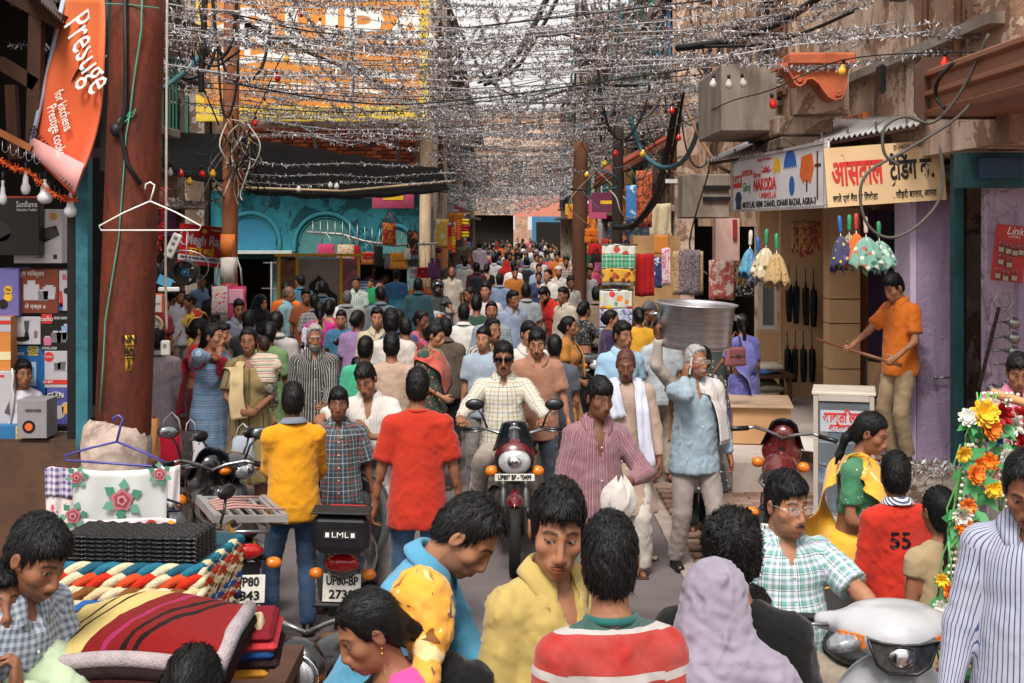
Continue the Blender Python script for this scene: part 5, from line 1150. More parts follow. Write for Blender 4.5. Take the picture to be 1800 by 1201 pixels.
# ---- cables
def cable(label,pts,r,m=BLACKM,n=7,sub=6,group=None):
 ps=[P(*p) for p in pts];out=[]
 for i in range(len(ps)-1):
  p0,p1,p2,p3=ps[max(i-1,0)],ps[i],ps[i+1],ps[min(i+2,len(ps)-1)]
  for j in range(sub):
   t=j/sub;out.append(.5*((2*p1)+(p2-p0)*t+(2*p0-5*p1+4*p2-p3)*t*t+(3*p1-p0-3*p2+p3)*t**3))
 out.append(ps[-1]);o=out[len(out)//2].copy();b=MB();b.tube([p-o for p in out],r,n)
 return put(b.build('cable',m,None,o),label,'cable',group)
GREYC=mat('grey_cable','#4c4843',.6,0,.1,10);TEALC=mat('teal_cable','#2f5d66',.55,0,.1,10);BRNC=mat('brown_cable','#7a5c46',.6,0,.1,10);PALEC=mat('pale_wire','#b3a99d',.6)
cable('thick grey cable looping in front of the cream Hindi signboard',[(1738,60,9.3),(1690,160,9.5),(1640,215,9.6),(1590,205,9.6),(1555,225,9.6),(1555,270,9.6),(1580,290,9.6)],.012,GREYC)
cable('second grey cable loop hanging below the cream signboard to the lilac pillar',[(1770,70,9.4),(1700,190,9.5),(1600,260,9.6),(1530,300,9.6),(1512,340,9.6),(1525,395,9.6),(1565,418,9.6),(1615,395,9.6),(1655,340,9.6),(1652,255,9.6)],.011,GREYC)
cable('black cable dropping from the awning beam to the shutter box',[(1676,110,9.4),(1650,140,9.5),(1645,170,9.6),(1660,190,9.5)],.014)
cable('fat black power cable curving up the sky gap',[(840,143,20),(890,120,20),(930,60,20),(965,-10,20)],.045)
cable('second black power cable beside it in the sky gap',[(850,150,20.4),(905,122,20.4),(945,62,20.4),(985,-12,20.4)],.03)
cable('long black cable sagging from the sky gap towards the balcony',[(780,-10,21),(850,130,21),(930,175,21),(1010,155,20),(1120,150,18)],.022)
cable('thick teal cable hanging in a deep loop beside the red awning',[(1107,205,21),(1128,265,21),(1160,293,20.5),(1195,288,20),(1218,255,19),(1230,215,17.5)],.036,TEALC)
cable('black cable bundle dropping past the red awning to the ground wires',[(1192,160,19),(1178,240,20),(1165,300,21),(1150,350,22.5),(1115,395,23.5),(1080,400,24)],.05)
cable('thin black cable following the bundle past the red awning',[(1202,160,19.2),(1185,260,20.2),(1168,330,21.5),(1140,375,22.8),(1110,405,23.6)],.022)
cable('brown cable curving down the peach wall',[(1206,190,18),(1235,250,17.6),(1262,290,17),(1282,303,16.8)],.022,BRNC)
cable('thin wire trailing down the peach wall to the cloths',[(1250,250,18),(1246,300,18.2),(1225,370,18.6),(1212,430,19),(1225,465,19),(1243,482,18.4)],.012,GREYC)
cable('thick black cable along the tinsel towards the roof bracket',[(1190,85,15),(1280,72,14.5),(1370,40,14),(1440,-5,13.4)],.04)
cable('second dark cable beside the tinsel near the roof bracket',[(1240,82,14.4),(1340,78,14),(1420,55,13.6),(1500,20,13)],.018)
cable('dark cable crossing the orange billboard diagonally',[(400,20,17),(470,60,18),(560,100,19.5),(620,125,21),(700,160,23)],.028)
cable('teal cable climbing behind the rusty pole to the orange pole',[(288,155,15),(320,130,15.5),(345,105,16),(372,60,17),(378,10,17.5)],.03,TEALC)
cable('black hose end hanging in front of the billboard edge',[(360,-10,15),(358,60,15),(354,130,15),(354,162,15)],.035)
cable('thin wire strung between the orange pole and the billboard top',[(312,-5,14),(335,80,15),(352,140,16),(385,220,17.5)],.010)
cable('white wire clothes-hook cord hanging beside the rusty pole',[(294,-10,11.5),(293,150,11.5),(292,330,11.5),(291,480,11.5),(293,580,11.5)],.011,PALEC)
for i in range(16):
 x=R2.uniform(1010,1250);y=R2.uniform(-10,150);Yc=R2.uniform(18,27);dx,dy=R2.uniform(30,110),R2.uniform(60,170)
 cable('black cable loop drooping',[(x,y,Yc),(x+dx*.2,y+dy*.8,Yc),(x+dx*.5,y+dy,Yc),(x+dx*.85,y+dy*.7,Yc),(x+dx,y+R2.uniform(-20,40),Yc)],R2.choice((.014,.02,.03)),R2.choice((BLACKM,BLACKM,GREYC)),6,6,'black cable loops on the right house fronts')
for i in range(10):
 x=R2.uniform(290,400);y=R2.uniform(-10,90);Yc=R2.uniform(13,18);dx,dy=R2.uniform(30,120),R2.uniform(50,150)
 cable('black cable loop drooping',[(x,y,Yc),(x+dx*.2,y+dy*.8,Yc),(x+dx*.5,y+dy,Yc),(x+dx*.85,y+dy*.7,Yc),(x+dx,y+R2.uniform(-20,40),Yc)],R2.choice((.01,.014,.02)),BLACKM,6,6,'black cable loops beside the rusty pole')
for i in range(26):
 x=R2.uniform(385,440);y=R2.uniform(200,260);q=[(x,y,17.8)]
 for j in range(4):q.append((q[-1][0]+R2.uniform(-22,24),q[-1][1]+R2.uniform(5,45),17.75+R2.uniform(-.15,.2)))
 cable('loose wire tangled round the orange-banded pole',q,R2.choice((.006,.009,.012)),R2.choice((BLACKM,PALEC,GREYC)),5,4,'tangled wires round the orange-banded pole')
for i in range(24):
 x=R2.uniform(1030,1190);y=R2.uniform(180,330);q=[(x,y,R2.uniform(21,27))]
 for j in range(3):q.append((q[-1][0]+R2.uniform(-40,40),q[-1][1]+R2.uniform(-20,50),q[0][2]+R2.uniform(-.5,.5)))
 cable('thin wire among the cables beside the red awning',q,R2.choice((.008,.012,.016)),R2.choice((BLACKM,PALEC,GREYC,TEALC,BRNC)),5,4,'thin wires beside the red awning')
for i in range(22):
 x=R2.uniform(1010,1130);b0=R2.uniform(-10,60);Yc=R2.uniform(24,33);cable('dark cable hanging with others down the house front above the red awning',[(x,b0,Yc),(x+R2.uniform(-12,18),b0+80,Yc),(x+R2.uniform(-20,25),b0+R2.uniform(140,230),Yc)],R2.choice((.02,.03,.04)),R2.choice((BLACKM,TEALC,GREYC)),6,5,'cables hanging above the red awning')
for i in range(26):
 Ya=R2.uniform(14,30);ya=R2.uniform(20,220);cable('thin overhead wire crossing the lane',[(R2.uniform(290,420),ya,Ya),(R2.uniform(600,800),ya+R2.uniform(10,60),Ya+1),(R2.uniform(1050,1250),ya+R2.uniform(-40,40),Ya)],R2.choice((.006,.009)),BLACKM,5,6,'thin overhead wires across the lane')
# ---- coloured bulbs
BULB={'red':'bulb_red #c01c1c','yellow':'bulb_yellow #d9a32a','clear':'bulb_clear #c9c4bb'}
def bulb_proto(c):
 n_,cc=BULB[c].split();R=root('light_bulb');b=MB();b.cyl((0,0,-.035),(0,0,0),.014,8);b.build('socket',BLACKM,R);b=MB();b.lathe([(.011,0),(.013,-.015),(.030,-.045),(.033,-.065),(.024,-.088),(.0,-.097)],(0,0,-.03),12)
 m=mat(n_,cc,.12,0,.08,20,spec=.7);b.build('glass',m,R);return R
def wire_for(pts):pass
bl=[(528,18,16,'red','over the top of the billboard'),(503,98,16.4,'yellow','in the string in front of the billboard'),(485,132,16.8,'red','in front of the billboard middle'),(465,180,17.4,'yellow','near the lower billboard edge'),(450,212,18,'red','at the billboard lower corner'),(437,243,18.3,'yellow','above the tarpaulin corner'),(432,257,18.5,'red','lowest of the string above the tarpaulin'),(563,40,17,'clear','before the billboard letters'),(592,52,17.2,'clear','right of the billboard letters'),(1356,176,12.2,'red','below the scrolled bracket'),(1483,118,12,'yellow','right of the scrolled bracket'),(1662,104,10.5,'red','beside the awning beam'),(1255,142,14,'clear','first of three under the tinsel'),(1281,142,14,'clear','middle of three under the tinsel'),(1304,140,14,'clear','last of three under the tinsel'),(1194,238,19,'red','on the peach wall string'),(1132,264,20.5,'yellow','before the red awning'),(1256,222,17,'yellow','beside the balcony block'),(1083,264,23,'red','before the dark utility pole'),(1065,282,24,'yellow','left of the dark utility pole'),(1033,302,26,'yellow','over the wooden pole'),(300,298,16,'clear','first on the wire by the rusty pole'),(318,300,16,'red','second on the wire by the rusty pole'),(334,314,16,'yellow','lowest on the wire before the black cloth'),(353,300,16,'red','red one next to the orange pole wire'),(375,300,16,'yellow','last on the wire before the orange pole'),(781,152,22,'clear','hanging in the tinsel by the cream pole'),(690,68,20,'clear','over the billboard right half'),(525,327,24,'clear','left one under the tarpaulin edge'),(580,320,24.2,'clear','middle one under the tarpaulin edge'),(594,322,24.2,'clear','right one under the tarpaulin edge'),(1180,190,18,'red','above the thick teal cable')]
protos={}
for x,y,Yb,c,wh in bl:
 if c not in protos:o=protos[c]=bulb_proto(c)
 else:o=copy_tree(protos[c])
 o.location=P(x,y-9*(16/Yb),Yb);o.rotation_euler=(R2.uniform(-.2,.2),R2.uniform(-.2,.2),0);sc=1.15 if Yb<20 else 1.4;o.scale=(sc,)*3;put(o,'%s light bulb %s'%(c,wh),'light bulb','coloured bulbs on wires')
cable('bulb wire descending across the billboard',[(540,-10,15.8),(528,4,16),(503,84,16.4),(485,120,16.8),(465,168,17.4),(450,200,18),(432,246,18.5)],.007)
cable('bulb wire sagging before the black cloth awning',[(280,278,16),(300,288,16),(334,303,16),(375,290,16),(392,280,16.3)],.006)
cable('bulb wire crossing the plaster house front',[(1090,262,21),(1200,218,18),(1280,180,14),(1356,158,12.4),(1480,106,12),(1662,92,10.5),(1800,95,10)],.006)
# ---- hangers
def hanger(label,px,py,Y,w,m,hook=.09,drop=.16,tilt=0.0,r=.006,yaw=0):
 R=root('coat_hanger',P(px,py,Y),0,label,'hanger',None);R.rotation_euler=(0,math.radians(tilt),math.radians(yaw));b=MB()
 b.tube([(-.035,0,-.02),(-.03,0,.015),(0,0,.03),(.03,0,.01),(.02,0,-.035),(0,0,-hook)],r,6);b.tube([(0,0,-hook),(-w*.25,0,-hook-drop*.45),(-w*.5,0,-hook-drop),(-w*.48,0,-hook-drop-.03),(0,0,-hook-drop-.03),(w*.48,0,-hook-drop-.03),(w*.5,0,-hook-drop),(w*.25,0,-hook-drop*.45),(0,0,-hook)],r,6);b.build('wire',m,R);return R
hanger('white wire coat hanger hooked on the rusty pole',264,328,9.35,.70,mat('white_wire','#d9d6d2',.5),.10,.17)
hanger('purple plastic hanger hooked on the collar of the rusty pole',208,738,9.3,.70,mat('purple_plastic','#4a4590',.35),.15,.12,4,.009)
hanger('dark wire hanger holding the flowered plastic sheet',228,838,6.7,.50,mat('dark_wire','#2b2d4a',.4,.5),.06,.09,-3,.006)
# ---------------------------------------------------------------- goods
R3=random.Random(31)
def M_(c,rough=.5,**k):return mat('paint_'+c.strip('#'),c,rough,0,.08,6,**k)
def box_thing(name,label,cat,x0,x1,y0,y1,Y,dep,m,yaw=0,group=None):
 """a carton whose front is given in photo pixels; returns root with local XY on the front face, origin lower-left"""
 a,c=P(x0,y1,Y),P(x1,y0,Y);w,h=c.x-a.x,c.z-a.z;R=root(name,a,0,label,cat,group);R.rotation_euler=(math.pi/2,0,math.radians(yaw))
 MB().box((w/2,h/2,-dep/2),(w,h,dep),bev=.004).build('carton',m,R);return R,w,h
def jar(R,x,y,s,m,lid):decal(R,[(x-s*.4,y),(x+s*.4,y),(x+s*.48,y+s*.9),(x-s*.48,y+s*.9)],m,.004);decal(R,rect(x-s*.3,y+s*.9,x+s*.3,y+s*1.05),lid,.005)
G1='appliance cartons stacked in the left shop';WC=M_('#b3b0b6',.45);KC=M_('#131110',.4)
R,w,h=box_thing('appliance_carton','black induction cooker carton hanging top left of the stack','carton',-8,69,345,449,10.85,.12,KC,group=G1);bt(R,'Sunflame',.07,WHT,w*.72,h*.86,fit=w*.48);bt(R,'Induction Cooker',.035,WHT,w*.72,h*.77,fit=w*.46);decal(R,disc(w*.13,h*.40,.08),M_('#2a2828'));decal(R,[(w*.0,h*.15),(w*.36,h*.28),(w*.36,h*.38),(w*.0,h*.25)],M_('#222020'));decal(R,rect(0,h*.97,w,h),M_('#b3442c'))
R,w,h=box_thing('appliance_carton','white carton printed with a black glass cooktop','carton',24,109,368,463,10.98,.15,WC,group=G1);decal(R,[(w*.52,h*.33),(w*.95,h*.52),(w*.88,h*.70),(w*.5,h*.62)],KC);decal(R,disc(w*.73,h*.55,.07,.045),M_('#3a3836'),.005);decal(R,disc(w*.82,h*.87,.03),M_('#b9812a'));bt(R,'OID',.04,BLK,w*.55,h*.12);decal(R,rect(w*.82,h*.08,w*.9,h*.16),BLK)
R,w,h=box_thing('appliance_carton','lavender mixer carton with yellow 750 badge','carton',-6,33,472,556,10.95,.25,M_('#6f68a8'),group=G1);decal(R,disc(w*.52,h*.55,.034),YEL);decal(R,disc(w*.52,h*.40,.034),YEL);bt(R,'750',.03,BLK,w*.52,h*.55,z=.006);decal(R,disc(w*.3,h*.25,.04),BLK)
R,w,h=box_thing('appliance_carton','rust brown juicer carton with a white juicer and jugs','carton',33.5,102,474,551,11.0,.25,M_('#74331f'),group=G1);decal(R,rect(w*.12,h*.30,w*.52,h*.66),WC);decal(R,rect(w*.22,h*.66,w*.42,h*.75),WC);jar(R,w*.62,h*.28,.09,STEEL,WC);jar(R,w*.78,h*.32,.11,WC,WC);bt(R,'जूस मिक्सर',.05,WHT,w*.3,h*.9);bt(R,'जे एक्स 6',.045,WHT,w*.42,h*.15)
R,w,h=box_thing('appliance_carton','narrow white carton with red letters beside the teal post','carton',103,127,476,547,11.02,.2,WC,group=G1);bt(R,'BA',.06,RED,w*.6,h*.84);decal(R,[(w*.1,h*.1),(w*.35,h*.1),(w*.25,h*.5),(w*.05,h*.5)],RED);decal(R,[(w*.0,h*.02),(w*.3,h*.02),(w*.25,h*.2),(w*.0,h*.2)],BLU);decal(R,disc(w*.6,h*.5,.025),BLK)
R,w,h=box_thing('appliance_carton','pale carton printed with a black blender jug','carton',21,71,557,606,11.0,.25,M_('#b9b6be'),group=G1);decal(R,[(w*.42,h*.22),(w*.62,h*.22),(w*.57,h*.48),(w*.47,h*.48)],BLK);decal(R,[(w*.46,h*.49),(w*.58,h*.49),(w*.62,h*.86),(w*.42,h*.86)],M_('#4a4a50'));decal(R,disc(w*.35,h*.2,.06,.02),BLK);decal(R,rect(w*.78,h*.25,w*.9,h*.5),STEEL)
R,w,h=box_thing('appliance_carton','black cello carton with steel jars on the upper row','carton',72,126,550,617,11.0,.25,KC,group=G1);decal(R,rect(w*.03,h*.72,w*.36,h*.97),RED);bt(R,'cello',.055,WHT,w*.195,h*.84,z=.006);bt(R,'MIXER GRINDER',.03,WHT,w*.68,h*.86,fit=w*.5);jar(R,w*.5,h*.22,.09,STEEL,WC);jar(R,w*.68,h*.22,.09,STEEL,WC);jar(R,w*.90,h*.3,.12,M_('#7fa2c2'),WC);jar(R,w*.22,h*.15,.07,M_('#c26a8a'),WC);bt(R,'CHG-550',.03,WHT,w*.28,h*.07)
R,w,h=box_thing('appliance_carton','tall blue water purifier carton behind the boy','carton',22,80,608,702,11.03,.25,M_('#1c5c96'),group=G1);decal(R,rect(w*.0,0,w,h*.07),YEL);decal(R,rect(w*.47,h*.82,w*.78,h*.99),M_('#d8c66a'));bt(R,'SAFER',.028,BLK,w*.625,h*.95,z=.006);bt(R,'THAN',.028,BLK,w*.625,h*.905,z=.006);bt(R,'BOILING',.026,BLK,w*.625,h*.86,z=.006);decal(R,rect(w*.42,h*.25,w*.72,h*.70),M_('#9fb9d0'));decal(R,rect(w*.48,h*.4,w*.66,h*.6),M_('#5b86b0'),.006);bt(R,'pure',.05,WHT,w*.18,h*.86)
R,w,h=box_thing('appliance_carton','white carton with a red disc and red bottom band','carton',78,124,617,682,11.0,.25,WC,group=G1);decal(R,rect(0,h*.10,w,h*.22),RED);decal(R,disc(w*.17,h*.84,.04),RED);bt(R,'TAMES',.022,WHT,w*.17,h*.84,z=.006);jar(R,w*.5,h*.5,.06,STEEL,WC);jar(R,w*.66,h*.5,.07,STEEL,WC);decal(R,rect(w*.35,h*.46,w*.92,h*.48),M_('#8a8690'));bt(R,'H-404',.03,WHT,w*.15,h*.16,z=.006)
R,w,h=box_thing('appliance_carton','violet-blue carton with a black oval badge','carton',82,124,683,747,11.0,.25,M_('#50509a'),group=G1);decal(R,disc(w*.38,h*.80,w*.30,h*.11),WHT);decal(R,disc(w*.38,h*.80,w*.28,h*.095),KC,.006);bt(R,'GLEN',.055,WHT,w*.38,h*.80,z=.009);jar(R,w*.55,h*.28,.07,WC,WC);jar(R,w*.85,h*.3,.09,M_('#d9a35a'),WC);decal(R,disc(w*.5,h*.3,.05,.04),WC)
R,w,h=box_thing('appliance_carton','orange and white carton at the left edge of the stack','carton',-10,18,557,652,10.8,.3,M_('#c9803c'),6,G1);decal(R,rect(0,h*.72,w,h),WC);decal(R,rect(0,h*.86,w,h*.93),RED,.006);decal(R,rect(w*.3,h*.2,w,h*.35),M_('#d9cfa0'))
R,w,h=box_thing('appliance_carton','white carton tied with string under the orange one','carton',-10,24,653,757,10.75,.3,WC,6,G1);decal(R,[(w*.5,h*.3),(w*.8,h*.25),(w*.75,h*.5)],M_('#5a4a50'));b=MB();b.tube([(w*.9,h*1.05,.01),(w*.98,h*.9,.02),(w*.9,h*.75,.01),(w*1.0,h*.6,.02),(w*.85,h*.1,.01)],.008,5);b.build('string',WHITEP,R);decal(R,rect(w*.0,h*.9,w*.5,h*.94),RED)
R,w,h=box_thing('appliance_carton','grey carton low in the stack below the boy','carton',30,82,703,771,10.55,.25,M_('#8f8c90'),group=G1);bt(R,'GRINDER',.03,BLK,w*.55,h*.72);decal(R,disc(w*.4,h*.3,.05),KC);decal(R,disc(w*.4,h*.3,.03),ORG,.006)
R,w,h=box_thing('appliance_carton','blue carton lying at the counter front with a yellow safety label','carton',-8,64,748,776,10.65,.3,M_('#2c6fa3'),group=G1);decal(R,rect(w*.5,-.0,w*.8,h*.95),M_('#d8c66a'));bt(R,'SAFER',.03,BLK,w*.65,h*.72,z=.006);bt(R,'THAN BOILING',.03,BLK,w*.65,h*.35,z=.006,fit=w*.26)
R,w,h=box_thing('appliance_carton','black cello carton at the bottom of the stack','carton',83,124,748,773,11.0,.25,KC,group=G1);decal(R,rect(w*.05,h*.15,w*.42,h*.8),RED);bt(R,'cello',.05,WHT,w*.235,h*.48,z=.006);bt(R,'MIXER',.03,WHT,w*.72,h*.5)
for x,y,sz,lab in((45,322,.036,'small white lamp bulb at the left of the orange rope'),(79,338,.058,'large white lamp bulb hanging over the black carton'),(124,362,.048,'white lamp bulb beside the teal post'),(5,340,.03,'small dim lamp bulb at the left edge')):
 q=P(x,y,10.5);R=root('lamp_bulb',q,0,lab,'light bulb','white lamp bulbs in the appliance shop');MB().lathe([(.012,.10),(.012,.07),(sz*.35,.06),(sz*.55,.04),(sz*.62,.0),(sz,-.03),(sz*.98,-.06),(sz*.6,-.085),(0,-.09)],(0,0,0),16).build('glass',M_('#d6d6da',.25),R);MB().cyl((0,0,.08),(0,0,.17),.012,8).build('holder',BLACKP,R)
for i in range(7):q=P(70+i*9,318+i*7,10.62);R=root('bulb_holder',q,0,'black bulb holder hanging in the row under the orange rope','bulb holder','black bulb holders in the appliance shop');MB().lathe([(.018,.06),(.022,.05),(.022,0),(.016,-.01)],(0,0,0),10).build('body',BLACKP,R);MB().tube([(0,0,.06),(.005,0,.16)],.004,5).build('cord',BLACKM,R)
v_=[];ORF=mat('orange_tinsel','#e0622a',.6,.1,.2,40);o=tinsel(P(-10,276,10.4),P(50,300,10.4),.02,500,.04,901,0,'orange_garland','orange fringe rope at the left edge of the appliance shop');o2=tinsel(P(50,300,10.4),P(133,346,10.4),.05,500,.04,902,0,'orange_garland','orange fringe rope sagging under the printed banner')
for q in(o,o2):
 me=q.data;me.materials.clear();me.materials.append(ORF);q['group']='orange fringe ropes';me.polygons.foreach_set('material_index',[0]*len(me.polygons))
def fan(label,px,py,Y,r):
 R=root('exhaust_fan',P(px,py,Y),0,label,'fan','round fans hung by the rusty pole');b=MB();b.lathe([(r,-.02),(r*1.04,0),(r,.05),(r*.9,.10),(r*.8,.06),(r*.9,0),(r,-.02)],(0,0,0),28,Matrix.Rotation(math.pi/2,3,'X'));b.build('shroud',BLACKP,R)
 for i in range(4):M=Matrix.Rotation(i*math.pi/2,3,'Y');MB().prism([(-.04,r*.3),(.05,r*.3),(.11,r*.85),(-.03,r*.88)],-.02,-.008,M).build('blade',mat('fan_blade','#3d3c40',.3,.5),R)
 MB().lathe([(r*.34,0),(r*.36,.03),(r*.2,.05),(r*.15,.04),(0,.05)],(0,0,0),18,Matrix.Rotation(math.pi/2,3,'X')).build('hub',mat('fan_blue','#2f6f94',.35),R);MB().ball((0,-.05,0),r*.13,10,6).build('hub_cap',STEEL,R)
 MB().tube([(0,0,r),(.01,0,r+.25)],.006,5).build('cord',PALEC,R)
fan('larger black fan with blue hub hanging behind the white cord',327,479,13.5,.125);fan('half-hidden black fan with blue hub against the rusty pole',270,480,13.2,.10)
R=root('fan_guard',P(325,470,13.8),0,'wire fan guard ring hanging behind the black fan','fan guard');MB().tube([(.20*math.cos(t)*1.2,0,.17*math.sin(t)) for t in np.linspace(0,6.283,28)],.008,6,cap=False).build('ring',STEEL,R)
R=root('packet',P(290,495,13.1),0,'small light blue packet hanging between the fans','packet');MB().box((0,0,0),(.14,.02,.09),rot=Matrix.Rotation(.4,3,'Y')).build('card',M_('#4f9cc2'),R)
R=root('tube_light',P(297,509,13.0),0,'white tube light box on the cord below the fans','tube light');MB().box((0,0,0),(.20,.05,.045),bev=.01).build('casing',WHITEP,R)
R=root('power_strip',P(304,432,13.2),0,'white power strip hanging askew before the red banner','power strip');R.rotation_euler=(0,math.radians(25),0);MB().box((0,0,0),(.09,.04,.25),bev=.012).build('casing',WHITEP,R)
for z in(.08,.02,-.05):MB().box((0,-.021,z),(.035,.006,.03)).build('socket',M_('#7d7a78'),R)
R=root('switch_box',P(291,612,11.5),0,'white switch box dangling on the long cord before the grey shirt','switch box');MB().box((0,0,0),(.075,.05,.13),bev=.012).build('casing',WHITEP,R);MB().box((0,-.027,.02),(.03,.006,.03)).build('socket',M_('#8a8886'),R)
R=root('wall_clock',P(272,534,12.4),0,'square orange-rimmed clock above the round one','clock');MB().box((0,0,0),(.17,.04,.19),bev=.02).build('case',M_('#c95a2a'),R);MB().box((0,-.022,0),(.135,.006,.155),bev=.01).build('dial',M_('#d9d6d2'),R)
for a_,l_ in((1.3,.05),(-1.5,.055),(.05,.045)):MB().beam((0,-.028,0),(l_*math.cos(a_),-.028,l_*math.sin(a_)),.006,.004).build('hand',BLK,R)
for n_,a_ in(('12',1.57),('3',0),('6',-1.57),('9',3.14)):text('numeral',n_,.035,BLK,R,(.052*math.cos(a_),-.027,.06*math.sin(a_)))
R=root('wall_clock',P(271,571,12.3),0,'round cream clock below the square one','clock');MB().lathe([(.0,.0),(.075,.0),(.082,.012),(.086,.03),(.078,.04),(0,.04)],(0,.02,0),24,Matrix.Rotation(math.pi/2,3,'X')).build('case',M_('#b9a67e'),R);MB().lathe([(0,.0),(.072,0),(.072,.004)],(0,-.022,0),24,Matrix.Rotation(math.pi/2,3,'X')).build('dial',M_('#d8d2c2'),R)
for a_,l_ in((1.2,.045),(-.1,.055)):MB().beam((0,-.03,0),(l_*math.cos(a_),-.03,l_*math.sin(a_)),.006,.004).build('hand',BLK,R)
for i in range(12):MB().box((.06*math.cos(i*.5236),-.026,.06*math.sin(i*.5236)),(.006,.004,.006)).build('hour_mark',BLK,R)
o=tinsel(P(296,312,13),P(278,450,13),0,420,.05,910,0,'red_garland','red tinsel strip hanging beside the rusty pole');o.data.materials.clear();o.data.materials.append(mat('red_tinsel','#b32a2a',.5,.2,.2,40));o.data.polygons.foreach_set('material_index',[0]*len(o.data.polygons));o['group']='red tinsel strips'
S3,w,h=board('shop_banner','red banner of the wool and umbrella shop with grey and yellow lettering','sign',P(312,462,19.3),P(398,472,18.9),.56,M_('#a81f24',.5));bt(S3,'Megh Raj',.20,M_('#b9b6ba'),w*.50,h*.62,fit=w*.72,shear=.1,bold=.004);bt(S3,'ऊन व छातों',.14,YEL,w*.48,h*.33,fit=w*.52,bold=.003);decal(S3,rect(0,.05,w,.13),WC);bt(S3,'चौबेजी का फाटक, किनारी बाजार, आगरा',.05,BLK,w*.5,.09,z=.007,fit=w*.9);decal(S3,disc(w*.52,h*.86,.045,.03),YEL);bt(S3,'मो. 9412254161',.04,WHT,w*.8,h*.9);b=MB();b.tube([(w*.12+.06*math.cos(t)*(1+.05*t),h*.65+.10*math.sin(t),.006) for t in np.linspace(0,12,30)],.006,4);b.build('print',M_('#b9b6ba'),S3)
def bag(label,px,py,Y,w,h,m,strap,hl=.18,cat='bag',name='hanging_bag',flap=None,d=.08,yaw=0,taper=.9,group=None,soft=.0,tilt=0):
 R=root(name,P(px,py,Y),math.radians(yaw),label,cat,group);R.rotation_euler=(0,math.radians(tilt),math.radians(yaw));b=MB()
 def f(u,v):t=2*math.pi*u;ww=w/2*(taper+(1-taper)*v)*(1-soft*(2*v-1)**4*.4);dd=d/2*(.35+.65*math.sin(math.pi*min(1,v*.85+.08)));c_=abs(math.cos(t))**.35*math.copysign(1,math.cos(t));s_=abs(math.sin(t))**.6*math.copysign(1,math.sin(t));return Vector((ww*c_+.006*math.sin(v*9+u*20),dd*s_,-h*v))
 b.sheet(f,20,8);n=len(b.v);b.f.append(list(range(n-21,n-1)));b.mi.append(0);b.sm.append(False);me=b.mesh('sack');a_=np.array([(v[0],v[2],0) for v in b.v],np.float32);me.attributes.new('uvw','FLOAT_VECTOR','POINT').data.foreach_set('vector',a_.ravel());link('sack',me,m,R)
 for s_ in(-1,1):MB().tube([(-w*.28,s_*d*.2,-.02),(-w*.2,s_*d*.15,hl*.6),(0,0,hl),(w*.2,s_*d*.15,hl*.6),(w*.28,s_*d*.2,-.02)],.009,5,flat=.5).build('strap',strap,R)
 if flap:b=MB();b.box((0,-d*.5,-h*.3),(w*.8,.02,h*.42),bev=.01);b.build('pocket',flap,R);MB().box((0,-d*.5-.012,-h*.42),(w*.2,.01,.02)).build('buckle',STEEL,R)
 return R
FLO=cloth('floral','#d8c7a8','#c94a3a','#d98a3a','#b35a7a',size=.05,amt=.45);PNK=cloth('check','#d8306a',per=.03,stops=((0,'#e0407a'),(.5,'#b01a50')));PNKF=cloth('floral','#d9c9c9','#c93a6a','#e0a34a','#d98aa8',size=.045,amt=.5)
REDC,ORGC,WHC,DKC,BRC,PURC,YELC=(cloth('solid',c) for c in('#b3201f','#d97a24','#c9c2bc','#221c1e','#6b3f2a','#6a3a72','#d9a92c'))
bag('flowered paper gift bag hung on the orange-banded pole',387,503,17.6,.22,.37,PNKF,WHC,.36,'gift bag','gift_bag',d=.10,yaw=8,taper=.95);bag('pink patterned paper gift bag hung on the orange-banded pole',417,503,17.5,.235,.44,PNK,WHC,.36,'gift bag','gift_bag',M_('#d9a0b4'),d=.10,yaw=-6,taper=.97)
G2='bags hung from the rod by the teal arcade'
for i,(x,y,w_,h_,m,st,hl,lab,fl) in enumerate(((573,429,.42,.27,PNK,WHC,.22,'crimson checked tote bag on the rod above the shrine gate',None),(608,430,.40,.30,FLO,WHC,.20,'cream floral tote beside the crimson one',None),(627,432,.14,.38,REDC,ORGC,.2,'narrow red and orange sling bag next to the floral tote',None),(649,443,.33,.26,cloth('floral','#d97a3a','#c93a2a','#e0b04a','#d95a8a',size=.06),WHC,.2,'orange and pink shoulder bag in the middle of the rod',REDC),(684,392,.30,.44,cloth('blotch','#b3281f','#d98a2a',size=.12,amt=.5),REDC,.22,'red pointed jhola bag hung high on the rod',None),(665,433,.2,.42,DKC,WHC,.15,'dark hanging garment bag behind the orange backpack',None),(684,447,.22,.3,cloth('solid','#6b6a70'),WHC,.1,'grey bag left of the mustard backpack',None),(701,444,.36,.34,cloth('blotch','#d9922a','#b35a1f',size=.06,amt=.4),ORGC,.1,'mustard yellow backpack on the rod',cloth('solid','#c9821f')),(716,436,.14,.24,WHC,WHC,.1,'small white pouch beside the mustard backpack',None),(727,470,.16,.22,WHC,PURC,.42,'white sling bag with long straps',cloth('solid','#8f8a8a')),(743,470,.24,.22,REDC,ORGC,.44,'red sling bag with long orange straps',cloth('solid','#8a1614')),(760,462,.2,.30,PURC,WHC,.36,'purple striped sling bag by the cream pole',None),(735,500,.22,.3,cloth('solid','#8f1a1c'),REDC,.2,'dark red bag under the sling bags',None),(752,505,.2,.36,cloth('blotch','#a8241f','#c97a3a',size=.1),REDC,.2,'long red bag low beside the cream pole',None),(718,510,.2,.26,ORGC,REDC,.15,'orange bag low in the row',None),(725,405,.24,.5,cloth('blotch','#2a1a22','#c96a2a',size=.16,amt=.45),DKC,.2,'black and orange shawl bag hung high by the cream pole',None))):
 bag(lab,x,y,27.6-.05*(i%3),w_,h_,m,st,hl,flap=fl,yaw=R3.uniform(-25,25),group=G2)
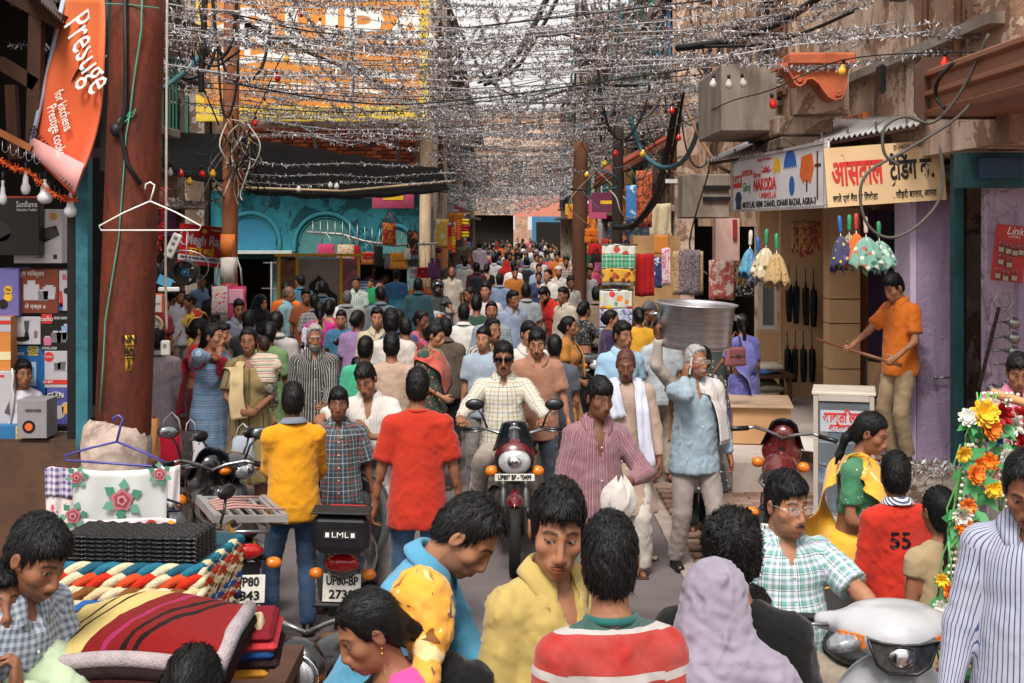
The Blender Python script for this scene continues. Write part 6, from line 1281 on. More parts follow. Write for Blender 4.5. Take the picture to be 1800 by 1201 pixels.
RD=root('hanging_rod',P(650,420,27.6),0,'grey rod with hooks carrying the row of bags','rod');b=MB();b.tube([P(x,y,27.7)-P(650,420,27.6) for x,y in((540,408),(600,412),(640,424),(690,432),(770,428))],.025,8);b.build('rod',GALV,RD)
for i in range(16):q=P(550+13*i,410+max(0,min(20,(13*i-50)*.2)),27.65)-P(650,420,27.6);MB().tube([q+Vector((0,0,.25)),q,q+Vector((.03,-.03,-.05))],.008,5).build('hook',STEEL,RD)
for lab,x,y,Yb,w_,h_,m,st,fl in(('orange backpack hanging beside the wooden pole',1040,402,28,.30,.30,ORGC,BRC,cloth('solid','#c9641f')),('red handbag hanging under the orange backpack',1045,428,27.9,.30,.24,REDC,REDC,None),('dark bag hanging lowest beside the wooden pole',1047,446,27.8,.24,.18,DKC,DKC,None)):bag(lab,x,y,Yb,w_,h_,m,st,.15,flap=fl,yaw=R3.uniform(-20,20))
def marigold(label,px,y0,y1,Y,r,cols):
 q=P(px,y0,Y);z1=P(px,y1,Y).z-q.z;R=root('flower_garland',q,0,label,'garland');n=int(-z1/(r*.8))
 for i in range(n):
  b=MB();z=-(i+.5)*r*.8
  for k in range(9):t=k*.698+i;b.ball((r*.62*math.cos(t),r*.62*math.sin(t),z),(r*.45,r*.45,r*.4),6,4)
  b.build('flower',cols[int(i*len(cols)/n)],R)
MY,MR,MO=mat('marigold_yellow','#e0b81f',.8),mat('marigold_red','#a8172c',.8),mat('marigold_orange','#d9641c',.8)
marigold('thick yellow, crimson and yellow marigold garland over the crowd',818,385,419,30,.085,(MY,MR,MY));marigold('orange marigold string beside the cream pole',806,388,425,31,.05,(MO,));marigold('long orange marigold string hanging lower by the cream pole',797,400,446,30.5,.05,(MO,MY,MO));marigold('red flower string behind the marigolds',790,395,440,31,.045,(MR,MO))
SG=root('shrine_gate',P(565,600,26.6),0,'yellow framed shrine gate with a black arched niche','shrine');SG.location.z=0
def sg(name,x0,x1,y0,y1,m,o=0,dep=.06):a_,c_=P(x0,y1,26.6),P(x1,y0,26.6);return MB().box(((a_.x+c_.x)/2-SG.location.x,o,(a_.z+c_.z)/2),(c_.x-a_.x,dep,c_.z-a_.z)).build(name,m,SG)
GOLD=mat('yellow_gate_paint','#c9992f',.6,0,.1,4)
for x in(488,520,597,628):sg('post',x,x+5,452,590,GOLD)
sg('top_beam',484,640,446,451,GOLD,-.02,.12);sg('panel',525,597,456,590,M_('#8f8680',.7),.06,.05);sg('side_panel',493,520,458,590,mat('lattice_panel','#7a5a4a',.8,0,.5,9),.06,.04);sg('side_panel',602,628,458,590,mat('lattice_panel2','#94636a',.8,0,.5,9),.06,.04)
for px,py in((560,470),):
 q=P(px,520,26.6);b=MB();pr=[(-.36,-.6),(-.36,.0),(-.22,.10),(-.16,.25),(-.05,.33),(0,.40),(.05,.33),(.16,.25),(.22,.10),(.36,.0),(.36,-.6)];b.prism(pr[::-1],-.04,.02,None,(q.x-SG.location.x,0.01,q.z));b.build('niche',mat('niche_black','#1a1214',.7),SG)
 b=MB();b.lathe([(.05,0),(.06,.03),(.03,.06),(.05,.10),(.02,.14),(0,.18)],(q.x-SG.location.x,-.06,q.z+.12),10);b.build('bell',STEEL,SG)
 for k in range(26):t=R3.uniform(-1,1);MB().ball((q.x-SG.location.x+t*.3,-.05,q.z-.05-R3.random()*.45),(.035,.02,.025),6,4).build('flower',R3.choice((MR,WHT,MR,M_('#8f8a84'))),SG)
for px in(1,):R=root('trident_stand',(P(477,560,25).x,25,0),0,'pale iron stand with crossbars beside the shrine gate','stand');b=MB();b.tube([(0,0,0),(0,0,P(0,460,25).z)],.02,8);b.beam((-.15,0,P(0,462,25).z),(.1,0,P(0,462,25).z),.02,.02);b.beam((-.18,0,P(0,507,25).z),(.1,0,P(0,507,25).z),.02,.02);b.build('bars',GALV,R)
def hang(label,x0,x1,y0,y1,Y,m,name='hanging_cloth',wave=.012,nw=3,top=None,cat='cloth',bands=(),yaw=0,group=None,trim=None):
 a_,c_=P(x0,y0,Y),P(x1,y1,Y);w_,h_=c_.x-a_.x,a_.z-c_.z;R=root(name,((a_.x+c_.x)/2,Y,a_.z),math.radians(yaw),label,cat,group);ph=x0*.7
 def sh(nm,v0,v1,mm,o=0,u0=0.,u1=1.):
  b=MB();b.sheet(lambda u,v:Vector((w_*(u0+(u1-u0)*u-.5),o+wave*math.sin((u0+(u1-u0)*u)*nw*6.283+ph+2*(v0+(v1-v0)*v)),-h_*(v0+(v1-v0)*v)+.006*math.sin((u0+(u1-u0)*u)*7+ph))),16,8,.004)
  me=b.mesh(nm);A_=np.array([(v[0]+.3,v[2],0) for v in b.v],np.float32);me.attributes.new('uvw','FLOAT_VECTOR','POINT').data.foreach_set('vector',A_.ravel());return link(nm,me,mm,R)
 sh('cloth',0,1,m)
 for v0,v1,mm in bands:sh('printed_band',v0,v1,mm,-.006)
 if top:MB().tube([(-w_*.55,0,.01),(w_*.55,0,.01)],.012,6).build('rod',top,R)
 return R,w_,h_
SUNF=cloth('dots','#d9a02a','#8a3a14','#5a2a10','#b3521c',size=.085,amt=.38);GCH=cloth('check','#2f8a64',per=.10,stops=((0,'#2f8a64'),(.35,'#c9d6c8'),(.5,'#2f8a64'),(.8,'#7ab89a')));FRT=cloth('floral','#d6d6c8','#c93a2a','#4a9a3a','#e0a32a',size=.12,amt=.5);BWF=cloth('blotch','#b9bccb','#3a4a8a',size=.035,amt=.45);FLY=cloth('floral','#d0cfc4','#e0862a','#d92f2a','#5aa34a','#e6c02c',size=.11,amt=.5)
hang('plastic tablecloth with green checks, fruit and sunflowers hanging over the lane',1058,1117,432,502,17.6,M_('#d4d2cf',.3),'hanging_tablecloth',cat='tablecloth',bands=((0,.22,FRT),(.22,.58,GCH),(.58,.92,SUNF)),top=STEEL)
hang('plastic tablecloth with yellow flowers over blue scrolls below the sunflower one',1054,1111,511,592,17.4,M_('#cfd0d4',.3),'hanging_tablecloth',cat='tablecloth',bands=((0,.40,FLY),(.40,.80,BWF),(.84,.88,M_('#5a9ac9')),(.92,.96,M_('#5a9ac9'))),top=STEEL)
hang('plain red towel hanging beside the sunflower tablecloth',1116,1150,446,521,17.8,cloth('solid','#a8161a'),'hanging_towel',cat='towel',wave=.02);hang('navy cloth with white figures behind the red towel',1149,1164,452,506,18.3,cloth('blotch','#1f2f6a','#c9ccd8',size=.1,amt=.38));hang('pink and white towel hanging beside the navy cloth',1163,1178,436,502,18.2,cloth('blotch','#d6c9cc','#d9487a',size=.05,amt=.45),'hanging_towel',cat='towel')
hang('orange board hanging above the navy cloth',1150,1175,413,447,18.6,M_('#c97a2f',.7),'hanging_board',0.001,cat='board');hang('mauve lace doormat hung on the ochre column',1193,1231,439,519,17.9,cloth('blotch','#8a7a80','#4a3f48',size=.022,amt=.5),'hanging_mat',.004,cat='mat');hang('beige mat behind the mauve lace doormat',1182,1236,441,518,18.3,cloth('blotch','#b99a6f','#8f7048',size=.03,amt=.45),'hanging_mat',.004,cat='mat')
hang('rose and cream flowered cloth hanging over the steel pot',1246,1291,457,527,16.6,cloth('blotch','#b3544a','#d0b8ac',size=.10,amt=.46),wave=.008);hang('black and gold patterned mat beside the rose cloth',1291,1318,458,510,16.9,cloth('dots','#c9a86a','#2a2018','#4a3520',size=.03,amt=.4));hang('black and white tile patterned mat under the black and gold one',1293,1326,500,522,16.8,cloth('dots','#141416','#c9c6c2',size=.035,amt=.36))
hang('dark red tassel garment hanging behind the navy cloth',1118,1146,300,400,24,cloth('blotch','#7a2f1a','#c9602a','#3a1a14',size=.06,amt=.5),wave=.03);hang('blue printed poster hanging beside the dark pole',1100,1122,326,390,25,cloth('blotch','#2f6fb0','#9fc0d8',size=.2,amt=.4),'poster',.004,cat='poster')
for i,(x0,x1,y0,y1,c) in enumerate(((1392,1404,388,446,('#8a2a2a','#c9a06a')),(1405,1418,388,452,('#b3382a','#d9b07a')),(1419,1430,388,448,('#7a1f2f','#b98a5a')),(1431,1443,388,440,('#c9a02a','#a82a2a')))):hang(('maroon','red','wine','yellow and red')[i]+' patterned scarf in the row under the umbrella sign',x0,x1,y0,y1,15.6,cloth('blotch',*c,size=.05,amt=.5),'scarf',.015,cat='scarf',group='scarves under the umbrella sign')
def umbrella_hang(label,px,py,Y,L,r,m,hand,group,tilt=0,spread=.5):
 """folded umbrella hung by its hooked handle, canopy open below"""
 R=root('umbrella',P(px,py,Y),0,label,'umbrella',group);R.rotation_euler=(math.radians(R3.uniform(-5,5)),math.radians(tilt),R3.uniform(0,3));b=MB()
 def f(u,v):t=6.283*u;rr=r*.95*(.16+.84*v**.6)*(1+.26*abs(math.sin(t*4+.6*math.sin(t)))*(1 if v>.2 else v*5)-.12+.08*math.sin(t*2+L*40));return Vector((rr*math.cos(t),rr*math.sin(t),-L*.20-L*.80*v+.05*abs(math.sin(t*4))*v+.03*math.sin(t+L*30)*v))
 b.sheet(f,48,8,.003);me=b.mesh('canopy');A_=np.array([(v[0]+.4*math.atan2(v[1],v[0]) if False else math.atan2(v[1],v[0])*.1,v[2],0) for v in b.v],np.float32);me.attributes.new('uvw','FLOAT_VECTOR','POINT').data.foreach_set('vector',A_.ravel());link('canopy',me,m,R)
 MB().tube([(0,0,-L*1.04),(0,0,.02)],.006,6).build('shaft',STEEL,R);MB().lathe([(.014,-.10*L),(.020,-.06*L),(.018,.02),(.022,.06),(.016,.10),(0,.11)],(0,0,.0),10).build('handle',hand,R);return R
HB,HW,HG,HR=M_('#2f5f9c'),M_('#c9b9b0'),M_('#2f8a5a'),M_('#b3383a')
G3='folded patterned umbrellas hung under the shop signs'
for a_ in((1319,424,13.3,.38,.10,cloth('blotch','#2a6488','#3f86a8',size=.1),HW,'teal blue umbrella at the left of the left bunch'),(1333,436,13.2,.36,.12,cloth('blotch','#8f98ac','#5a6480',size=.02,amt=.5),HB,'grey-blue speckled umbrella in the left bunch'),(1347,422,13.1,.40,.13,cloth('floral','#b9a888','#5a4a38','#d9cbb0',size=.06,amt=.5),HG,'beige umbrella with dark flowers in the left bunch'),(1365,430,13.0,.42,.13,cloth('floral','#a88a58','#6a4a28','#8f6a3a',size=.03,amt=.45),HG,'gold patterned umbrella at the right of the left bunch'),(1477,400,12.3,.40,.12,cloth('floral','#1f2050','#c9a83a','#3a3a8a',size=.06,amt=.35),HB,'navy umbrella with yellow flowers in the right bunch'),(1493,398,12.35,.38,.11,cloth('floral','#8f8a5a','#4a5a3a','#b9a03a',size=.06,amt=.45),HG,'olive umbrella in the right bunch'),(1505,396,12.25,.38,.11,cloth('solid','#d9622a'),HR,'plain orange umbrella in the right bunch'),(1522,402,12.15,.39,.15,cloth('floral','#6a9a8a','#2f5a4a','#c9d0c0','#b8483a',size=.05,amt=.5),HW,'green flowered umbrella, front of the right bunch'),(1545,410,12.2,.36,.14,cloth('floral','#7aa79a','#3a6a5a','#d0d6c8',size=.045,amt=.5),HG,'pale green flowered umbrella at the right of the bunch')):
 umbrella_hang(a_[7],*a_[:7],G3,R3.uniform(-6,6))
def umbrella_black(label,px,y0,y1,Y,hand):
 q=P(px,y0,Y);L=q.z-P(px,y1,Y).z;R=root('umbrella',q,0,label,'umbrella','closed black umbrellas hung on the tan wall');R.rotation_euler=(0,math.radians(R3.uniform(-2,2)),R3.random())
 b=MB()
 def f(u,v):t=6.283*u;rr=.038*(.55+.45*math.sin(math.pi*(.25+.65*v)))*(1+.18*math.sin(t*5+v*2));return Vector((rr*math.cos(t),rr*math.sin(t),-L*.22-L*.78*v))
 b.sheet(f,30,8,.002);b.build('canopy',mat('black_umbrella_cloth','#0d0d0f',.6,0,.2,20),R);MB().tube([(0,0,-L*.3),(0,0,0),(0,0,.12)],.006,6).build('shaft',BLACKM,R);MB().cyl((0,0,-L*.22),(0,0,-L*.1),.016,10,.013).build('handle',hand,R);MB().tube([(.03,0,-L*.45),(-.035,0,-L*.4)],.004,4).build('tie',GALV,R)
for i,x in enumerate((1387,1400,1416,1430)):umbrella_black('closed black umbrella, number %s from the left in the upper row on the tan wall'%('one','two','three','four')[i],x,482+i*3,566+i*3,16.9,BLACKP)
for i,x in enumerate((1384,1398,1412,1427)):umbrella_black('closed black umbrella, number %s from the left in the lower row on the tan wall'%('one','two','three','four')[i],x,598,672,16.9,(BLACKP,HR,BLACKP,HR)[i])
R,w,h=box_thing('counter','tan plywood counter box on the umbrella shop step','counter',1288,1388,716,780,14.4,.9,WOODP,-8);MB().box((w/2,h+.012,-.43),(w+.06,.025,.98),bev=.006).build('top',mat('counter_top','#b79a80',.5,0,.1,4),R)
DC=root('display_case',P(1430,905,12.1),math.radians(-14),'glass display case with red Hindi lettering before the umbrella shop','display case');DC.location.z=0;w,h,d=.52,1.12,.5;FR=mat('case_frame','#a79f97',.5,0,.1,5)
b=MB()
for x,y in((.02,-.02),(w-.02,-.02),(.02,d),(w-.02,d)):b.box((x,y,h/2),(.04,.04,h))
for z in(.03,h-.02):b.box((w/2,-.02,z),(w-.085,.035,.05));b.box((w/2,d,z),(w-.085,.035,.05));b.box((.02,d/2,z),(.035,d-.07,.05));b.box((w-.02,d/2,z),(.035,d-.07,.05))
b.build('frame',FR,DC);MB().box((w/2,d/2,h+.02),(w+.03,d+.06,.03),bev=.006).build('top',mat('case_top','#c2b8aa',.5,0,.1,5),DC);MB().box((w/2,-.02,h/2),(w-.09,.008,h-.12)).build('pane',clear_glass((.35,.4,.45),.16),DC);MB().box((w-.02,d/2,h/2),(.008,d-.09,h-.12)).build('pane',clear_glass((.35,.4,.45),.16),DC)
for z in(.35,.70):MB().box((w/2,d/2,z),(w-.06,d-.06,.015)).build('shelf',M_('#8f9aa0',.2),DC)
MB().box((w/2,d-.04,h/2),(w-.06,.02,h-.1)).build('back',M_('#6f7a86',.6),DC)
for z,n in((.36,5),(.71,4),(.06,5)):
 for i in range(n):MB().lathe([(.03,0),(.035,.06),(.02,.10),(.025,.13),(0,.14)],(.09+i*.085,.15+.1*(i%2),z),10).build('goods',R3.choice((STEEL,M_('#8a2a2a'),M_('#4f7aa0'),M_('#c9c2b6'))),DC)
MB().box((w/2,-.028,h-.22),(w-.12,.004,.19)).build('notice',M_('#a9b0ba',.5),DC);text('lettering','अाकृति लाक',.12,RED,DC,(w/2,-.034,h-.19),fit=w-.16,bold=.004);text('lettering','आवश्यक',.08,RED,DC,(w/2,-.034,h-.28),fit=w-.26,bold=.003)
MB().tube([(.05,-.06,.52),(w*1.1,-.06,.36)],.012,6).build('rail',CHROME,DC)
CH=root('chair',(P(1525,700,13.3).x,13.3,.44),math.radians(-60),'dark cane-backed chair beside the man in orange','chair');b=MB()
for x,y in((-.2,-.2),(.2,-.2),(-.2,.2),(.2,.2)):MB().cyl((x,y,0),(x,y,.42 if y<0 else .85),.018,8).build('leg',BLACKM,CH)
MB().box((0,0,.44),(.45,.45,.05),bev=.015).build('seat',TIMBER,CH);MB().box((0,.2,.67),(.38,.02,.32)).build('backrest',cloth('blotch','#7a5a3a','#3a2a1c',size=.02),CH);MB().tube([(-.21,.2,.5),(-.21,.21,.86),(.21,.21,.86),(.21,.2,.5)],.02,6).build('back_frame',BLACKM,CH)
for i,(x,y,c) in enumerate(((1440,700,'#b9a58f'),(1444,650,'#8f8a88'))):pass
SH=root('ground_cloth',(P(1410,800,14).x,13.6,.445),0,'white cloth spread on the shop step with stray goods','cloth');b=MB();b.sheet(lambda u,v:Vector((-.35+.7*u,-.5+v,.012+.012*math.sin(u*9+v*5))),12,12,.006);b.build('cloth',M_('#c9c2ba',.9),SH)
R=root('mirror',P(1350,535,17),0,'white framed mirror hanging at the end of the tan wall','mirror');MB().box((0,0,0),(.22,.04,.62)).build('frame',WHITEP,R);MB().box((0,-.022,0),(.14,.006,.52)).build('glass',mat('mirror_glass','#9a9a98',.1,.6),R)
for i,(c,x,y) in enumerate((('#2f5a9c',1340,652),('#3a3a30',1335,672),('#6b6a50',1350,682),('#b9b0a0',1348,645))):R=root('cloth_bundle',P(x,y,16.6),R3.random(),'%s folded cloth bundle on the stall behind the blue sari'%('blue','black','olive','pale')[i],'bundle');MB().box((0,0,0),(.34,.3,.10),bev=.04).build('cloth',cloth('blotch',c,'#2a2a2a',size=.04,amt=.3),R)
R=root('stall_table',(P(1335,700,16.7).x,16.7,.44),0,'low wooden stall table under the cloth bundles','table');MB().box((0,0,.36),(.75,.6,.04)).build('top',TIMBER,R)
for x in(-.32,.32):
 for y in(-.25,.25):MB().box((x,y,.17),(.05,.05,.34)).build('leg',TIMBER,R)
R,w,h=box_thing('padlock_board','red padlock display board hanging on the lilac wall','display board',1741,1794,393,492,11.3,.02,M_('#a8201c',.4),-12);R.rotation_euler=(math.pi/2,math.radians(6),math.radians(-12));bt(R,'Link',.09,WHT,w*.6,h*.90,fit=w*.55,shear=.3);bt(R,'LOCKS',.03,WHT,w*.6,h*.80)
for i,(x,y) in enumerate(((.22,.62),(.45,.60),(.66,.58),(.85,.60),(.25,.40),(.52,.36),(.2,.15),(.45,.12),(.72,.14))):b=MB();b.box((w*x,h*y-.03,.02),(.05,.05,.022),bev=.006);o=b.build('padlock',mat('lock_brass','#8f8272',.35,.8,.1,10),R);MB().tube([(w*x-.017,h*y-.005,.02),(w*x-.017,h*y+.025,.02),(w*x,h*y+.04,.02),(w*x+.017,h*y+.025,.02),(w*x+.017,h*y-.005,.02)],.004,6).build('shackle',STEEL,o)
R=root('key_ring',P(1763,532,11.2),0,'large steel key ring hanging below the padlock board','key ring');MB().tube([(.07*math.cos(t),0,.075*math.sin(t)) for t in np.linspace(0,6.283,24)],.008,6,cap=False).build('ring',STEEL,R);MB().tube([(.04+.06*math.cos(t),.02,.02+.06*math.sin(t)) for t in np.linspace(0,6.283,24)],.006,6,cap=False).build('ring',STEEL,R)
R=root('hardware_strip',P(1740,610,11.15),0,'black slotted metal strip leaning on the lilac wall','hardware');a_,c_=P(1756,540,11.15),P(1721,682,11.15);MB().beam(Vector(a_)-R.location,Vector(c_)-R.location,.05,.015).build('strip',BLACKM,R)
for i in range(9):q=Vector(a_).lerp(Vector(c_),(i+.5)/9)-R.location;MB().box(q+Vector((0,-.01,0)),(.018,.006,.02)).build('slot',STEEL,R)
for i,y in enumerate((566,592,616,640)):R=root('knob_fitting',P(1772,y,11.3),0,'steel door knob mounted on the lilac wall, %s of four'%('first','second','third','last')[i],'door knob','steel door knobs on the lilac wall');MB().lathe([(0,.16),(.045,.16),(.05,.14),(.02,.12),(.012,.10),(.012,0),(.03,0)],(0,0,0),14,Matrix.Rotation(math.radians(80),3,'Y')@Matrix.Rotation(math.pi/2,3,'X')).build('knob',STEEL,R);MB().tube([(0,0,0),(-.12,-.02,0)],.010,6).build('spindle',STEEL,R)
R=root('water_tap',P(1745,685,11.0),0,'steel tap fittings piled at the foot of the black strip','tap');b=MB();b.ball((0,0,0),.05,12,8);b.tube([(-.06,0,-.04),(.02,-.02,.0),(.12,-.03,.03),(.2,-.02,.0)],.022,8);b.ball((-.07,0,-.09),(.045,.04,.06),10,6);b.ball((.1,0,.04),.03,10,6);b.build('body',STEEL,R)
R=root('door_bolt',P(1650,664,12.64),0,'small steel bolt on the lilac pillar','bolt');b=MB();b.tube([(-.03,0,0),(.14,0,0)],.010,6);b.ball((-.03,-.01,0),.022,8,6);b.build('rod',STEEL,R)
FW={'white':mat('petal_white','#d9d9cf',.7),'yellow':mat('petal_yellow','#e6b62a',.7),'orange':mat('petal_orange','#e0761c',.7),'red':mat('petal_red','#a8141f',.7),'blue':mat('petal_blue','#1f3f80',.7)}
LEAF=mat('plastic_leaf','#3f8a4f',.6);STEM=mat('plastic_stem','#5f9a55',.6);BEAD=mat('pearl_bead','#d9cfc0',.3)
def flower(R,c,r,m,seed,layers=3):
 b=MB();rr=random.Random(seed);ax=Vector((rr.uniform(-.5,.5),-1,rr.uniform(-.3,.5))).normalized();q=ax.to_track_quat('Z','Y').to_matrix()
 for l in range(layers):
  n=9-l;
  for k in range(n):
   t=6.283*k/n+l*.3+rr.uniform(-.1,.1);R_=r*(1-.22*l);d=q@Vector((math.cos(t),math.sin(t),.25+.45*l));s_=q@Vector((-math.sin(t),math.cos(t),0));up=q@Vector((0,0,1));c0=Vector(c);w_=r*.30
   b.add([c0,c0+d*R_*.55-s_*w_,c0+d*R_*.98-s_*w_*.45+up*r*.05,c0+d*R_*1.02+up*r*.12,c0+d*R_*.98+s_*w_*.45+up*r*.05,c0+d*R_*.55+s_*w_],[(0,1,2,3),(0,3,4,5)])
 return b.build('flower',m,R)
def leafb(b,c,d,l,w_):d=Vector(d).normalized();s_=d.cross(Vector((0,-1,.2))).normalized();c=Vector(c);b.add([c,c+d*l*.45+s_*w_,c+d*l,c+d*l*.45-s_*w_],[(0,1,2,3)])
def garland(label,px,y0,y1,Y,fls,lean=0,nst=5):
 q=P(px,y0,Y);R=root('flower_garland',q,0,label,'flower garland','artificial flower garlands on the bamboo rod');z1=P(px,y1,Y).z-q.z;b,bd,lf=MB(),MB(),MB()
 for k in range(nst):
  x0=R3.uniform(-.05,.05);pts=[(x0+lean*t+.02*math.sin(t*9+k),R3.uniform(-.03,.03),z1*t) for t in np.linspace(0,1,8)];b.tube(pts,.0045,4)
  if k%2==0:
   for i in range(int(-z1/.028)):t=i/max(1,int(-z1/.028));bd.ball((x0+lean*t+.012,-.04,z1*t),.0085,6,4)
   bd.build('bead_string',BEAD,R);bd=MB()
 b.build('stem',STEM,R)
 for i,(fx,fy,r,c) in enumerate(fls):p=P(fx,fy,Y-.08)-q;flower(R,p,r*.86,FW[c],int(fx*7+fy));[leafb(lf,p+Vector((R3.uniform(-.05,.05),.03,-r*.4)),(R3.uniform(-1,1),-.3,R3.uniform(-.8,.3)),.10,.022) for _ in range(4)]
 lf.build('leaf',LEAF,R);return R
YF=5.6
garland('flower garland with a big yellow bloom and orange blooms below',1725,690,960,5.9,[(1730,728,.075,'yellow'),(1716,818,.055,'orange'),(1738,812,.05,'orange'),(1740,755,.06,'orange'),(1702,735,.05,'white'),(1706,895,.04,'white'),(1745,860,.05,'yellow')],-.10)
garland('flower garland with red and blue blooms',1755,690,880,5.95,[(1757,728,.070,'red'),(1748,768,.05,'blue'),(1766,800,.04,'white')],-.04);garland('flower garland with white and red blooms at the right edge',1780,692,900,6.0,[(1778,745,.070,'white'),(1795,735,.06,'red'),(1796,775,.06,'red')],-.02)
garland('flower garland with a small yellow bloom at its top',1700,780,1050,5.8,[(1692,797,.045,'yellow'),(1712,835,.055,'orange'),(1690,905,.055,'white'),(1700,890,.045,'orange'),(1696,925,.05,'orange')],-.10)
garland('long flower garland trailing low past the striped shirt',1690,950,1215,5.5,[(1668,1040,.045,'orange'),(1655,1070,.04,'white'),(1672,1088,.055,'orange'),(1650,1118,.042,'orange'),(1660,1168,.055,'orange'),(1655,1020,.035,'yellow')],-.06,7)
R=root('bamboo_rod',P(1772,700,5.95),0,'bamboo rod carrying the artificial flower garlands','rod');MB().tube([P(1742,690,5.95)-R.location,P(1815,713,5.95)-R.location,Vector((1.2,.1,-.15))],.020,8).build('rod',mat('bamboo_rod','#b58a5a',.6),R)
b=MB()
GP=root('scrap_heap',(P(1650,840,11.9).x,11.8,0),0,'heap of tinsel scraps at the foot of the lilac pillar','heap')
r_=np.random.RandomState(3);n=1600;c=np.stack([r_.uniform(-.6,.6,n),r_.uniform(-.22,.3,n),r_.uniform(.50,.54,n)],1);d=r_.normal(size=(n,3))*.022;e=r_.normal(size=(n,3))*.007;i=np.arange(n)
me=npmesh('scraps',np.concatenate([c,c+d,c+d+e,c+e]),np.stack([i,n+i,2*n+i,3*n+i],1));[me.materials.append(m) for m in TM];me.polygons.foreach_set('material_index',r_.choice(4,n).astype(np.int32));link('scraps',me,None,GP)['kind']='stuff';MB().box((.1,.1,.27),(1.3,.5,.5),bev=.1).build('base',PL_GREY,GP)
def ptr(px,py,Y):return P(px,py,Y)
def slab_rug(label,x0,x1,yb,Y,th,dep,m,braid=None,yaw=-4,name='rug',cat='rug',group='rugs stacked on the foreground stall'):
 a_,c_=P(x0,yb,Y),P(x1,yb,Y);w_=c_.x-a_.x;R=root(name,((a_.x+c_.x)/2,Y,a_.z),math.radians(yaw),label,cat,group);b=MB()
 b.box((0,dep/2,th/2),(w_,dep,th*.9),bev=th*.4);b.build('pile',m,R)
 if braid:
  for k,(mm,ph) in enumerate(braid):
   loop=[(-w_/2,dep*.9),(-w_/2,.02),(-w_/2+.02,-.0),(w_/2-.02,-.0),(w_/2,.02),(w_/2,dep*.9)];L=np.cumsum([0]+[math.dist(loop[i],loop[i+1]) for i in range(5)]);pts=[]
   for t in np.arange(0,L[-1],.012):x=np.interp(t,L,[p[0] for p in loop]);y=np.interp(t,L,[p[1] for p in loop]);a__=t*2*math.pi/.16+ph;pts.append((x,y-.010-.014*math.cos(a__),th*.5+.016*math.sin(a__)))
   b=MB();b.tube(pts,.0175,6);b.build('braid',mm,R)
 return R
YR=4.75
WOOL=lambda c:mat('wool_'+c.strip('#'),c,.95,0,.15,30,.8,140,spec=.1)
base=root('stall_bench',(P(260,1201,YR).x,YR+.3,0),0,'wooden stall bench under the foreground rugs','bench');MB().box((-.05,.1,.90),(.95,.75,.06)).build('top',TIMBER,base)
for x in(-.5,.38):
 for y in(-.2,.4):MB().box((x,y,.44),(.07,.07,.87)).build('leg',TIMBER,base)
zb=1.0
def zpx(py,Y):return P(0,py,Y).z
rows=(('blue and black braided rug low in the stack',85,350,1122,'#15212f',('#1f3f80','#17171a')),('red braided rug above the lowest one',82,350,1100,'#3a1a18',('#a8201c','#b9421f')),('royal blue braided rug in the middle of the stack',88,352,1080,'#1a2a50',('#1f4f9c','#2f5f9c')),('cream and brown braided rug under the red-edged one',90,356,1056,'#8f6a4a',('#d0b48a','#7a4a2a')),('red and cream braided rug below the teal-edged one',95,357,1032,'#8a3a2a',('#c0301f','#c94a2a')),('teal and white braided rug just under the black basket weave mats',100,358,1014,'#2a4a55',('#2a6a80','#24566a')))
for i,(lab,x0,x1,y,c,br) in enumerate(rows):slab_rug(lab,x0,x1,y,YR+.02*i,.042,.55,WOOL(c),[(WOOL(br[0]),0),(WOOL(br[1]),2.1),(WOOL('#cdbf9f'),4.2)],-5)
WV=NB('black_weave');ob=WV.obj();sx=WV.n('ShaderNodeSeparateXYZ');WV.l(ob,sx.inputs[0]);fx=WV.math('SINE',WV.math('MULTIPLY',sx.outputs[0],150));fz=WV.math('SINE',WV.math('ADD',WV.math('MULTIPLY',sx.outputs[2],420),WV.math('MULTIPLY',WV.math('GREATER_THAN',fx,0),3.14)));WV.bump(WV.math('MULTIPLY',fx,fz),.9,.006);M_WEAVE=WV.out('#0c0c0d',.35,0,.5)
for i in range(9):
 y=1006-i*7.6;a_=P(108,y,YR+.14);c_=P(346,y,YR+.14);w_=c_.x-a_.x;R=root('woven_mat',((a_.x+c_.x)/2,YR+.14,a_.z),math.radians(-5),'black woven mat in the stack above the braided rugs, %s from the top'%('ninth','eighth','seventh','sixth','fifth','fourth','third','second','first')[i],'mat','black woven mats on the foreground stall');b=MB()
 b.sheet(lambda u,v:Vector((w_*(u-.5),.24*v,.004*math.sin(u*60+(0 if int(v*10)%2 else 3.1))+.02*(u-.5)**2)),60,10,.012);b.build('weave',M_WEAVE,R)
PR=root('folded_rug',P(262,1146,4.35),math.radians(-6),'thick folded plush rug with red, cream and black stripes','rug');b=MB()
def plush(u,v):
 x=-.285+.57*u;c_=.05*math.sin(math.pi*min(1,u*1.05))+.05*u;z=.02+c_+.012*math.sin(u*5);y=-.16+.34*v;return Vector((x,y,z*(1-.6*(2*v-1)**4)+.085*v))
pm_=NB('plush_stripes');ob=pm_.obj();sx=pm_.n('ShaderNodeSeparateXYZ');pm_.l(ob,sx.inputs[0]);g_=pm_.math('ADD',sx.outputs[0],pm_.math('MULTIPLY',sx.outputs[1],-.75));g_=pm_.math('ADD',g_,pm_.math('MULTIPLY',pm_.noise(9,2,.5,ob),.05))
rp=pm_.n('ShaderNodeValToRGB');rp.color_ramp.interpolation='CONSTANT';e=rp.color_ramp.elements
st=((0,'#d8bf78'),(.20,'#3a2018'),(.225,'#d8bf78'),(.29,'#3a2018'),(.315,'#d8bf78'),(.44,'#7d1413'),(.52,'#a02a5a'),(.545,'#7d1413'),(.60,'#1c0c0c'),(.625,'#7d1413'),(.66,'#1c0c0c'),(.685,'#8a1614'))
while len(e)<len(st):e.new(.5)
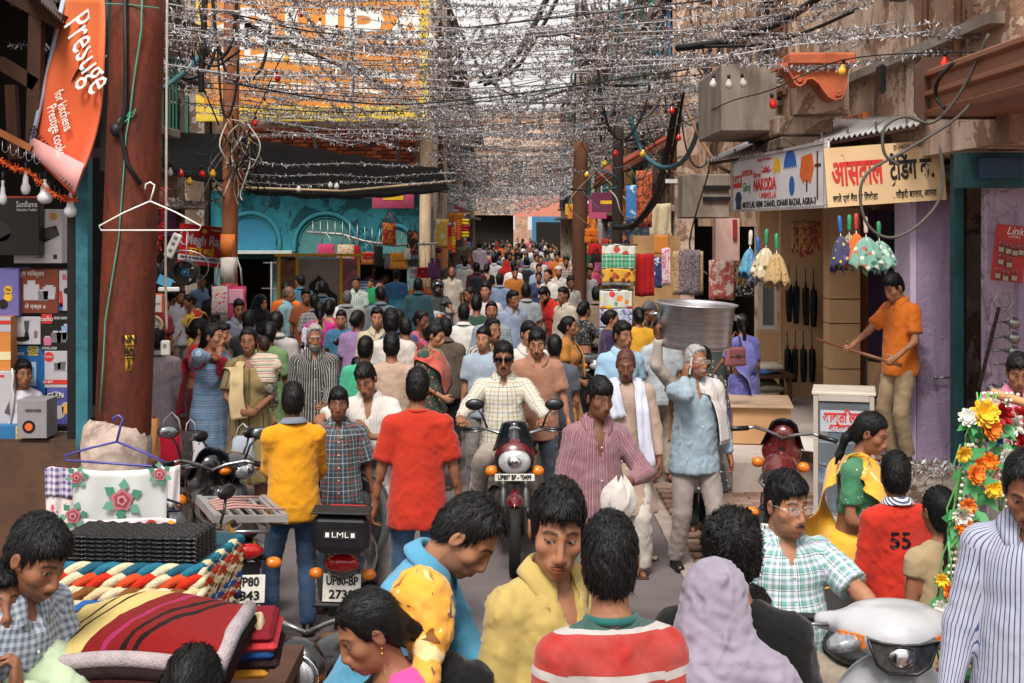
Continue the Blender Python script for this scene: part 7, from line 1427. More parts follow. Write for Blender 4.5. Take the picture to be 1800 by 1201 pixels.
for i_,(p_,c_) in enumerate(st):e[i_].position=p_;e[i_].color=lin(c_)+(1,)
pm_.l(pm_.ramp(g_,-.36,.40),rp.inputs[0]);pm_.bump(pm_.noise(160,3,.7,ob),1.0,.012);pm_.out(rp.outputs[0],.95,0,.1);pm_.b.inputs['Sheen Weight'].default_value=.05
b.sheet(plush,40,24,.03);b.build('pile',pm_.m,PR)
for z0,c_,th in((-.0,'#a3979a',.026),(-.038,'#2a1f20',.026),(-.075,'#3a1a1c',.024)):
 b=MB();b.tube([(lambda q:Vector((q.x*.99,q.y-.005,q.z+z0-.012)))(plush(t,0)) for t in np.linspace(0,1,24)]+[plush(1,.4)+Vector((.0,0,z0-.012)),plush(1,.9)+Vector((0,0,z0-.012))],th,9);b.build('fold',WOOL(c_),PR)
for i,(x0,x1,y,c_,lab) in enumerate(((330,478,1135,'#7a1f2a','maroon fluffy rug poking out on the right of the stall'),(345,486,1152,'#b3383f','coral red rug edge on the right of the stall'),(360,480,1166,'#1f3f70','blue rug edge under the coral one'),(350,490,1182,'#2a1c1a','dark brown rug edge low on the right'),(395,470,1198,'#b9812f','mustard fringed rug lowest on the right'))):slab_rug(lab,x0,x1,y,4.4,.035,.35,WOOL(c_),yaw=6)
R,w,h=box_thing('rolled_mat','rolled cream mat printed with brown leaves under the plush rug','mat',68,120,1098,1140,4.45,.1,cloth('solid','#c9b089'));
b=MB();b.tube([P(405,1110,4.5)-P(405,1110,4.5),P(462,1098,4.5)-P(405,1110,4.5)],.042,14);R=root('rolled_mat',P(405,1110,4.5),0,'cream rolled mat with dark red leaves at the right end of the stall','mat');b.build('roll',cloth('blotch','#c9b089','#7a2a1f',size=.05,amt=.4),R)
hang('checked pink and green cloth along the bottom edge of the stall',195,285,1178,1215,4.2,cloth('check','#b33a7a',per=.035,stops=((0,'#b33a7a'),(.4,'#4a8a7a'),(.7,'#c9a0b0'))),'folded_cloth')
TCF=cloth('floral','#c4c6c4','#7a4a50','#3a7a5a','#5a8a6a',size=.11,amt=.42);PLC=cloth('check','#4a3a6a',per=.03,stops=((0,'#c9c2cc'),(.5,'#4a3a7a')));RFL=cloth('blotch','#cfc6c6','#b3283f',size=.05,amt=.40);YFL=cloth('floral','#cfc0c6','#d98a2a','#c93a6a','#b3281f','#d9a83a',size=.07,amt=.5)
ROSE,w_,h_=hang('white plastic tablecloth with a red rose and green leaves on a hanger',128,293,826,925,6.6,M_('#b9bcba',.35),'hanging_tablecloth',.010,2,cat='tablecloth')
for cx,cz,r_ in((.02,-.52,.050),(-.24,-.80,.035),(.22,-.06,.030),(-.22,-.12,.028)):
 o_=(cx*w_/.5*1.0,0,cz*h_);fp=lambda pts,y:[(o_[0]+x,o_[2]+z) for x,z in pts]
 for k in range(6):
  t=k*1.047+.4+cx;lf=[(r_*.8*math.cos(t),r_*.8*math.sin(t)),(r_*1.5*math.cos(t-.35),r_*1.5*math.sin(t-.35)),(r_*2.1*math.cos(t),r_*2.1*math.sin(t)),(r_*1.5*math.cos(t+.35),r_*1.5*math.sin(t+.35))];MB().prism(fp(lf,0),-.024,-.021).build('printed_leaf',M_(('#3f7a62','#5a9078')[k%2],.5),ROSE)
 for k,(q_,c_) in enumerate(((1.0,'#a8646c'),(.72,'#8a3a48'),(.46,'#b98084'),(.25,'#7a2a3a'))):MB().prism(fp([(r_*q_*(1+.12*math.sin(5*t+k))*math.cos(t),r_*q_*(1+.12*math.sin(5*t+k))*math.sin(t)) for t in np.linspace(0,6.1,22)],0),-.027-.002*k,-.022).build('printed_rose',M_(c_,.5),ROSE)
hang('folded pink and orange flowered tablecloth under the rose one',148,310,912,946,6.45,YFL,'hanging_tablecloth',.008,2,cat='tablecloth')
hang('white tablecloth with red flowers and a purple check border',80,130,822,945,6.7,RFL,'hanging_tablecloth',.012,2,cat='tablecloth',bands=((0,.42,PLC),))
hang('white plastic bag hanging behind the rose tablecloth',280,315,820,890,7.4,M_('#c9c6c4',.4),'plastic_bag',.02,2,cat='bag')
POT=root('cooking_pot',P(1222,572,12.0),0,'huge dented aluminium cooking pot carried overhead','pot');al=NB('spun_aluminium');ob=al.obj();nn=al.noise(3,3,.6,al.scale(ob,1,1,14));al.bump(al.noise(2.2,3,.6,ob),.25,.03);M_ALU=al.out(al.mix(al.ramp(nn,.3,.7),'#a3a0a3','#cfcbce'),al.math('ADD',al.math('MULTIPLY',nn,.12),.30),.85,.5)
b=MB();b.lathe([(0,-.20),(.27,-.20),(.305,-.185),(.318,-.15),(.335,.17),(.365,.185),(.37,.195),(.335,.20),(.325,.17),(.30,-.15),(.0,-.18)],(0,0,0),48);b.build('bowl',M_ALU,POT);POT.rotation_euler=(math.radians(2),math.radians(2.5),0)
for s_ in(-1,1):o=MB().tube([(s_*.33,-.07,.10),(s_*.38,-.06,.09),(s_*.40,0,.08),(s_*.38,.06,.09),(s_*.33,.07,.10)],.011,8).build('handle',M_ALU,POT);MB().box((s_*.335,-.08,.09),(.03,.03,.05)).build('rivet',STEEL,o)
bag('crimson shopping bag with white handles at the women\'s feet',302,757,11.9,.30,.36,cloth('solid','#b3162f'),WHC,.16,'shopping bag','shopping_bag',d=.14,yaw=5,taper=1.0);bag('dark printed shopping bag beside the crimson one',335,757,11.8,.16,.40,cloth('blotch','#2a2024','#5a4a50',size=.08,amt=.4),WHC,.1,'shopping bag','shopping_bag',d=.12,yaw=12,taper=1.0);bag('newsprint paper bag by the red leggings',350,775,11.7,.10,.36,cloth('blotch','#c4c2c6','#3a3a4a',size=.03,amt=.4),WHC,.05,'paper bag','paper_bag',d=.10,taper=1.0);bag('translucent white carrier bag held by the woman with the baby',427,765,11.6,.20,.26,cloth('solid','#b9c0cc'),WHC,.1,'carrier bag','carrier_bag',d=.12,soft=1)
bag('brown paper parcel bag by the rusty pole',262,735,10.6,.16,.36,cloth('blotch','#a8713f','#7a4f2a',size=.08,amt=.4),BRC,.05,'paper bag','paper_bag',d=.12);bag('grey rose handbag on the shoulder of the woman in the blue sari',1293,610,14.2,.24,.20,cloth('solid','#8f5a5c'),BRC,.16,'handbag','handbag',cloth('solid','#7a4a4c'),d=.08,yaw=20)
for i,(px,py) in enumerate(((1165,905),(1135,878),(760,915),(1150,985),(880,1050),(640,985),(1128,842),(745,985))):
 q=P(px,py,1);Yg=FPX*CAMH/(py-HORY);R=root('paper_scrap',((px-900)/FPX*Yg,Yg,.012),R3.uniform(0,3),'scrap of litter lying on the road surface','litter','scraps of litter on the road');b=MB();b.sheet(lambda u,v:Vector((.09*(u-.5),.05*(v-.5),.008+.012*math.sin(u*7+i)*math.cos(v*5))),5,4,.001);b.build('paper',M_(('#b9a98f','#a8a29a','#8f6a4a')[i%3],.8),R)
GC=['#a8302a','#c9782a','#2f5f94','#c9b89a','#6a2a4a','#3f7a5a','#c9a02f','#8f8a90','#1f2a44','#b3486a','#d0c8bc','#5a3a2a']
GF='goods hung along the far shopfronts'
for i in range(74):
 sd=1 if i%5<3 else-1;Yg=R3.uniform(24 if sd>0 else 31,58);x=(R3.uniform(2.3,3.1) if sd>0 else R3.uniform(-2.6,-1.95));z=R3.uniform(1.75,3.1);w_,h_=R3.uniform(.25,.7),R3.uniform(.4,.9);px=900+FPX*x/Yg;y0=HORY-(z-CAMH)*FPX/Yg;c=R3.choice(GC)
 hang('shop goods',px,px+w_*FPX/Yg,y0,y0+h_*FPX/Yg,Yg,cloth('blotch',c,R3.choice(GC),size=.12,amt=.42) if i%3 else cloth('solid',c),'hanging_cloth',.03,2,cat='cloth',group=GF)
for i in range(12):
 sd=1 if i%3 else-1;Yg=27+i*3.1;x=2.75 if sd>0 else-2.35;c=R3.choice(GC);R=root('shop_sign',(x,Yg,2.95+R3.uniform(0,.5)),0,'small signboard','sign','projecting signboards along the far shopfronts');MB().box((0,0,0),(R3.uniform(.6,.9),.06,R3.uniform(.35,.6)),bev=.01).build('panel',M_(c,.6),R);MB().tube([(0,0,0),(sd*.7,0,0)],.02,6).build('bracket',STEEL,R);MB().box((0,-.034,0),(.4,.006,.10)).build('print',WHT if i%2 else YEL,R)
for x0,y0,x1,y1 in((3.66,11.2,3.66,11.2),(3.66,12.1,3.66,12.1)):b=MB();b.tube([(x0,y0,3.9),(x1,y1,8)],.035,8);R=root('drainpipe',(0,0,0),0,'rusty drainpipe on the plaster wall above the shutter box, %s one'%('nearer' if y0<11.5 else 'further'),'drainpipe');b.build('pipe',MATS['rusty_pipe'],R)
# ---------------------------------------------------------------- vehicles
AMB,REDL,HLG=mat('amber_lens','#d9751c',.15,0,.1,40,spec=.7),mat('red_lens','#a3120f',.15,0,.1,40,spec=.7),mat('headlamp_glass','#b9bcc0',.08,.35,.25,30,spec=.8)
TYRE=mat('tyre_rubber','#141414',.8,0,.2,20,.3,90);ALLOY=mat('alloy_dark','#4a4a4d',.35,.8,.1,10);ENG=mat('engine_grey','#5b5a58',.45,.6,.2,8);PLATE=mat('plate_white','#d4d1c8',.5,0,.06,8,dirt='#7d5a40',dirt_amt=.45)
def gloss(c):return mat('gloss_'+c.strip('#'),c,.22,0,.05,4,spec=.6,coat=.6)
def sdf(name,F,h,m,par):v,q=F.mesh(h);return link(name,npmesh(name,v,q),m,par)
def wheel(par,y,r,w,name,spokes=6):
 X=Matrix.Rotation(math.pi/2,3,'Y');b=MB();b.lathe([(r-.055,-w*.42),(r-.02,-w*.5),(r-.004,-w*.3),(r,0),(r-.004,w*.3),(r-.02,w*.5),(r-.055,w*.42)],(0,y,r),36,X);t=MB();e=bpy.data.objects.new(name,None);COL.objects.link(e);e.parent=par;b.build('tyre',TYRE,e)
 t.lathe([(r-.05,-w*.42),(r-.075,-w*.36),(r-.075,w*.36),(r-.05,w*.42)],(0,y,r),30,X);t.lathe([(0,-w*.6),(.05,-w*.6),(.06,0),(.05,w*.6),(0,w*.6)],(0,y,r),16,X)
 for i in range(spokes):a=6.283*i/spokes;t.beam((0,y+.04*math.cos(a),r+.04*math.sin(a)),(0,y+(r-.07)*math.cos(a),r+(r-.07)*math.sin(a)),.03,.025,(1,0,0))
 t.build('rim',ALLOY,e);return e
def mirror(par,x,y,z,dx,dz=.20,m=BLACKP,rx=.07,rz=.042):
 b=MB();b.tube([(x,y,z),(x+dx*.4,y-.02,z+dz*.6),(x+dx,y,z+dz)],.008,6);b.ball((x+dx*1.15,y,z+dz+.02),(rx,.028,rz),14,8);o=b.build('mirror',m,par);MB().ball((x+dx*1.15,y+.020,z+dz+.02),(rx*.85,.012,rz*.82),12,6).build('glass',mat('mirror_glass2','#8f9296',.08,.9),o)
def plate(par,loc,w,h,lines,rz=0,tilt=0,sz=.06):
 o=MB().box((0,0,0),(w,.006,h),bev=.003).build('number_plate',PLATE,par,loc,(tilt,0,rz))
 for i,s_ in enumerate(lines):text('lettering',s_,sz,BLK,o,(0,-.006,(len(lines)/2-.5-i)*sz*1.12),(math.pi/2,0,0),.002,fit=w*.84 if len(s_)>5 else w*.66,bold=.002)
def scooter(label,X,Y,yaw,col,panel=None,plate_txt=None,box=None,lean=4,rearplate=None,seatm=None,base=0.0,honda=False,badge=False):
 R=root('scooter',(X,Y,base),math.radians(yaw),label,'scooter');R.rotation_euler=(0,math.radians(lean),math.radians(yaw));m=col;h=.016 if Y<12 else .026
 wheel(R,-.64,.22,.09,'front_wheel');wheel(R,.58,.22,.09,'rear_wheel')
 F=Field();F.el((0,-.64,.34),(.075,.24,.17),None,.02);F.el((0,-.64,.20),(.2,.30,.235),None,.01,'s');sdf('front_fender',F,h,m,R)
 F=Field();F.el((0,-.36,.58),(.235,.10,.34),rotm(0,14),.03);F.el((0,-.23,.62),(.25,.12,.36),rotm(0,14),.02,'s');F.el((0,-.47,.66),(.13,.10,.20),rotm(0,12),.05);sdf('apron',F,h,m,R)
 F=Field();F.el((0,-.30,.55),(.17,.05,.26),rotm(0,14),.02);sdf('inner_shield',F,h,BLACKP,R)
 F=Field();F.el((0,-.43,.985),(.20,.115,.075),rotm(0,8),.02);F.el((0,-.49,.965),(.13,.10,.085),None,.04);F.el((0,-.36,1.02),(.15,.06,.045),None,.03)
 for sg in(1,-1):F.rc((sg*.12,-.42,.99),(sg*.235,-.36,.985),.05,.032,.03)
 sdf('handlebar_cowl',F,h*.8,m,R);
 if honda:
  b=MB();tr=[(-.115,.985),(-.085,.900),(-.045,.872),(.045,.872),(.085,.900),(.115,.985),(.05,.972),(0,.968),(-.05,.972)]
  b.prism(tr[::-1][::-1],-.588,-.50);b.build('headlight',mat('clear_lamp','#55595f',.05,.75,.5,24,spec=.9),R);b=MB();b.tube([(x*1.02,-.592,z) for x,z in tr]+[(tr[0][0]*1.02,-.592,tr[0][1])],.006,5);b.build('headlight_rim',BLACKP,R);MB().ball((0,-.575,.925),(.055,.03,.042),14,8).build('reflector',CHROME,R)
 else:hl=MB();hl.ball((0,-.545,.948),(.105,.055,.062),20,12);hl.build('headlight',HLG,R);MB().ball((0,-.57,.955),(.05,.045,.045),14,8).build('reflector',CHROME,R) if not honda else None
 for sg in(1,-1):F=Field();F.el((sg*(.150 if not honda else .165),-.485,.955),(.058,.052,.036) if not honda else(.085,.055,.034),rotm(-sg*25,0,0 if not honda else sg*14),.01);o=sdf('indicator',F,.008,AMB if not honda else mat('clear_lamp2','#8f9398',.08,.5,.4,30,spec=.8),R)
 if honda:
  for sg in(1,-1):
   for k in range(5):MB().box((sg*(.122+.018*k),-.532+.008*k,.962+.004*k),(.012,.012,.045-.004*k),rot=Matrix.Rotation(-sg*.4,3,'Z')).build('amber_rib',AMB,R)
 for sg in(1,-1):
  b=MB();b.tube([(sg*.20,-.37,.985),(sg*.25,-.34,.985),(sg*.37,-.30,.975)],.018,8);b.build('grip',BLACKP,R);b=MB();b.tube([(sg*.22,-.41,.985),(sg*.30,-.40,.98),(sg*.38,-.34,.975)],.007,6);b.build('lever',STEEL,R);mirror(R,sg*.18,-.36,1.0,sg*.07,.16) if not honda else None
 MB().box((0,-.08,.27),(.36,.42,.05),bev=.02).build('floorboard',BLACKP,R)
 F=Field();F.el((0,.38,.50),(.185,.42,.20),None,.03);F.el((0,.75,.56),(.13,.16,.11),None,.06);F.el((0,.58,.16),(.30,.24,.24),None,.03,'s');sdf('rear_body',F,h,panel or m,R)
 F=Field();F.el((0,.22,.73),(.15,.26,.065),None,.03);F.el((0,.58,.76),(.135,.26,.065),None,.04);sdf('seat',F,h,seatm or BLACKP,R)
 F=Field();F.el((0,.90,.585),(.105,.05,.055),None,.01);sdf('tail_light',F,.010,REDL,R)
 for sg in(1,-1):MB().ball((sg*.16,.82,.50),(.045,.04,.035),12,8).build('indicator',AMB,R)
 b=MB();b.tube([(-.13,.55,.80),(-.12,.88,.80),(0,.92,.80),(.12,.88,.80),(.13,.55,.80)],.013,7);b.build('grab_rail',STEEL,R)
 b=MB();b.tube([(-.16,.25,.2),(-.17,.5,.22),(-.17,.86,.28)],.05,10);b.build('exhaust',ENG,R);MB().box((0,.80,.38),(.16,.03,.30),bev=.01).build('mudflap',BLACKP,R)
 if plate_txt:plate(R,(0,-.60,.80),.20,.07,plate_txt,0,0,.05)
 if rearplate:plate(R,(0,.845,.42),.23,.17,rearplate,math.pi,-.1,.072);MB().box((0,.86,.315),(.34,.03,.03),bev=.01).build('bumper_bar',BLACKM,R)
 if box:
  F=Field();F.el((0,0,0),(1,1,1));b=MB();b.box((0,.99,.80),(.34,.22,.24),bev=.045);o=b.build('top_box',BLACKP,R);MB().box((0,1.102,.80),(.20,.008,.05)).build('badge',M_('#2a2a2c',.3),o);text('lettering','LML',.045,WHT,o,(0,1.108,.80),(math.pi/2,0,math.pi),.002,fit=.10)
  for sg in(1,-1):MB().box((sg*.075,1.107,.80),(.022,.006,.026)).build('badge_flag',WHT,o)
  MB().box((0,1.0,.925),(.35,.225,.012),bev=.004).build('lid_rim',BLACKM,o);MB().box((0,.70,.855),(.25,.30,.03),bev=.012).build('red_pad',M_('#a3201c',.5),R)
 if badge:MB().lathe([(0,.014),(.030,.014),(.036,.006),(.036,0)],(0,-.555,.66),18,Matrix.Rotation(math.pi/2-.1,3,'X')).build('badge',WHITEP,R)
 if honda:text('lettering','HONDA',.055,STEEL,R,(0.0,-.568,.74),(math.pi/2-.2,0,0),.006,fit=.15,bold=.002)
 return R
def motorbike(label,X,Y,yaw,col,lean=3,ptxt=None,rtxt=None,cowl='visor',rack=False,light=True,tank=None,base=0.0,mirrors=True,cat='motorcycle'):
 R=root('motorcycle',(X,Y,base),0,label,cat);R.rotation_euler=(0,math.radians(lean),math.radians(yaw));h=.016 if Y<13 else .026;m=col
 wheel(R,-.70,.30,.085,'front_wheel',6);wheel(R,.60,.30,.10,'rear_wheel',6)
 for sg in(1,-1):
  MB().tube([(sg*.085,-.70,.30),(sg*.085,-.62,.55),(sg*.085,-.50,.92)],[.026,.028,.020],8).build('fork',ENG,R);MB().tube([(sg*.10,-.66,.42),(sg*.10,-.64,.50)],.032,8).build('fork_boot',BLACKM,R)
 F=Field();F.el((0,-.69,.42),(.075,.30,.22),None,.02);F.el((0,-.70,.30),(.2,.36,.31),None,.008,'s');F.el((0,-.78,.56),(.065,.11,.05),None,.03);sdf('front_fender',F,h*.9,m,R)
 F=Field();F.el((0,-.56,.86),(.155,.10,.135),None,.03);F.el((0,-.50,.76),(.13,.08,.07),None,.04)
 if cowl=='visor':F.el((0,-.50,.98),(.10,.06,.10),rotm(0,-15),.04)
 sdf('headlamp_cowl',F,h*.8,m,R)
 F=Field();F.el((0,-.625,.835),(.125,.055,.10),None,.01);sdf('headlight',F,h*.75,HLG,R);MB().ball((0,-.662,.835),(.06,.03,.05),14,8).build('reflector',CHROME,R)
 MB().tube([(.135*math.cos(t),-.615-.01*math.sin(t),.835+.108*math.sin(t)) for t in np.linspace(0,6.283,28)],.010,6,cap=False).build('headlight_rim',CHROME if cowl!='visor' else BLACKP,R)
 if cowl=='visor':
  b=MB();b.sheet(lambda u,v:Vector((.17*(u-.5)*2*(1-.35*v)*(1-.1*v),-.605+.10*(2*u-1)**2+.09*v,.93+.20*v-.03*(2*u-1)**2)),12,8,.006);b.build('windscreen',mat('smoked_visor','#10161c',.06,0,.1,4,spec=.8),R);MB().tube([(.05*math.cos(t),-.588+.02*math.sin(t),1.06+.03*math.sin(t)) for t in np.linspace(.4,2.7,8)],.004,4).build('visor_trim',STEEL,R)
  MB().prism([(-.15,.93),(-.06,.945),(-.03,1.02),(-.10,1.0)],-.60,-.59).build('cowl_stripe',BLACKP,R);MB().prism([(.15,.93),(.10,1.0),(.03,1.02),(.06,.945)],-.60,-.59).build('cowl_stripe',BLACKP,R)
 for sg in(1,-1):
  F=Field();F.el((sg*.175,-.56,.755),(.050,.045,.042),None,.01);sdf('indicator',F,.009,AMB,R);MB().tube([(sg*.09,-.52,.76),(sg*.15,-.55,.755)],.012,6).build('indicator_stalk',BLACKM,R)
  MB().tube([(0,-.44,.98),(sg*.10,-.44,1.02),(sg*.22,-.40,1.05),(sg*.27,-.36,1.04)],.013,8).build('handlebar',STEEL,R);MB().tube([(sg*.27,-.36,1.04),(sg*.40,-.28,1.03)],.019,8).build('grip',BLACKP,R);MB().tube([(sg*.25,-.41,1.04),(sg*.31,-.42,1.035),(sg*.40,-.36,1.02)],.007,6).build('lever',STEEL,R)
  if mirrors:mirror(R,sg*.21,-.40,1.05,sg*.085,.17,rx=.075,rz=.045)
  MB().tube([(sg*.08,.05,.38),(sg*.20,.02,.34),(sg*.26,.02,.34)],.014,6).build('footpeg',BLACKM,R)
 if ptxt:plate(R,(0,-.665,.725),.30,.055,ptxt,0,0,.05)
 F=Field();F.el((0,-.18,.78),(.135,.27,.135),rotm(0,-6),.04);F.el((0,.10,.68),(.11,.20,.10),None,.06);sdf('tank',F,h,tank or m,R)
 F=Field();F.el((0,.22,.79),(.125,.22,.05),None,.03);F.el((0,.58,.81),(.115,.26,.05),None,.05);sdf('seat',F,h,mat('seat_vinyl','#1a1a1c',.5,0,.1,10),R)
 F=Field();F.el((0,.62,.70),(.11,.32,.085),rotm(0,6),.03);sdf('tail_panel',F,h,m,R);MB().ball((0,.93,.74),(.085,.04,.045),14,8).build('tail_light',REDL,R)
 F=Field();F.el((0,-.10,.42),(.15,.18,.16),None,.02);F.el((0,-.22,.52),(.10,.10,.12),rotm(0,25),.02);F.el((0,.12,.40),(.13,.15,.12),None,.02);sdf('engine',F,.02,ENG,R)
 MB().tube([(-.10,-.30,.42),(-.13,-.25,.25),(-.15,.2,.24),(-.17,.85,.33)],[.025,.025,.04,.05],10).build('exhaust',CHROME,R);MB().lathe([(.0,.01),(.03,.01),(.05,0),(.052,-.03)],(-.17,.86,.33),14,Matrix.Rotation(-math.pi/2,3,'X')).build('exhaust_tip',BLACKM,R)
 MB().tube([(-.09,.10,.60),(-.10,.45,.62),(-.09,.92,.70)],.018,6).tube([(.09,.10,.60),(.10,.45,.62),(.09,.92,.70)],.018,6).tube([(0,-.45,.9),(0,-.2,.62),(0,.1,.5),(0,.6,.30)],.025,6).build('frame',BLACKM,R)
 b=MB();b.tube([(-.12,.45,.84),(-.13,.80,.86),(-.10,.96,.86),(.10,.96,.86),(.13,.80,.86),(.12,.45,.84)],.012,7);b.build('grab_rail',STEEL,R)
 for sg in(1,-1):F=Field();F.el((sg*.16,.88,.66),(.05,.038,.035),None,.01);sdf('indicator',F,.010,AMB,R)
 MB().box((0,.90,.50),(.16,.02,.34),bev=.01).build('rear_fender',BLACKP,R)
 if rtxt:plate(R,(0,.925,.52),.22,.16,rtxt,math.pi,-.15,.07)
 if rack:
  b=MB()
  for i in range(6):b.box((-.17+.068*i,.62,.93),(.02,.62,.02))
  b.box((0,.32,.93),(.40,.03,.03));b.box((0,.94,.93),(.42,.03,.04));b.box((-.20,.62,.925),(.03,.66,.05));b.box((.20,.62,.925),(.03,.66,.05));b.build('carrier_rack',GALV,R);b=MB()
  for i in range(5):b.tube([(-.15+.1*math.sin(i),.40+.1*i,.955),(.05,.45+.08*i,.965),(.18,.55+.06*i,.955)],.008,5)
  b.build('rope',mat('pink_rope','#a8807a',.8),R)
 return R
BLKG,WHG,MARG,TEALG,GREYG=gloss('#0c0c0e'),gloss('#a9aaae'),gloss('#5c0f16'),gloss('#1f5a73'),gloss('#55585c')
motorbike('maroon motorcycle with a black windscreen ridden towards the camera',.02,10.95,0,MARG,0,('UP80* BF - *0499',),tank=gloss('#6a1218'))
scooter('white scooter with a clear headlamp cowl in the right foreground',1.50,5.72,-4,WHG,honda=True,lean=0).scale=(1.1,1.1,1.1)
scooter('dark grey scooter with a top box and a red tail lamp, seen from behind',-1.08,9.15,182,gloss('#3d4144'),rearplate=('UP80-BP','2739'),box=True,lean=-2)
motorbike('black motorcycle with a slatted carrier rack parked on the left',-1.92,8.75,202,BLKG,-4,rtxt=('UP80','1843'),rack=True)
scooter('black scooter with a round badge on its apron beside the rug stall',-1.92,7.35,62,BLKG,lean=-5,badge=True)
scooter('grey and black scooter with a domed headlamp behind the yellow shirt',-2.35,9.55,62,gloss('#2a2c2f'),lean=5,panel=GREYG)
motorbike('black motorcycle with a chrome headlamp rim in the bottom foreground',-.66,6.20,-20,BLKG,-6,cowl='round',mirrors=False).scale=(.9,.9,.9)
motorbike('maroon motorcycle parked by the shop step with its tail outward',1.92,10.15,168,gloss('#5a1a1a'),-5,rtxt=('UP80','3105'),mirrors=False)
scooter('black scooter parked behind the tan polo shirt',.98,16.9,12,BLKG,lean=-4)
motorbike('white motorcycle parked in the crowd behind the girl in mustard',.72,21.5,60,WHG,4)
scooter('white scooter ridden by the man in the black helmet',-1.55,25.4,8,WHG,lean=0)
motorbike('black motorcycle parked behind the women on the left',-2.75,15.6,105,BLKG,5);motorbike('dark blue motorcycle in the parked row on the left',-2.1,16.3,35,TEALG,6);motorbike('black motorcycle with round headlamp in the left parked row',-3.3,16.8,60,BLKG,5,cowl='round')
scooter('teal scooter parked behind the man in pale blue',-2.45,18.8,40,TEALG,lean=5);scooter('silver scooter parked beside the orange-banded pole',-4.2,20.2,20,gloss('#8f9396'),lean=4)
motorbike('dark motorcycle carrying the woman in the red scarf, seen from behind',-.25,36.2,178,BLKG,0,rtxt=('UP80','4417'));motorbike('motorcycle seen from behind next to the backpack man',.42,35.0,182,gloss('#5a1216'),0,rtxt=('UP80','6620'));motorbike('black motorcycle among the cloth stalls on the right',1.75,20.5,100,BLKG,5)
# ---------------------------------------------------------------- the people
C=cloth
def S(m,sl=.62,**k):o=dict(collar=True,sleeve=sl,buttons=True);o.update(k);return(m,o,'shirt')
def TEE(m,sl=.66,**k):o=dict(neck='round',sleeve=sl);o.update(k);return(m,o,'t_shirt')
def POLO(m,sl=.66,**k):o=dict(neck='v',open=.02,sleeve=sl,collar=True);o.update(k);return(m,o,'polo_shirt')
def KUR(m,sl=.75,**k):o=dict(neck='low',sleeve=sl,hem=-.52,flare=.07,off=.016);o.update(k);return(m,o,'kurta')
def BLO(m,sl=.55,**k):o=dict(neck='low',sleeve=sl,hem=.20,off=.008,loose=.003);o.update(k);return(m,o,'blouse')
def TR(m,**k):return(m,k,'trousers')
def JN(c='#2b4a6b',**k):return(C('blotch',c,'#3a5f86',size=.22,amt=.4),dict(off=.010,flare=.008,**k),'jeans')
def SKT(m,**k):return(m,k,'skirt')
KH,GRY,BKT,BRT,WHT_=(C('solid',c) for c in('#8f8273','#6f6a66','#1a1b1e','#5b4636','#c4bfb8'))
LBLU=C('solid','#8fb0c4',wr=.3);SHOE=mat('dark_shoe','#17120f',.4,spec=.5)
# ---- foreground row
person('man with a moustache in a grey check shirt bowing over the rug stall',(66,914),1.74,62,0,skin='brown',mous=.9,beard=.55,hpitch=30,lean=16,hsc=.98,hvol=1.2,top=S(C('check','#8f9aa8',per=.022,stops=((0,'#a9b2bd'),(.5,'#5a6878'))),1.95),bottom=TR(GRY),handL=(.12,-.42,.95),handR=(.16,-.40,.95))
person('boy at the bottom left edge resting a hand on his cheek',(2,990),1.55,20,0,skin='brown',hyaw=10,top=S(C('solid','#a3b396'),1.95),bottom=TR(GRY),handL=(.05,-.16,1.36),elbL=(.8,-.6,-.6),hdirL=(0,.1,1),curl=.6)
person('person whose dark hair alone rises in front of the plush rug',(343,1134),1.50,170,0,skin='brown',hair='long',hlen=.2,top=TEE(C('solid','#7a2a4a')),bottom=TR(GRY))
person('woman in a pink blouse with a long dark plait, head bent to the left',(648,1044),1.60,-70,0,sex='f',skin='brown',hair='braid',hpitch=28,lean=10,hsc=.96,tail=[(0,.10,-.03),(-.02,.135,-.10),(-.05,.14,-.20),(-.07,.13,-.34),(-.08,.11,-.5)],top=BLO(C('solid','#d8488f'),hem=.1),bottom=SKT(C('solid','#c9a22a')),extra=(earring,))
person('person in a mustard patterned headscarf and black top, seen from behind',(738,1006),1.58,205,0,sex='f',skin='brown',hair='crop',hpitch=12,hsc=1.0,top=(C('solid','#0e0e10'),dict(neck='round',sleeve=1.9),'top'),bottom=SKT(C('solid','#1a1a1c')),extra=(headcloth(C('blotch','#d9972a','#d9c48a','#7a4a14',size=.10,amt=.42),1.0,[(.0,.09,-.08),(.05,.12,-.20),(.09,.12,-.36),(.12,.10,-.48)]),))
person('man in a sky blue shirt stooping to the right with his head down',(822,880),1.84,76,0,skin='mid',hpitch=46,hyaw=0,lean=26,w=.9,hsc=.95,hair='receding',beard=.4,top=S(C('solid','#4f8eae'),1.95,buttons=False),bottom=TR(GRY),handL=(.16,-.56,.72),handR=(.18,-.50,.66))
person('young man in a pale yellow shirt glancing down to the side',(980,852),1.80,34,0,skin='mid',hpitch=14,hyaw=-30,hroll=4,hsc=1.04,w=.84,hvol=1.5,mous=.3,gaze=(-.6,-.6),top=S(C('solid','#b39c5c',wr=.3),1.95,cdn=.075,gap=.42,open=.13),bottom=TR(KH))
person('boy in a red, black and teal banded t-shirt, back to the camera',(1072,908),1.77,190,0,skin='mid',hyaw=-14,hsc=1.0,w=.84,hvol=1.5,top=TEE(C('hstripe','#1f5a55',per=.60,stops=((0,'#17453f'),(.50,'#121214'),(.525,'#a9a2a0'),(.565,'#121214'),(.69,'#9c2019'),(.725,'#a9a2a0'),(.765,'#9c2019'),(.935,'#a9a2a0'),(.955,'#17453f')),size=1),.80,crew=C('solid','#1f5a55')),bottom=JN())
person('curly-haired man in a black t-shirt, back to the camera',(1287,902),1.74,172,0,skin='mid',hair='curly',hsc=.93,top=TEE(C('solid','#0d0d0f')),bottom=TR(BKT))
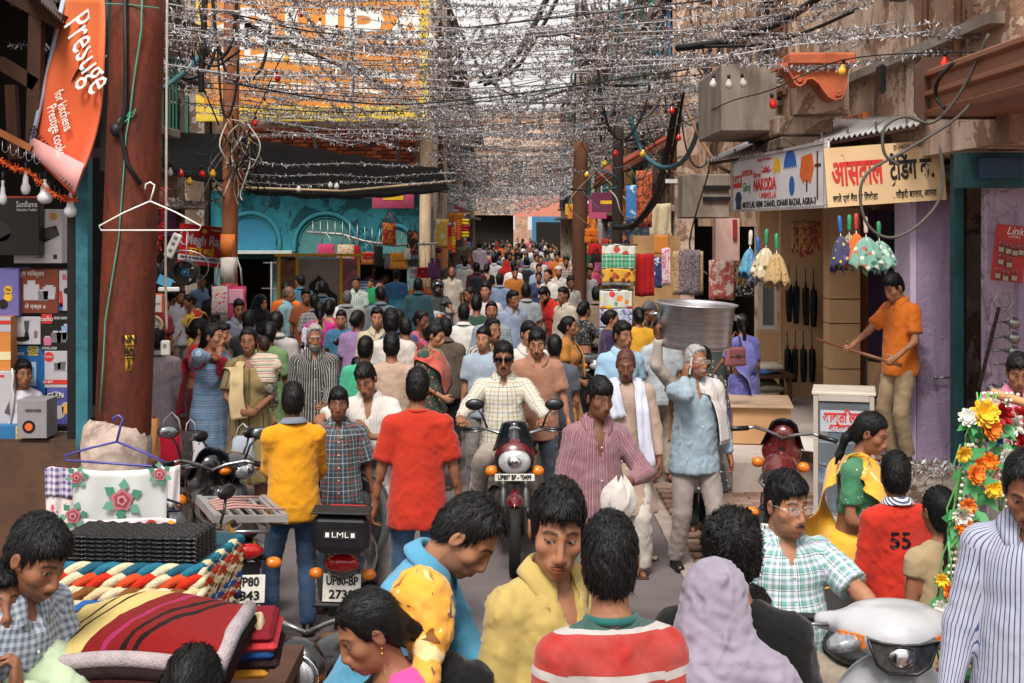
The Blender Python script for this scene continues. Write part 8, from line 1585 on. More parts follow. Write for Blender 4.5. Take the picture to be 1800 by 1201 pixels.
person('small dark-haired child peering past the lavender shawl',(1318,1036),1.45,160,0,skin='mid',child=.2,hvol=1.2,top=TEE(C('solid','#151517')),bottom=TR(BKT))
person('woman wrapped in a lavender-grey shawl over her head, back to the camera',(1258,990),1.62,165,0,sex='f',skin='mid',hair='crop',top=KUR(C('solid','#8f8794')),bottom=TR(GRY),extra=(headcloth(C('solid','#8a8292',wr=.3),1.0,None,'shawl','full'),))
person('heavy man in glasses and a teal check shirt astride the white scooter',(1384,833),1.68,8,0,Y=6.05,float=1,skin='mid',g=1.42,w=1.12,fat=.8,mous=.8,beard=.35,hair='short',hvol=1.5,part=1,hsc=1.13,hyaw=14,hpitch=4,sit=1,seat=.74,gaze=(.4,0),handL=(.36,-.50,.97,1),handR=(.36,-.50,.97,1),elbL=(1,.3,-.5),elbR=(1,.3,-.5),footL=(.17,-.30,.27),footR=(.17,-.30,.27),curl=.8,top=S(C('check','#c4d0d0',per=.062,stops=((0,'#c9d4d6'),(.18,'#17212c'),(.24,'#c9d4d6'),(.32,'#1f2c3a'),(.37,'#5f9a94'),(.60,'#c4ccd8'),(.80,'#8a7f9c'),(.9,'#5f9a94'))),.80,gap=.5,cdn=.07,open=.14,hem=-.12),bottom=TR(KH),extra=(glasses(False,'#c9c4bc'),))
person('boy in a red sports shirt with the number 55 on its back',(1574,797),1.44,190,0,skin='brown',child=.25,hyaw=-15,hvol=1.4,top=(C('solid','#ad2818'),dict(neck='round',sleeve=1.95,hem=-.14,collar=True,cmat=C('hstripe','#c9c2c2','#1f3a70',per=.012),gap=.2),'shirt'),bottom=TR(C('solid','#a37d4a')),handR=(.20,-.16,.92))
person('woman in a yellow sari and green blouse looking down to the right',(1532,727),1.56,62,0,sex='f',skin='brown',g=1.15,hair='tail',hairc='black',hpitch=22,lean=6,tail=[(0,.10,-.02),(-.01,.13,-.09),(-.02,.12,-.2),(-.02,.10,-.32)],top=BLO(C('dots','#1f6a45','#c9d6b0','#c9d6b0',size=.03,amt=.18),.72),bottom=SKT(C('floral','#d9a324','#d9822a','#c9c6a8',size=.10,amt=.35)),handL=(.10,-.30,1.06),handR=(.14,-.26,1.02),extra=(earring,dupatta(C('floral','#d9a324','#d9762a','#cfd0c0',size=.12,amt=.35),[(.20,-.20,.95),(.08,-.24,1.10),(-.04,-.21,1.26),(-.10,-.07,1.43),(-.07,.14,1.36),(-.02,.20,1.0),(0,.22,.62)],.24,'pallu',off=.014)))
person('man in a blue pin-striped shirt at the right edge looking down',(1806,798),1.80,-22,0,skin='brown',hpitch=26,hair='receding',mous=.45,hsc=1.0,w=.92,top=S(C('vstripe','#a3a6b8','#34426f',per=.0145,duty=.26),1.95,cdn=.06,hem=-.22,g=1),bottom=TR(BKT),handR=(.27,-.10,.80),handL=(.30,-.1,.8))
person('girl with a long black plait in a beige top behind the flower garlands',(1650,856),1.52,195,0,Y=6.15,float=1,sex='f',skin='brown',hair='braid',tail=[(0,.10,-.03),(.02,.13,-.12),(.03,.13,-.26),(.03,.12,-.42),(.02,.11,-.55)],top=BLO(C('solid','#9f8a6a'),.3,hem=-.05),bottom=TR(C('solid','#1a1a20')))
person('garland seller in a pink shirt half hidden at the right edge',(1790,622),1.62,-12,1,Y=8.6,float=1,skin='brown',hpitch=20,top=S(C('solid','#c97a94'),.62),bottom=TR(GRY),handR=(.10,-.35,1.05))
# ---- middle row, left to right
person('boy watching from between the appliance cartons',(41,633),1.45,28,1,w=.7,Y=10.85,float=1,skin='brown',child=.1,hyaw=6,top=TEE(C('solid','#c2bfc6')),bottom=TR(GRY))
person('man in a grey-mauve shirt and dark trousers walking away by the rusty pole',(275,574),1.66,205,1,skin='dark',hyaw=-8,top=S(C('vstripe','#8d8288','#7a6f78',per=.02,duty=.3),1.9,buttons=False,hem=-.16),bottom=TR(C('solid','#15181d')))
person('woman in a red blouse and maroon sari with bangles, turned to the right',(352,560),1.63,118,1,sex='f',skin='mid',hair='bun',hyaw=-20,top=BLO(C('solid','#b3201c'),.70),bottom=SKT(C('solid','#4a1218')),extra=(bangles('#7a5a2a',4,'R'),bangles('#7a5a2a',4,'L')),g=1.1)
person('young man in the row behind the blue kurta, only his face showing',(391,568),1.66,70,1,Y=14.7,float=1,skin='mid',top=S(C('solid','#6a5a52'),.62),bottom=TR(GRY))
person('woman in a blue printed kurta and red leggings raising a hand to her mouth',(375,569),1.69,52,1,sex='f',skin='mid',hair='tail',hyaw=22,hroll=4,top=KUR(C('hstripe','#6f8fb3',per=.11,stops=((0,'#6f8fb3'),(.22,'#9fb0c4'),(.27,'#4f6f98'),(.34,'#8aa3bf'),(.50,'#5f7fa8'),(.56,'#a3b3c6'),(.62,'#6f8fb3'),(.85,'#46638c'),(.9,'#8aa3bf'))),1.5,flare=.03,hem=-.56),bottom=(C('solid','#a3162a'),dict(off=.007,flare=.0),'leggings'),handR=(.06,-.20,1.44),elbR=(.9,-.5,.35),hdirR=(.0,.1,1),handL=(.12,-.34,1.25),elbL=(.6,-.4,-.7),extra=(bangles('#a3202a',3),dupatta(C('solid','#a8142e'),[(.03,-.15,1.36),(-.05,-.12,1.43),(-.11,-.02,1.46),(-.14,.08,1.42),(-.16,.16,1.2),(-.17,.20,.98)],.20,'dupatta',fringe=.05,folds=4)))
person('smiling woman in an olive and cream kurta carrying a baby',(437,576),1.67,14,1,sex='f',skin='brown',hair='tail',hyaw=-14,hroll=-4,smile=1,bindi=0,top=KUR(C('vstripe','#8f7d4f',per=.16,stops=((0,'#8a7848'),(.45,'#9a8a5c'),(.5,'#4a3f24'),(.58,'#7d6c40'),(.9,'#5a4c2c'))),.8,hem=-.56,flare=.08),bottom=TR(C('solid','#7a5a4a')),handL=(.02,-.20,1.0),handR=(.05,-.20,1.0),elbL=(1,.2,-.6),elbR=(1,.2,-.6),hdirL=(-.9,-.3,.1),hdirR=(-.9,-.3,.1),extra=(dupatta(C('solid','#cdb58a'),[(-.10,-.20,.95),(-.13,-.19,1.15),(-.12,-.14,1.33),(-.11,-.02,1.43),(-.10,.12,1.35),(-.10,.17,1.1)],.14),bangles('#a3202a',2)))
R_,J_=person('baby in a striped top asleep on the smiling woman\'s shoulder',(462,590),.78,190,1,Y=12.12,float=1,child=1.15,skin='mid',lean=8,hyaw=30,hair='crop',hairc='brown',w=1.15,g=1.5,top=(C('hstripe','#c9c2b6',per=.055,stops=((0,'#bfb8ac'),(.3,'#b3453a'),(.42,'#bfb8ac'),(.65,'#2f5f4f'),(.78,'#bfb8ac'),(.9,'#c9952a'))),dict(neck='round',sleeve=.8,hem=-.02),'striped_top'),bottom=(C('blotch','#3a3a34','#a39c8c','#15151a',size=.04,amt=.5),dict(to=-.0,waist=.12,off=.03),'shorts'),handL=(.25,-.25,1.35),handR=(.30,-.12,1.0),footL=(.22,-.10,.12),footR=(.20,-.06,.06),toe=20)
person('old man with white hair and beard in a black pin-striped shirt',(553,571),1.66,10,1,skin='brown',hair='receding',hairc='grey',beard=1,mous=1.2,age=1,hpitch=6,hyaw=4,top=S(C('vstripe','#1c1c1e','#a9a6a0',per=.020,duty=.20),1.85,hem=-.20),bottom=TR(GRY),handL=(.10,-.30,.98),hdirL=(-.4,-.8,.2))
person('teenage boy in a yellow t-shirt and jeans leaning on the top box, seen from behind',(515,692),1.56,200,1,Y=8.75,skin='dark',child=.1,hvol=1.4,hyaw=-12,top=(C('solid','#c98a14'),dict(neck='round',sleeve=1.45,hem=-.12,collar=True,cmat=C('solid','#6f7480'),gap=.2,fold=.007),'polo_shirt'),bottom=JN('#27486b'),handR=(.22,-.30,.90),hdirR=(.2,-.9,-.2),hnrmR=(0,0,-1),handL=(.1,-.3,.95),footL=(.16,.0,0),shoes=SHOE)
person('boy in a dark plaid shirt looking straight at the camera',(595,684),1.46,6,1,Y=9.35,skin='dark',child=.15,hpitch=-2,hair='fringe',top=S(C('check','#2f4450',per=.085,stops=((0,'#24363f'),(.3,'#a9b2b8'),(.36,'#1f2d36'),(.62,'#5a7480'),(.72,'#1a262e'),(.9,'#8a3a34'))),.85,hem=-.26),bottom=(C('blotch','#8f9499','#6f757c',size=.08,amt=.5),dict(),'jeans'),handR=(.28,-.02,.80),handL=(.30,-.02,.80))
person('youth in a white shirt with his arm round the boy in plaid, head bowed',(643,641),1.62,0,1,Y=9.62,skin='brown',hpitch=24,hyaw=-10,hroll=-6,hvol=1.5,top=S(C('vstripe','#c2bdb8','#b3aca8',per=.02,duty=.3),.78,open=.15,cdn=.06,gap=.45),bottom=(C('solid','#b0aca8'),dict(),'trousers'),handR=(.22,-.36,1.24),elbR=(1,-.3,-.1),hdirR=(-.5,-.5,-.7),handL=(.03,-.26,1.22),elbL=(.9,-.2,-.6),hdirL=(-.5,-.2,.9),curlL=.2)
person('man in a red t-shirt and jeans walking away down the middle',(734,648),1.68,184,1,skin='brown',hvol=1.2,hair='short',top=(C('solid','#a82a18'),dict(neck='round',sleeve=.80,hem=-.16,crew=C('solid','#b3321f'),loose=.006,fold=.006),'t_shirt'),bottom=JN('#3a6590'),handL=(.29,-.06,.78),handR=(.29,-.04,.78),footL=(.09,-.06,0),footR=(.10,.10,0),shoes=SHOE)
person('man in a plain beige t-shirt seen from behind',(688,586),1.64,186,1,skin='brown',hair='short',top=TEE(C('solid','#a58d7c'),.7,hem=-.14),bottom=TR(GRY),shoes=SHOE)
person('broad man with thick hair in an off-white t-shirt seen from behind',(687,546),1.72,190,1,skin='brown',hair='short',hvol=2.4,hsc=1.06,w=1.1,top=TEE(C('solid','#bdb4ae'),.75,hem=-.14),bottom=TR(GRY))
person('boy in a sea-green t-shirt seen from behind beside the beige one',(643,592),1.58,172,1,skin='brown',top=TEE(C('solid','#3f9a78'),.7),bottom=TR(GRY))
person('small boy hidden between the green and beige shirts',(628,628),1.25,200,2,skin='brown',child=.3,top=TEE(C('solid','#2a2422')),bottom=TR(GRY))
person('woman in a dark flowered kurta and green dupatta looking down',(766,569),1.62,66,1,sex='f',skin='mid',g=1.15,hair='bun',hpitch=18,top=KUR(C('floral','#1f3a30','#b3412f','#c9b89a','#d98a3a','#2f6a4a',size=.035,amt=.42),.75,hem=-.58,flare=.10),bottom=TR(C('solid','#1f5f4a')),handR=(.14,-.22,1.0),extra=(dupatta(C('blotch','#c23f2f','#2f7a5a',size=.14,amt=.45),[(.05,-.19,1.05),(-.03,-.19,1.25),(-.10,-.10,1.42),(-.11,.06,1.43),(-.08,.16,1.25),(-.02,.19,1.0),(.02,.22,.70)],.24,'dupatta'),))
person('stout man in a black and white striped shirt glaring to the right',(866,560),1.66,12,1,skin='brown',g=1.2,w=1.08,mous=1,hair='receding',hyaw=22,top=S(C('vstripe','#a9a49e','#1f2126',per=.028,duty=.42),.75,hem=-.18),bottom=TR(GRY),handR=(.30,-.12,.78),shoes=SHOE)
person('motorcyclist in sunglasses and a cream check shirt riding towards the camera',(885,601),1.76,0,1,Y=11.3,float=1,skin='brown',g=1.15,w=1.08,mous=1.2,hair='short',hsc=1.08,hpitch=2,sit=1,seat=.80,handL=(.345,-.50,1.05,1),handR=(.345,-.50,1.05,1),elbL=(.45,.4,-.9),elbR=(.45,.4,-.9),hdirL=(-.2,-.95,-.15),hdirR=(-.2,-.95,-.15),hnrmL=(0,0,-1),hnrmR=(0,0,-1),curl=.8,footL=(.22,-.22,.30),footR=(.22,-.22,.30),top=S(C('check','#c9c5b8',per=.062,stops=((0,'#bdbab0'),(.40,'#2f2a26'),(.50,'#bdbab0'),(.88,'#a3853a'))),1.95,cdn=.06),bottom=TR(C('solid','#9a8f84')),shoes=SHOE,extra=(glasses(True),))
person('man in a tan polo shirt and dark jeans looking down as he walks',(944,578),1.70,4,1,skin='mid',hpitch=16,hyaw=-8,hair='short',part=1,hvol=1.3,mous=.7,top=POLO(C('solid','#9a6f5a'),.72,hem=-.14),bottom=JN('#1f2c3a'),handL=(.30,-.10,.78),handR=(.30,.02,.80),shoes=SHOE)
person('young man in a pink-stained striped shirt holding a white cloth',(1054,666),1.66,10,1,w=.88,skin='dark',hpitch=6,hyaw=14,hvol=1.7,hroll=3,hair='fringe',mous=.4,top=S(C('vstripe','#b98a9a',per=.034,stops=((0,'#7f525c'),(.26,'#33202a'),(.34,'#a08a90'),(.40,'#7f525c'),(.62,'#5f2c3a'),(.74,'#a08a90'),(.82,'#7f525c')),),1.75,open=.20,gap=.45,cdn=.06,hem=-.14),bottom=TR(C('solid','#55595a')),handL=(.12,-.26,1.14),elbL=(.8,.1,-.7),curlL=.8,handR=(.27,-.04,.80),shoes=SHOE)
person('elderly man in a beige kurta and white scarf with a shaved brow',(1100,613),1.66,-4,1,skin='dark',hair='crop',hairc='henna',mous=1,age=1,hpitch=14,top=(C('solid','#a08a7c'),dict(neck='round',sleeve=1.85,hem=-.44,flare=.06,buttons=True),'kurta'),bottom=(C('solid','#bdb6ae'),dict(flare=.05),'dhoti'),handL=(.27,-.12,.80),extra=(dupatta(C('solid','#b9bccc'),[(-.05,-.16,1.22),(-.09,-.14,1.38),(-.09,.03,1.475),(0,.10,1.48),(.09,.03,1.475),(.12,-.15,1.34),(.14,-.19,1.1),(.17,-.21,.85)],.11,'scarf',folds=2),))
person('man in a light blue shirt with a stern face behind the kurta',(1095,566),1.70,22,1,skin='brown',hair='short',hvol=1.2,hyaw=12,top=S(C('solid','#8fb0c8'),.7),bottom=TR(GRY))
person('grey-haired man in a pale blue shirt talking on a phone',(1224,622),1.66,18,1,Y=10.35,skin='brown',hair='receding',hairc='grey',mous=1.2,beard=.3,age=1,hyaw=14,hpitch=-3,g=1.12,top=S(C('solid','#8c9daa',wr=.35),1.95,hem=-.16,cdn=.05,open=.12),bottom=TR(C('solid','#8f8480')),handR=(.115,-.06,1.50),elbR=(.6,-.6,-.9),hdirR=(-.1,.05,1),hnrmR=(-1,.1,0),curlR=.5,handL=(.31,-.04,.80),footL=(.12,-.12,0),footR=(.10,.12,0),shoes=SHOE,extra=(glasses(False,'#c9c4bc'),dupatta(C('hstripe','#bdb9b6',per=.5,stops=((0,'#bfbab8'),(.62,'#a3342f'),(.66,'#bfbab8'))),[(-.03,.11,1.44),(.06,.09,1.46),(.13,-.03,1.43),(.17,-.12,1.27),(.19,-.15,1.02)],.19,'towel',folds=5,fringe=.02)))
person('porter in a cream shirt and tan vest carrying the cooking pot on his head',(1219,613),1.70,8,1,Y=12.0,float=1,skin='dark',hair='crop',top=S(C('solid','#a39a90'),1.95,buttons=False),bottom=TR(BKT),handR=(.33,-.10,1.86),elbR=(1,-.1,-.2),hdirR=(.2,0,1),curlR=.8,extra=(dupatta(C('solid','#a88763'),[(.08,-.2,.95),(-.1,-.2,1.1),(-.11,-.17,1.3),(-.11,0,1.45),(-.11,.15,1.3),(-.1,.2,.9)],.16,'vest'),))
person('young man in an orange polo shirt handling a walking stick in the umbrella shop',(1571,484),1.70,-62,1,base=.44,skin='mid',hpitch=26,hvol=2.0,hair='short',top=POLO(C('solid','#c96a20'),.75,hem=-.12),bottom=TR(C('solid','#a08a6c')),handR=(.22,-.46,1.02),handL=(.22,-.26,1.0),hdirR=(-.2,-.9,-.2),curl=.85,elbR=(.6,.6,-.9))
person('woman in a violet-blue sari browsing the stall, back to the camera',(1305,551),1.58,205,2,sex='f',skin='mid',hair='tail',tail=[(0,.10,-.02),(0,.13,-.09),(0,.13,-.25),(0,.11,-.42)],hyaw=-25,top=BLO(C('solid','#6a6ab0'),.8),bottom=SKT(C('blotch','#4a4a8f','#6a6aa8',size=.06,amt=.45)),handL=(.24,-.32,1.0),extra=(dupatta(C('blotch','#5a5aa0','#8f8fc0',size=.10,amt=.4),[(.12,-.16,1.2),(.12,-.02,1.43),(.10,.14,1.3),(.06,.2,1.0),(.02,.24,.6),(0,.26,.3)],.26,'pallu'),))
person('girl in a mustard kurta with a dupatta facing right',(1001,556),1.56,78,1,sex='f',skin='brown',hair='bun',top=KUR(C('solid','#a8702f'),.7,hem=-.55,flare=.10),bottom=TR(C('solid','#b98a2a')),handR=(.18,-.22,.98),extra=(dupatta(C('solid','#c08a34'),[(.10,-.2,1.0),(.11,-.17,1.25),(.10,-.02,1.43),(.1,.13,1.3),(.12,.19,1.0),(.14,.22,.7)],.16),))
person('woman in a black and white sari with red bangles, back turned',(1028,529),1.58,130,2,sex='f',skin='mid',hair='bun',top=BLO(C('dots','#141416','#8f8a88','#8f8a88',size=.03,amt=.3),.7),bottom=SKT(C('hstripe','#a9a49e','#17171a',per=.06,duty=.5)),handR=(.16,-.30,1.30),elbR=(.7,-.2,-.8),extra=(bangles('#a3202a',6,'R'),))
person('grey-haired man bending behind the cooking pot',(1142,532),1.66,-55,2,skin='brown',hairc='salt',hpitch=30,lean=14,age=1,top=S(C('solid','#6a4f3c'),1.9),bottom=TR(BRT))
person('woman in a yellow top behind the hanging tablecloth',(1122,540),1.58,190,2,sex='f',skin='mid',hair='bun',top=KUR(C('solid','#cf9a2f'),.8),bottom=TR(GRY))
person('shopper in a black spotted top under the cooking pot',(1235,608),1.55,180,2,sex='f',skin='brown',hair='bun',top=KUR(C('dots','#121214','#a9a6a4','#a9a6a4',size=.04,amt=.25),.9),bottom=TR(BKT))
# ---- further back, left to right
person('woman in a red sari bending over the stall on the left',(305,512),1.55,95,2,sex='f',skin='mid',hair='bun',lean=18,hpitch=10,top=BLO(C('solid','#9a1f1c'),.7),bottom=SKT(C('blotch','#9a1f1c','#c96a3a',size=.07,amt=.4)),handR=(.15,-.42,.95))
person('woman in a yellow sari sorting goods on the left stall',(332,518),1.55,-50,2,sex='f',skin='brown',hair='bun',hpitch=22,lean=12,top=BLO(C('solid','#a8322f'),.7),bottom=SKT(C('floral','#c9a02a','#a8322f','#c96a3a',size=.06,amt=.4)),handR=(.1,-.4,.95),extra=(dupatta(C('blotch','#c9a02f','#a8322f',size=.1,amt=.42),[(-.14,-.16,1.1),(0,-.19,1.25),(.11,-.08,1.43),(.11,.1,1.38),(.05,.2,1.0)],.24,'pallu'),))
person('man in white astride the parked scooter by the wool shop',(318,508),1.6,30,2,skin='brown',top=S(C('solid','#a9a8b0'),1.9),bottom=TR(GRY))
person('rider in a blue shirt on the silver scooter under the red banner',(355,484),1.66,20,2,skin='brown',top=S(C('solid','#6a86a8'),.7),bottom=TR(GRY))
person('person in a black burqa standing behind the gift bags',(376,500),1.56,180,2,sex='f',skin='mid',hair='bun',top=KUR(C('dots','#0e0e10','#55524f','#55524f',size=.04,amt=.2),1.9,hem=-.8),bottom=TR(BKT),extra=(headcloth(C('solid','#0d0d0f')),))
person('woman in a black headscarf and blue skirt looking right',(459,519),1.58,60,2,sex='f',skin='mid',hair='bun',top=KUR(C('solid','#101114'),1.9,hem=-.2),bottom=SKT(C('solid','#2f5f94')),handR=(.10,-.3,1.3),extra=(headcloth(C('solid','#0e0f12'),1.0,None,'headscarf',True),))
person('balding man in a pale blue shirt with a paunch, facing right',(508,503),1.66,80,2,skin='brown',hair='bald',hairc='salt',g=1.3,top=S(C('solid','#8fb3bf'),1.9,hem=-.2),bottom=TR(C('solid','#22242a')),handR=(.18,.0,.84),shoes=SHOE)
person('man in an orange t-shirt behind the pale blue shirt',(502,497),1.68,200,2,skin='brown',top=TEE(C('solid','#d96a24'),.7),bottom=TR(BKT))
person('man in a steel blue shirt looking at the shrine gate',(527,484),1.66,200,2,skin='brown',hairc='black',hyaw=40,top=S(C('solid','#3f6f8c'),.7,buttons=False),bottom=TR(GRY))
person('person in a grey checked shirt crouching before the shrine gate',(553,518),1.60,190,2,skin='brown',lean=10,top=S(C('check','#8a8488',per=.05,stops=((0,'#8f898c'),(.5,'#5f5a60'))),.8),bottom=TR(GRY))
person('woman in a magenta sari with flowered white border, back to the camera',(562,531),1.58,190,1,sex='f',skin='mid',hair='tail',tail=[(0,.10,-.02),(0,.13,-.07),(0,.14,-.16),(0,.12,-.22)],top=BLO(C('solid','#b82a80'),.6,neck='back'),bottom=SKT(C('solid','#8f3f94')),extra=(dupatta(C('floral','#c9bcc9','#c96ab0','#5a4aa0','#2f6a8a',size=.08,amt=.42),[(-.1,-.17,1.25),(.11,-.06,1.43),(.12,.1,1.36),(.14,.18,1.1),(.17,.22,.8),(.2,.25,.4)],.24,'pallu'),))
person('woman in a crimson blouse with a hair bun, back to the camera',(580,526),1.60,175,1,sex='f',skin='fair',hair='bun',g=1.2,top=BLO(C('solid','#b81f4f'),.7,neck='back'),bottom=SKT(C('floral','#c9b8bc','#a8204a','#6a3a6a',size=.1,amt=.4)),handL=(.30,-.05,.82),handR=(.24,-.1,.84))
person('man in a brown-tan shirt with broad back before the shrine gate',(592,467),1.70,182,2,skin='brown',w=1.1,top=S(C('solid','#a8825f'),.75,buttons=False),bottom=TR(BRT))
person('grey-cropped man with a white towel over his shoulder',(610,510),1.62,185,2,skin='brown',hair='crop',hairc='salt',top=S(C('solid','#7f7f80'),.7,buttons=False),bottom=TR(GRY),extra=(dupatta(C('solid','#c2bfc2'),[(-.05,-.15,1.3),(.1,-.04,1.44),(.12,.1,1.38),(.12,.17,1.1),(.13,.18,.9)],.22,'towel'),))
person('man in a green check shirt carrying a child',(626,486),1.66,12,2,skin='brown',hyaw=-10,top=S(C('check','#a9b3b0',per=.06,stops=((0,'#b3bcb8'),(.4,'#2f5a4f'),(.55,'#b3bcb8'),(.85,'#4a7a6a'))),.75),bottom=JN('#24486f'),handL=(.1,-.26,1.0),handR=(.1,-.26,1.0))
person('child in a green top held on the arm of the man in green check',(653,490),.85,-30,2,Y=25.9,float=1,child=.9,skin='mid',hyaw=-30,g=1.2,hairc='brown',top=TEE(C('solid','#1f8a4f')),bottom=JN('#1f3a5a'),footL=(.12,-.1,.1),footR=(.12,-.1,.1))
person('person in a blue striped shirt behind the child',(648,470),1.66,190,2,skin='brown',top=TEE(C('hstripe','#8a94ac','#3a4a78',per=.06,duty=.4)),bottom=TR(GRY))
person('person in a red striped shirt leaning over the bags',(676,478),1.60,90,2,skin='brown',lean=12,hpitch=26,top=S(C('vstripe','#a8302f','#c9b8b0',per=.03,duty=.35),1.9),bottom=TR(GRY))
person('man in a bright teal-blue t-shirt with his back to the camera',(697,473),1.70,178,2,skin='brown',top=TEE(C('hstripe','#1f6f9c',per=.9,stops=((0,'#2f8aa0'),(.25,'#1f6494'),(.6,'#1f78a8'))),.7),bottom=JN('#22486f'))
person('man in a dark teal shirt and jeans with his back to the camera',(735,489),1.70,184,2,skin='brown',top=S(C('solid','#28474f'),1.95,buttons=False,hem=-.06),bottom=JN('#23456a'),handL=(.28,-.06,.8),footL=(.16,0,0),footR=(.16,0,0))
def helmet(R,J,s,SF,BF):
 h,H,c=J['hs'],J['H'],J['hc'];L=lambda x,y,z:c+H@(A(x,y,z)*h);F=Field();F.el(L(0,.008,.02),A(.125,.142,.138)*h,H,.02);F.el(L(0,-.03,-.09),A(.095,.10,.055)*h,H,.05);F.el(L(0,-.15,.0),A(.085,.09,.052)*h,H,.01,'s');v,q=F.mesh(.014);link('helmet',npmesh('helmet',v,q),gloss('#0b0b0d'),R);MB().tube([Vector(L(-.10,-.10,.06)),Vector(L(0,-.145,.075)),Vector(L(.10,-.10,.06))],.012,6).build('visor',M_('#5a6a78',.1),R)
person('scooter rider in a black full-face helmet and dark t-shirt',(769,494),1.70,8,2,Y=25.7,float=1,skin='brown',hair='none',sit=1,seat=.80,hyaw=8,handL=(.32,-.5,.98,1),handR=(.32,-.5,.98,1),footL=(.2,-.2,.1),footR=(.2,-.2,.1),top=TEE(C('blotch','#1c2426','#2a3638',size=.1),.7),bottom=TR(BKT),extra=(helmet,))
person('bald man in a cream shirt and trousers walking with a paunch',(794,469),1.68,6,2,skin='brown',hair='bald',hairc='salt',mous=.8,g=1.25,top=S(C('solid','#b0a498'),.8,hem=-.18),bottom=TR(C('solid','#9a928c')),handL=(.28,-.05,.8),footL=(.12,-.1,0),shoes=SHOE)
person('woman in a red kurta with arms folded to her chest, looking left',(826,505),1.60,-60,2,sex='f',skin='brown',hair='tail',hpitch=14,top=KUR(C('solid','#a8201f'),.8),bottom=TR(C('floral','#2a4a3a','#a8202a',size=.1)),handR=(.02,-.25,1.2),handL=(.02,-.22,1.1))
person('young man in a white t-shirt with tousled hair',(854,497),1.74,-16,2,skin='mid',hvol=1.9,hpitch=-4,top=TEE(C('solid','#c4bdba'),.75),bottom=TR(GRY),handR=(.30,-.02,.8),handL=(.3,0,.8))
person('man with a goatee tipping his head back, grey check shirt',(864,531),1.68,4,2,skin='brown',hpitch=-14,mous=.9,beard=.6,hairc='black',top=S(C('check','#7f8a90',per=.06,stops=((0,'#8a949a'),(.4,'#3a464e'),(.5,'#8a949a'),(.9,'#5a6870'))),.8),bottom=TR(GRY))
person('man in glasses and a blue-grey shirt with belt, looking right',(902,511),1.68,22,2,skin='brown',hyaw=20,hair='short',part=1,hvol=1.2,g=1.1,top=S(C('solid','#8a94ac'),1.9,hem=-.02),bottom=TR(C('solid','#3a3c42')),extra=(glasses(False,'#1a1a1a'),),handL=(.28,-.04,.8))
person('person in a yellow top bending forward, face hidden',(942,540),1.60,150,2,skin='mid',lean=55,hpitch=50,top=TEE(C('solid','#d9b02f'),.8),bottom=TR(GRY))
person('bearded man in a red polo shirt stooping over a motorcycle',(957,506),1.70,-45,2,skin='mid',lean=24,hpitch=30,beard=1,hvol=1.5,top=POLO(C('solid','#c0281f'),.75),bottom=TR(C('solid','#b3aaa4')),handR=(.1,-.38,.85),handL=(.12,-.3,.85))
person('man in a cream shirt beside the wooden pole looking left',(990,505),1.66,-50,2,skin='brown',mous=.8,top=S(C('solid','#b5a898'),1.9),bottom=TR(GRY))
person('man in a white shirt with a receding hairline facing left',(963,474),1.70,-40,2,skin='mid',hair='receding',mous=.6,top=S(C('solid','#c2bdb8'),.8),bottom=TR(GRY))
person('man in a white skullcap and white shirt',(982,468),1.68,-8,2,skin='mid',hair='crop',beard=.7,top=S(C('solid','#bdb8b4'),1.9),bottom=TR(GRY),extra=(lambda R,J,s,SF,BF:MB().lathe([(0,.128),(.06,.120),(.088,.085),(.090,.06)],(0,0,0),18).build('skullcap',C('solid','#c9c6c2'),R,Vector(J['hc']+A(0,.012,0))),))
person('man in a check shirt behind the skullcap',(995,452),1.74,4,2,skin='brown',mous=.8,top=S(C('check','#a38f88',per=.06,stops=((0,'#b09c94'),(.5,'#7a625c'))),.8),bottom=TR(GRY))
person('pillion woman in a bright red sari and headscarf on a motorcycle',(891,458),1.60,170,2,Y=36.0,float=1,sex='f',skin='mid',hair='bun',sit=1,seat=.85,top=KUR(C('solid','#b8221a'),.9,hem=-.1),bottom=TR(C('solid','#b8261c')),footL=(.2,-.2,.3),footR=(.2,-.2,.3),extra=(headcloth(C('solid','#a32018'),1.0,None,'headscarf',True),))
person('man with a black backpack over a grey shirt, back to the camera',(925,452),1.72,184,2,Y=35.0,float=1,skin='brown',top=S(C('blotch','#5a5a60','#7a7a80',size=.08),1.9,buttons=False),bottom=TR(GRY),extra=(lambda R,J,s,SF,BF:MB().box((0,.22,1.22),(.34,.20,.46),bev=.07).build('backpack',C('solid','#1c1d21'),R),))
person('rider in a maroon shirt with a backpack riding away',(838,462),1.70,182,2,skin='brown',top=S(C('solid','#4a1a26'),.8,buttons=False),bottom=TR(GRY),extra=(lambda R,J,s,SF,BF:MB().box((0,.22,1.22),(.32,.18,.46),bev=.07).build('backpack',C('solid','#22262a'),R),))
person('woman in a black low-backed blouse next to the maroon shirt',(856,464),1.62,175,2,sex='f',skin='fair',hair='bun',top=BLO(C('solid','#121216'),.6,neck='back'),bottom=SKT(C('solid','#2a2a30')))
person('man in a grey striped shirt walking away beside the bald man',(817,455),1.68,178,2,skin='brown',top=S(C('vstripe','#a9a8a4','#7d7f80',per=.04,duty=.4),.8,buttons=False),bottom=TR(GRY))
person('man in a white shirt walking away in the middle of the lane',(868,449),1.72,184,2,skin='brown',top=S(C('solid','#c4c2c4'),.8,buttons=False),bottom=TR(GRY))
person('bearded man in a bright green t-shirt facing the camera',(896,444),1.72,0,2,skin='brown',beard=1,top=TEE(C('solid','#1f8a70'),.8),bottom=TR(GRY))
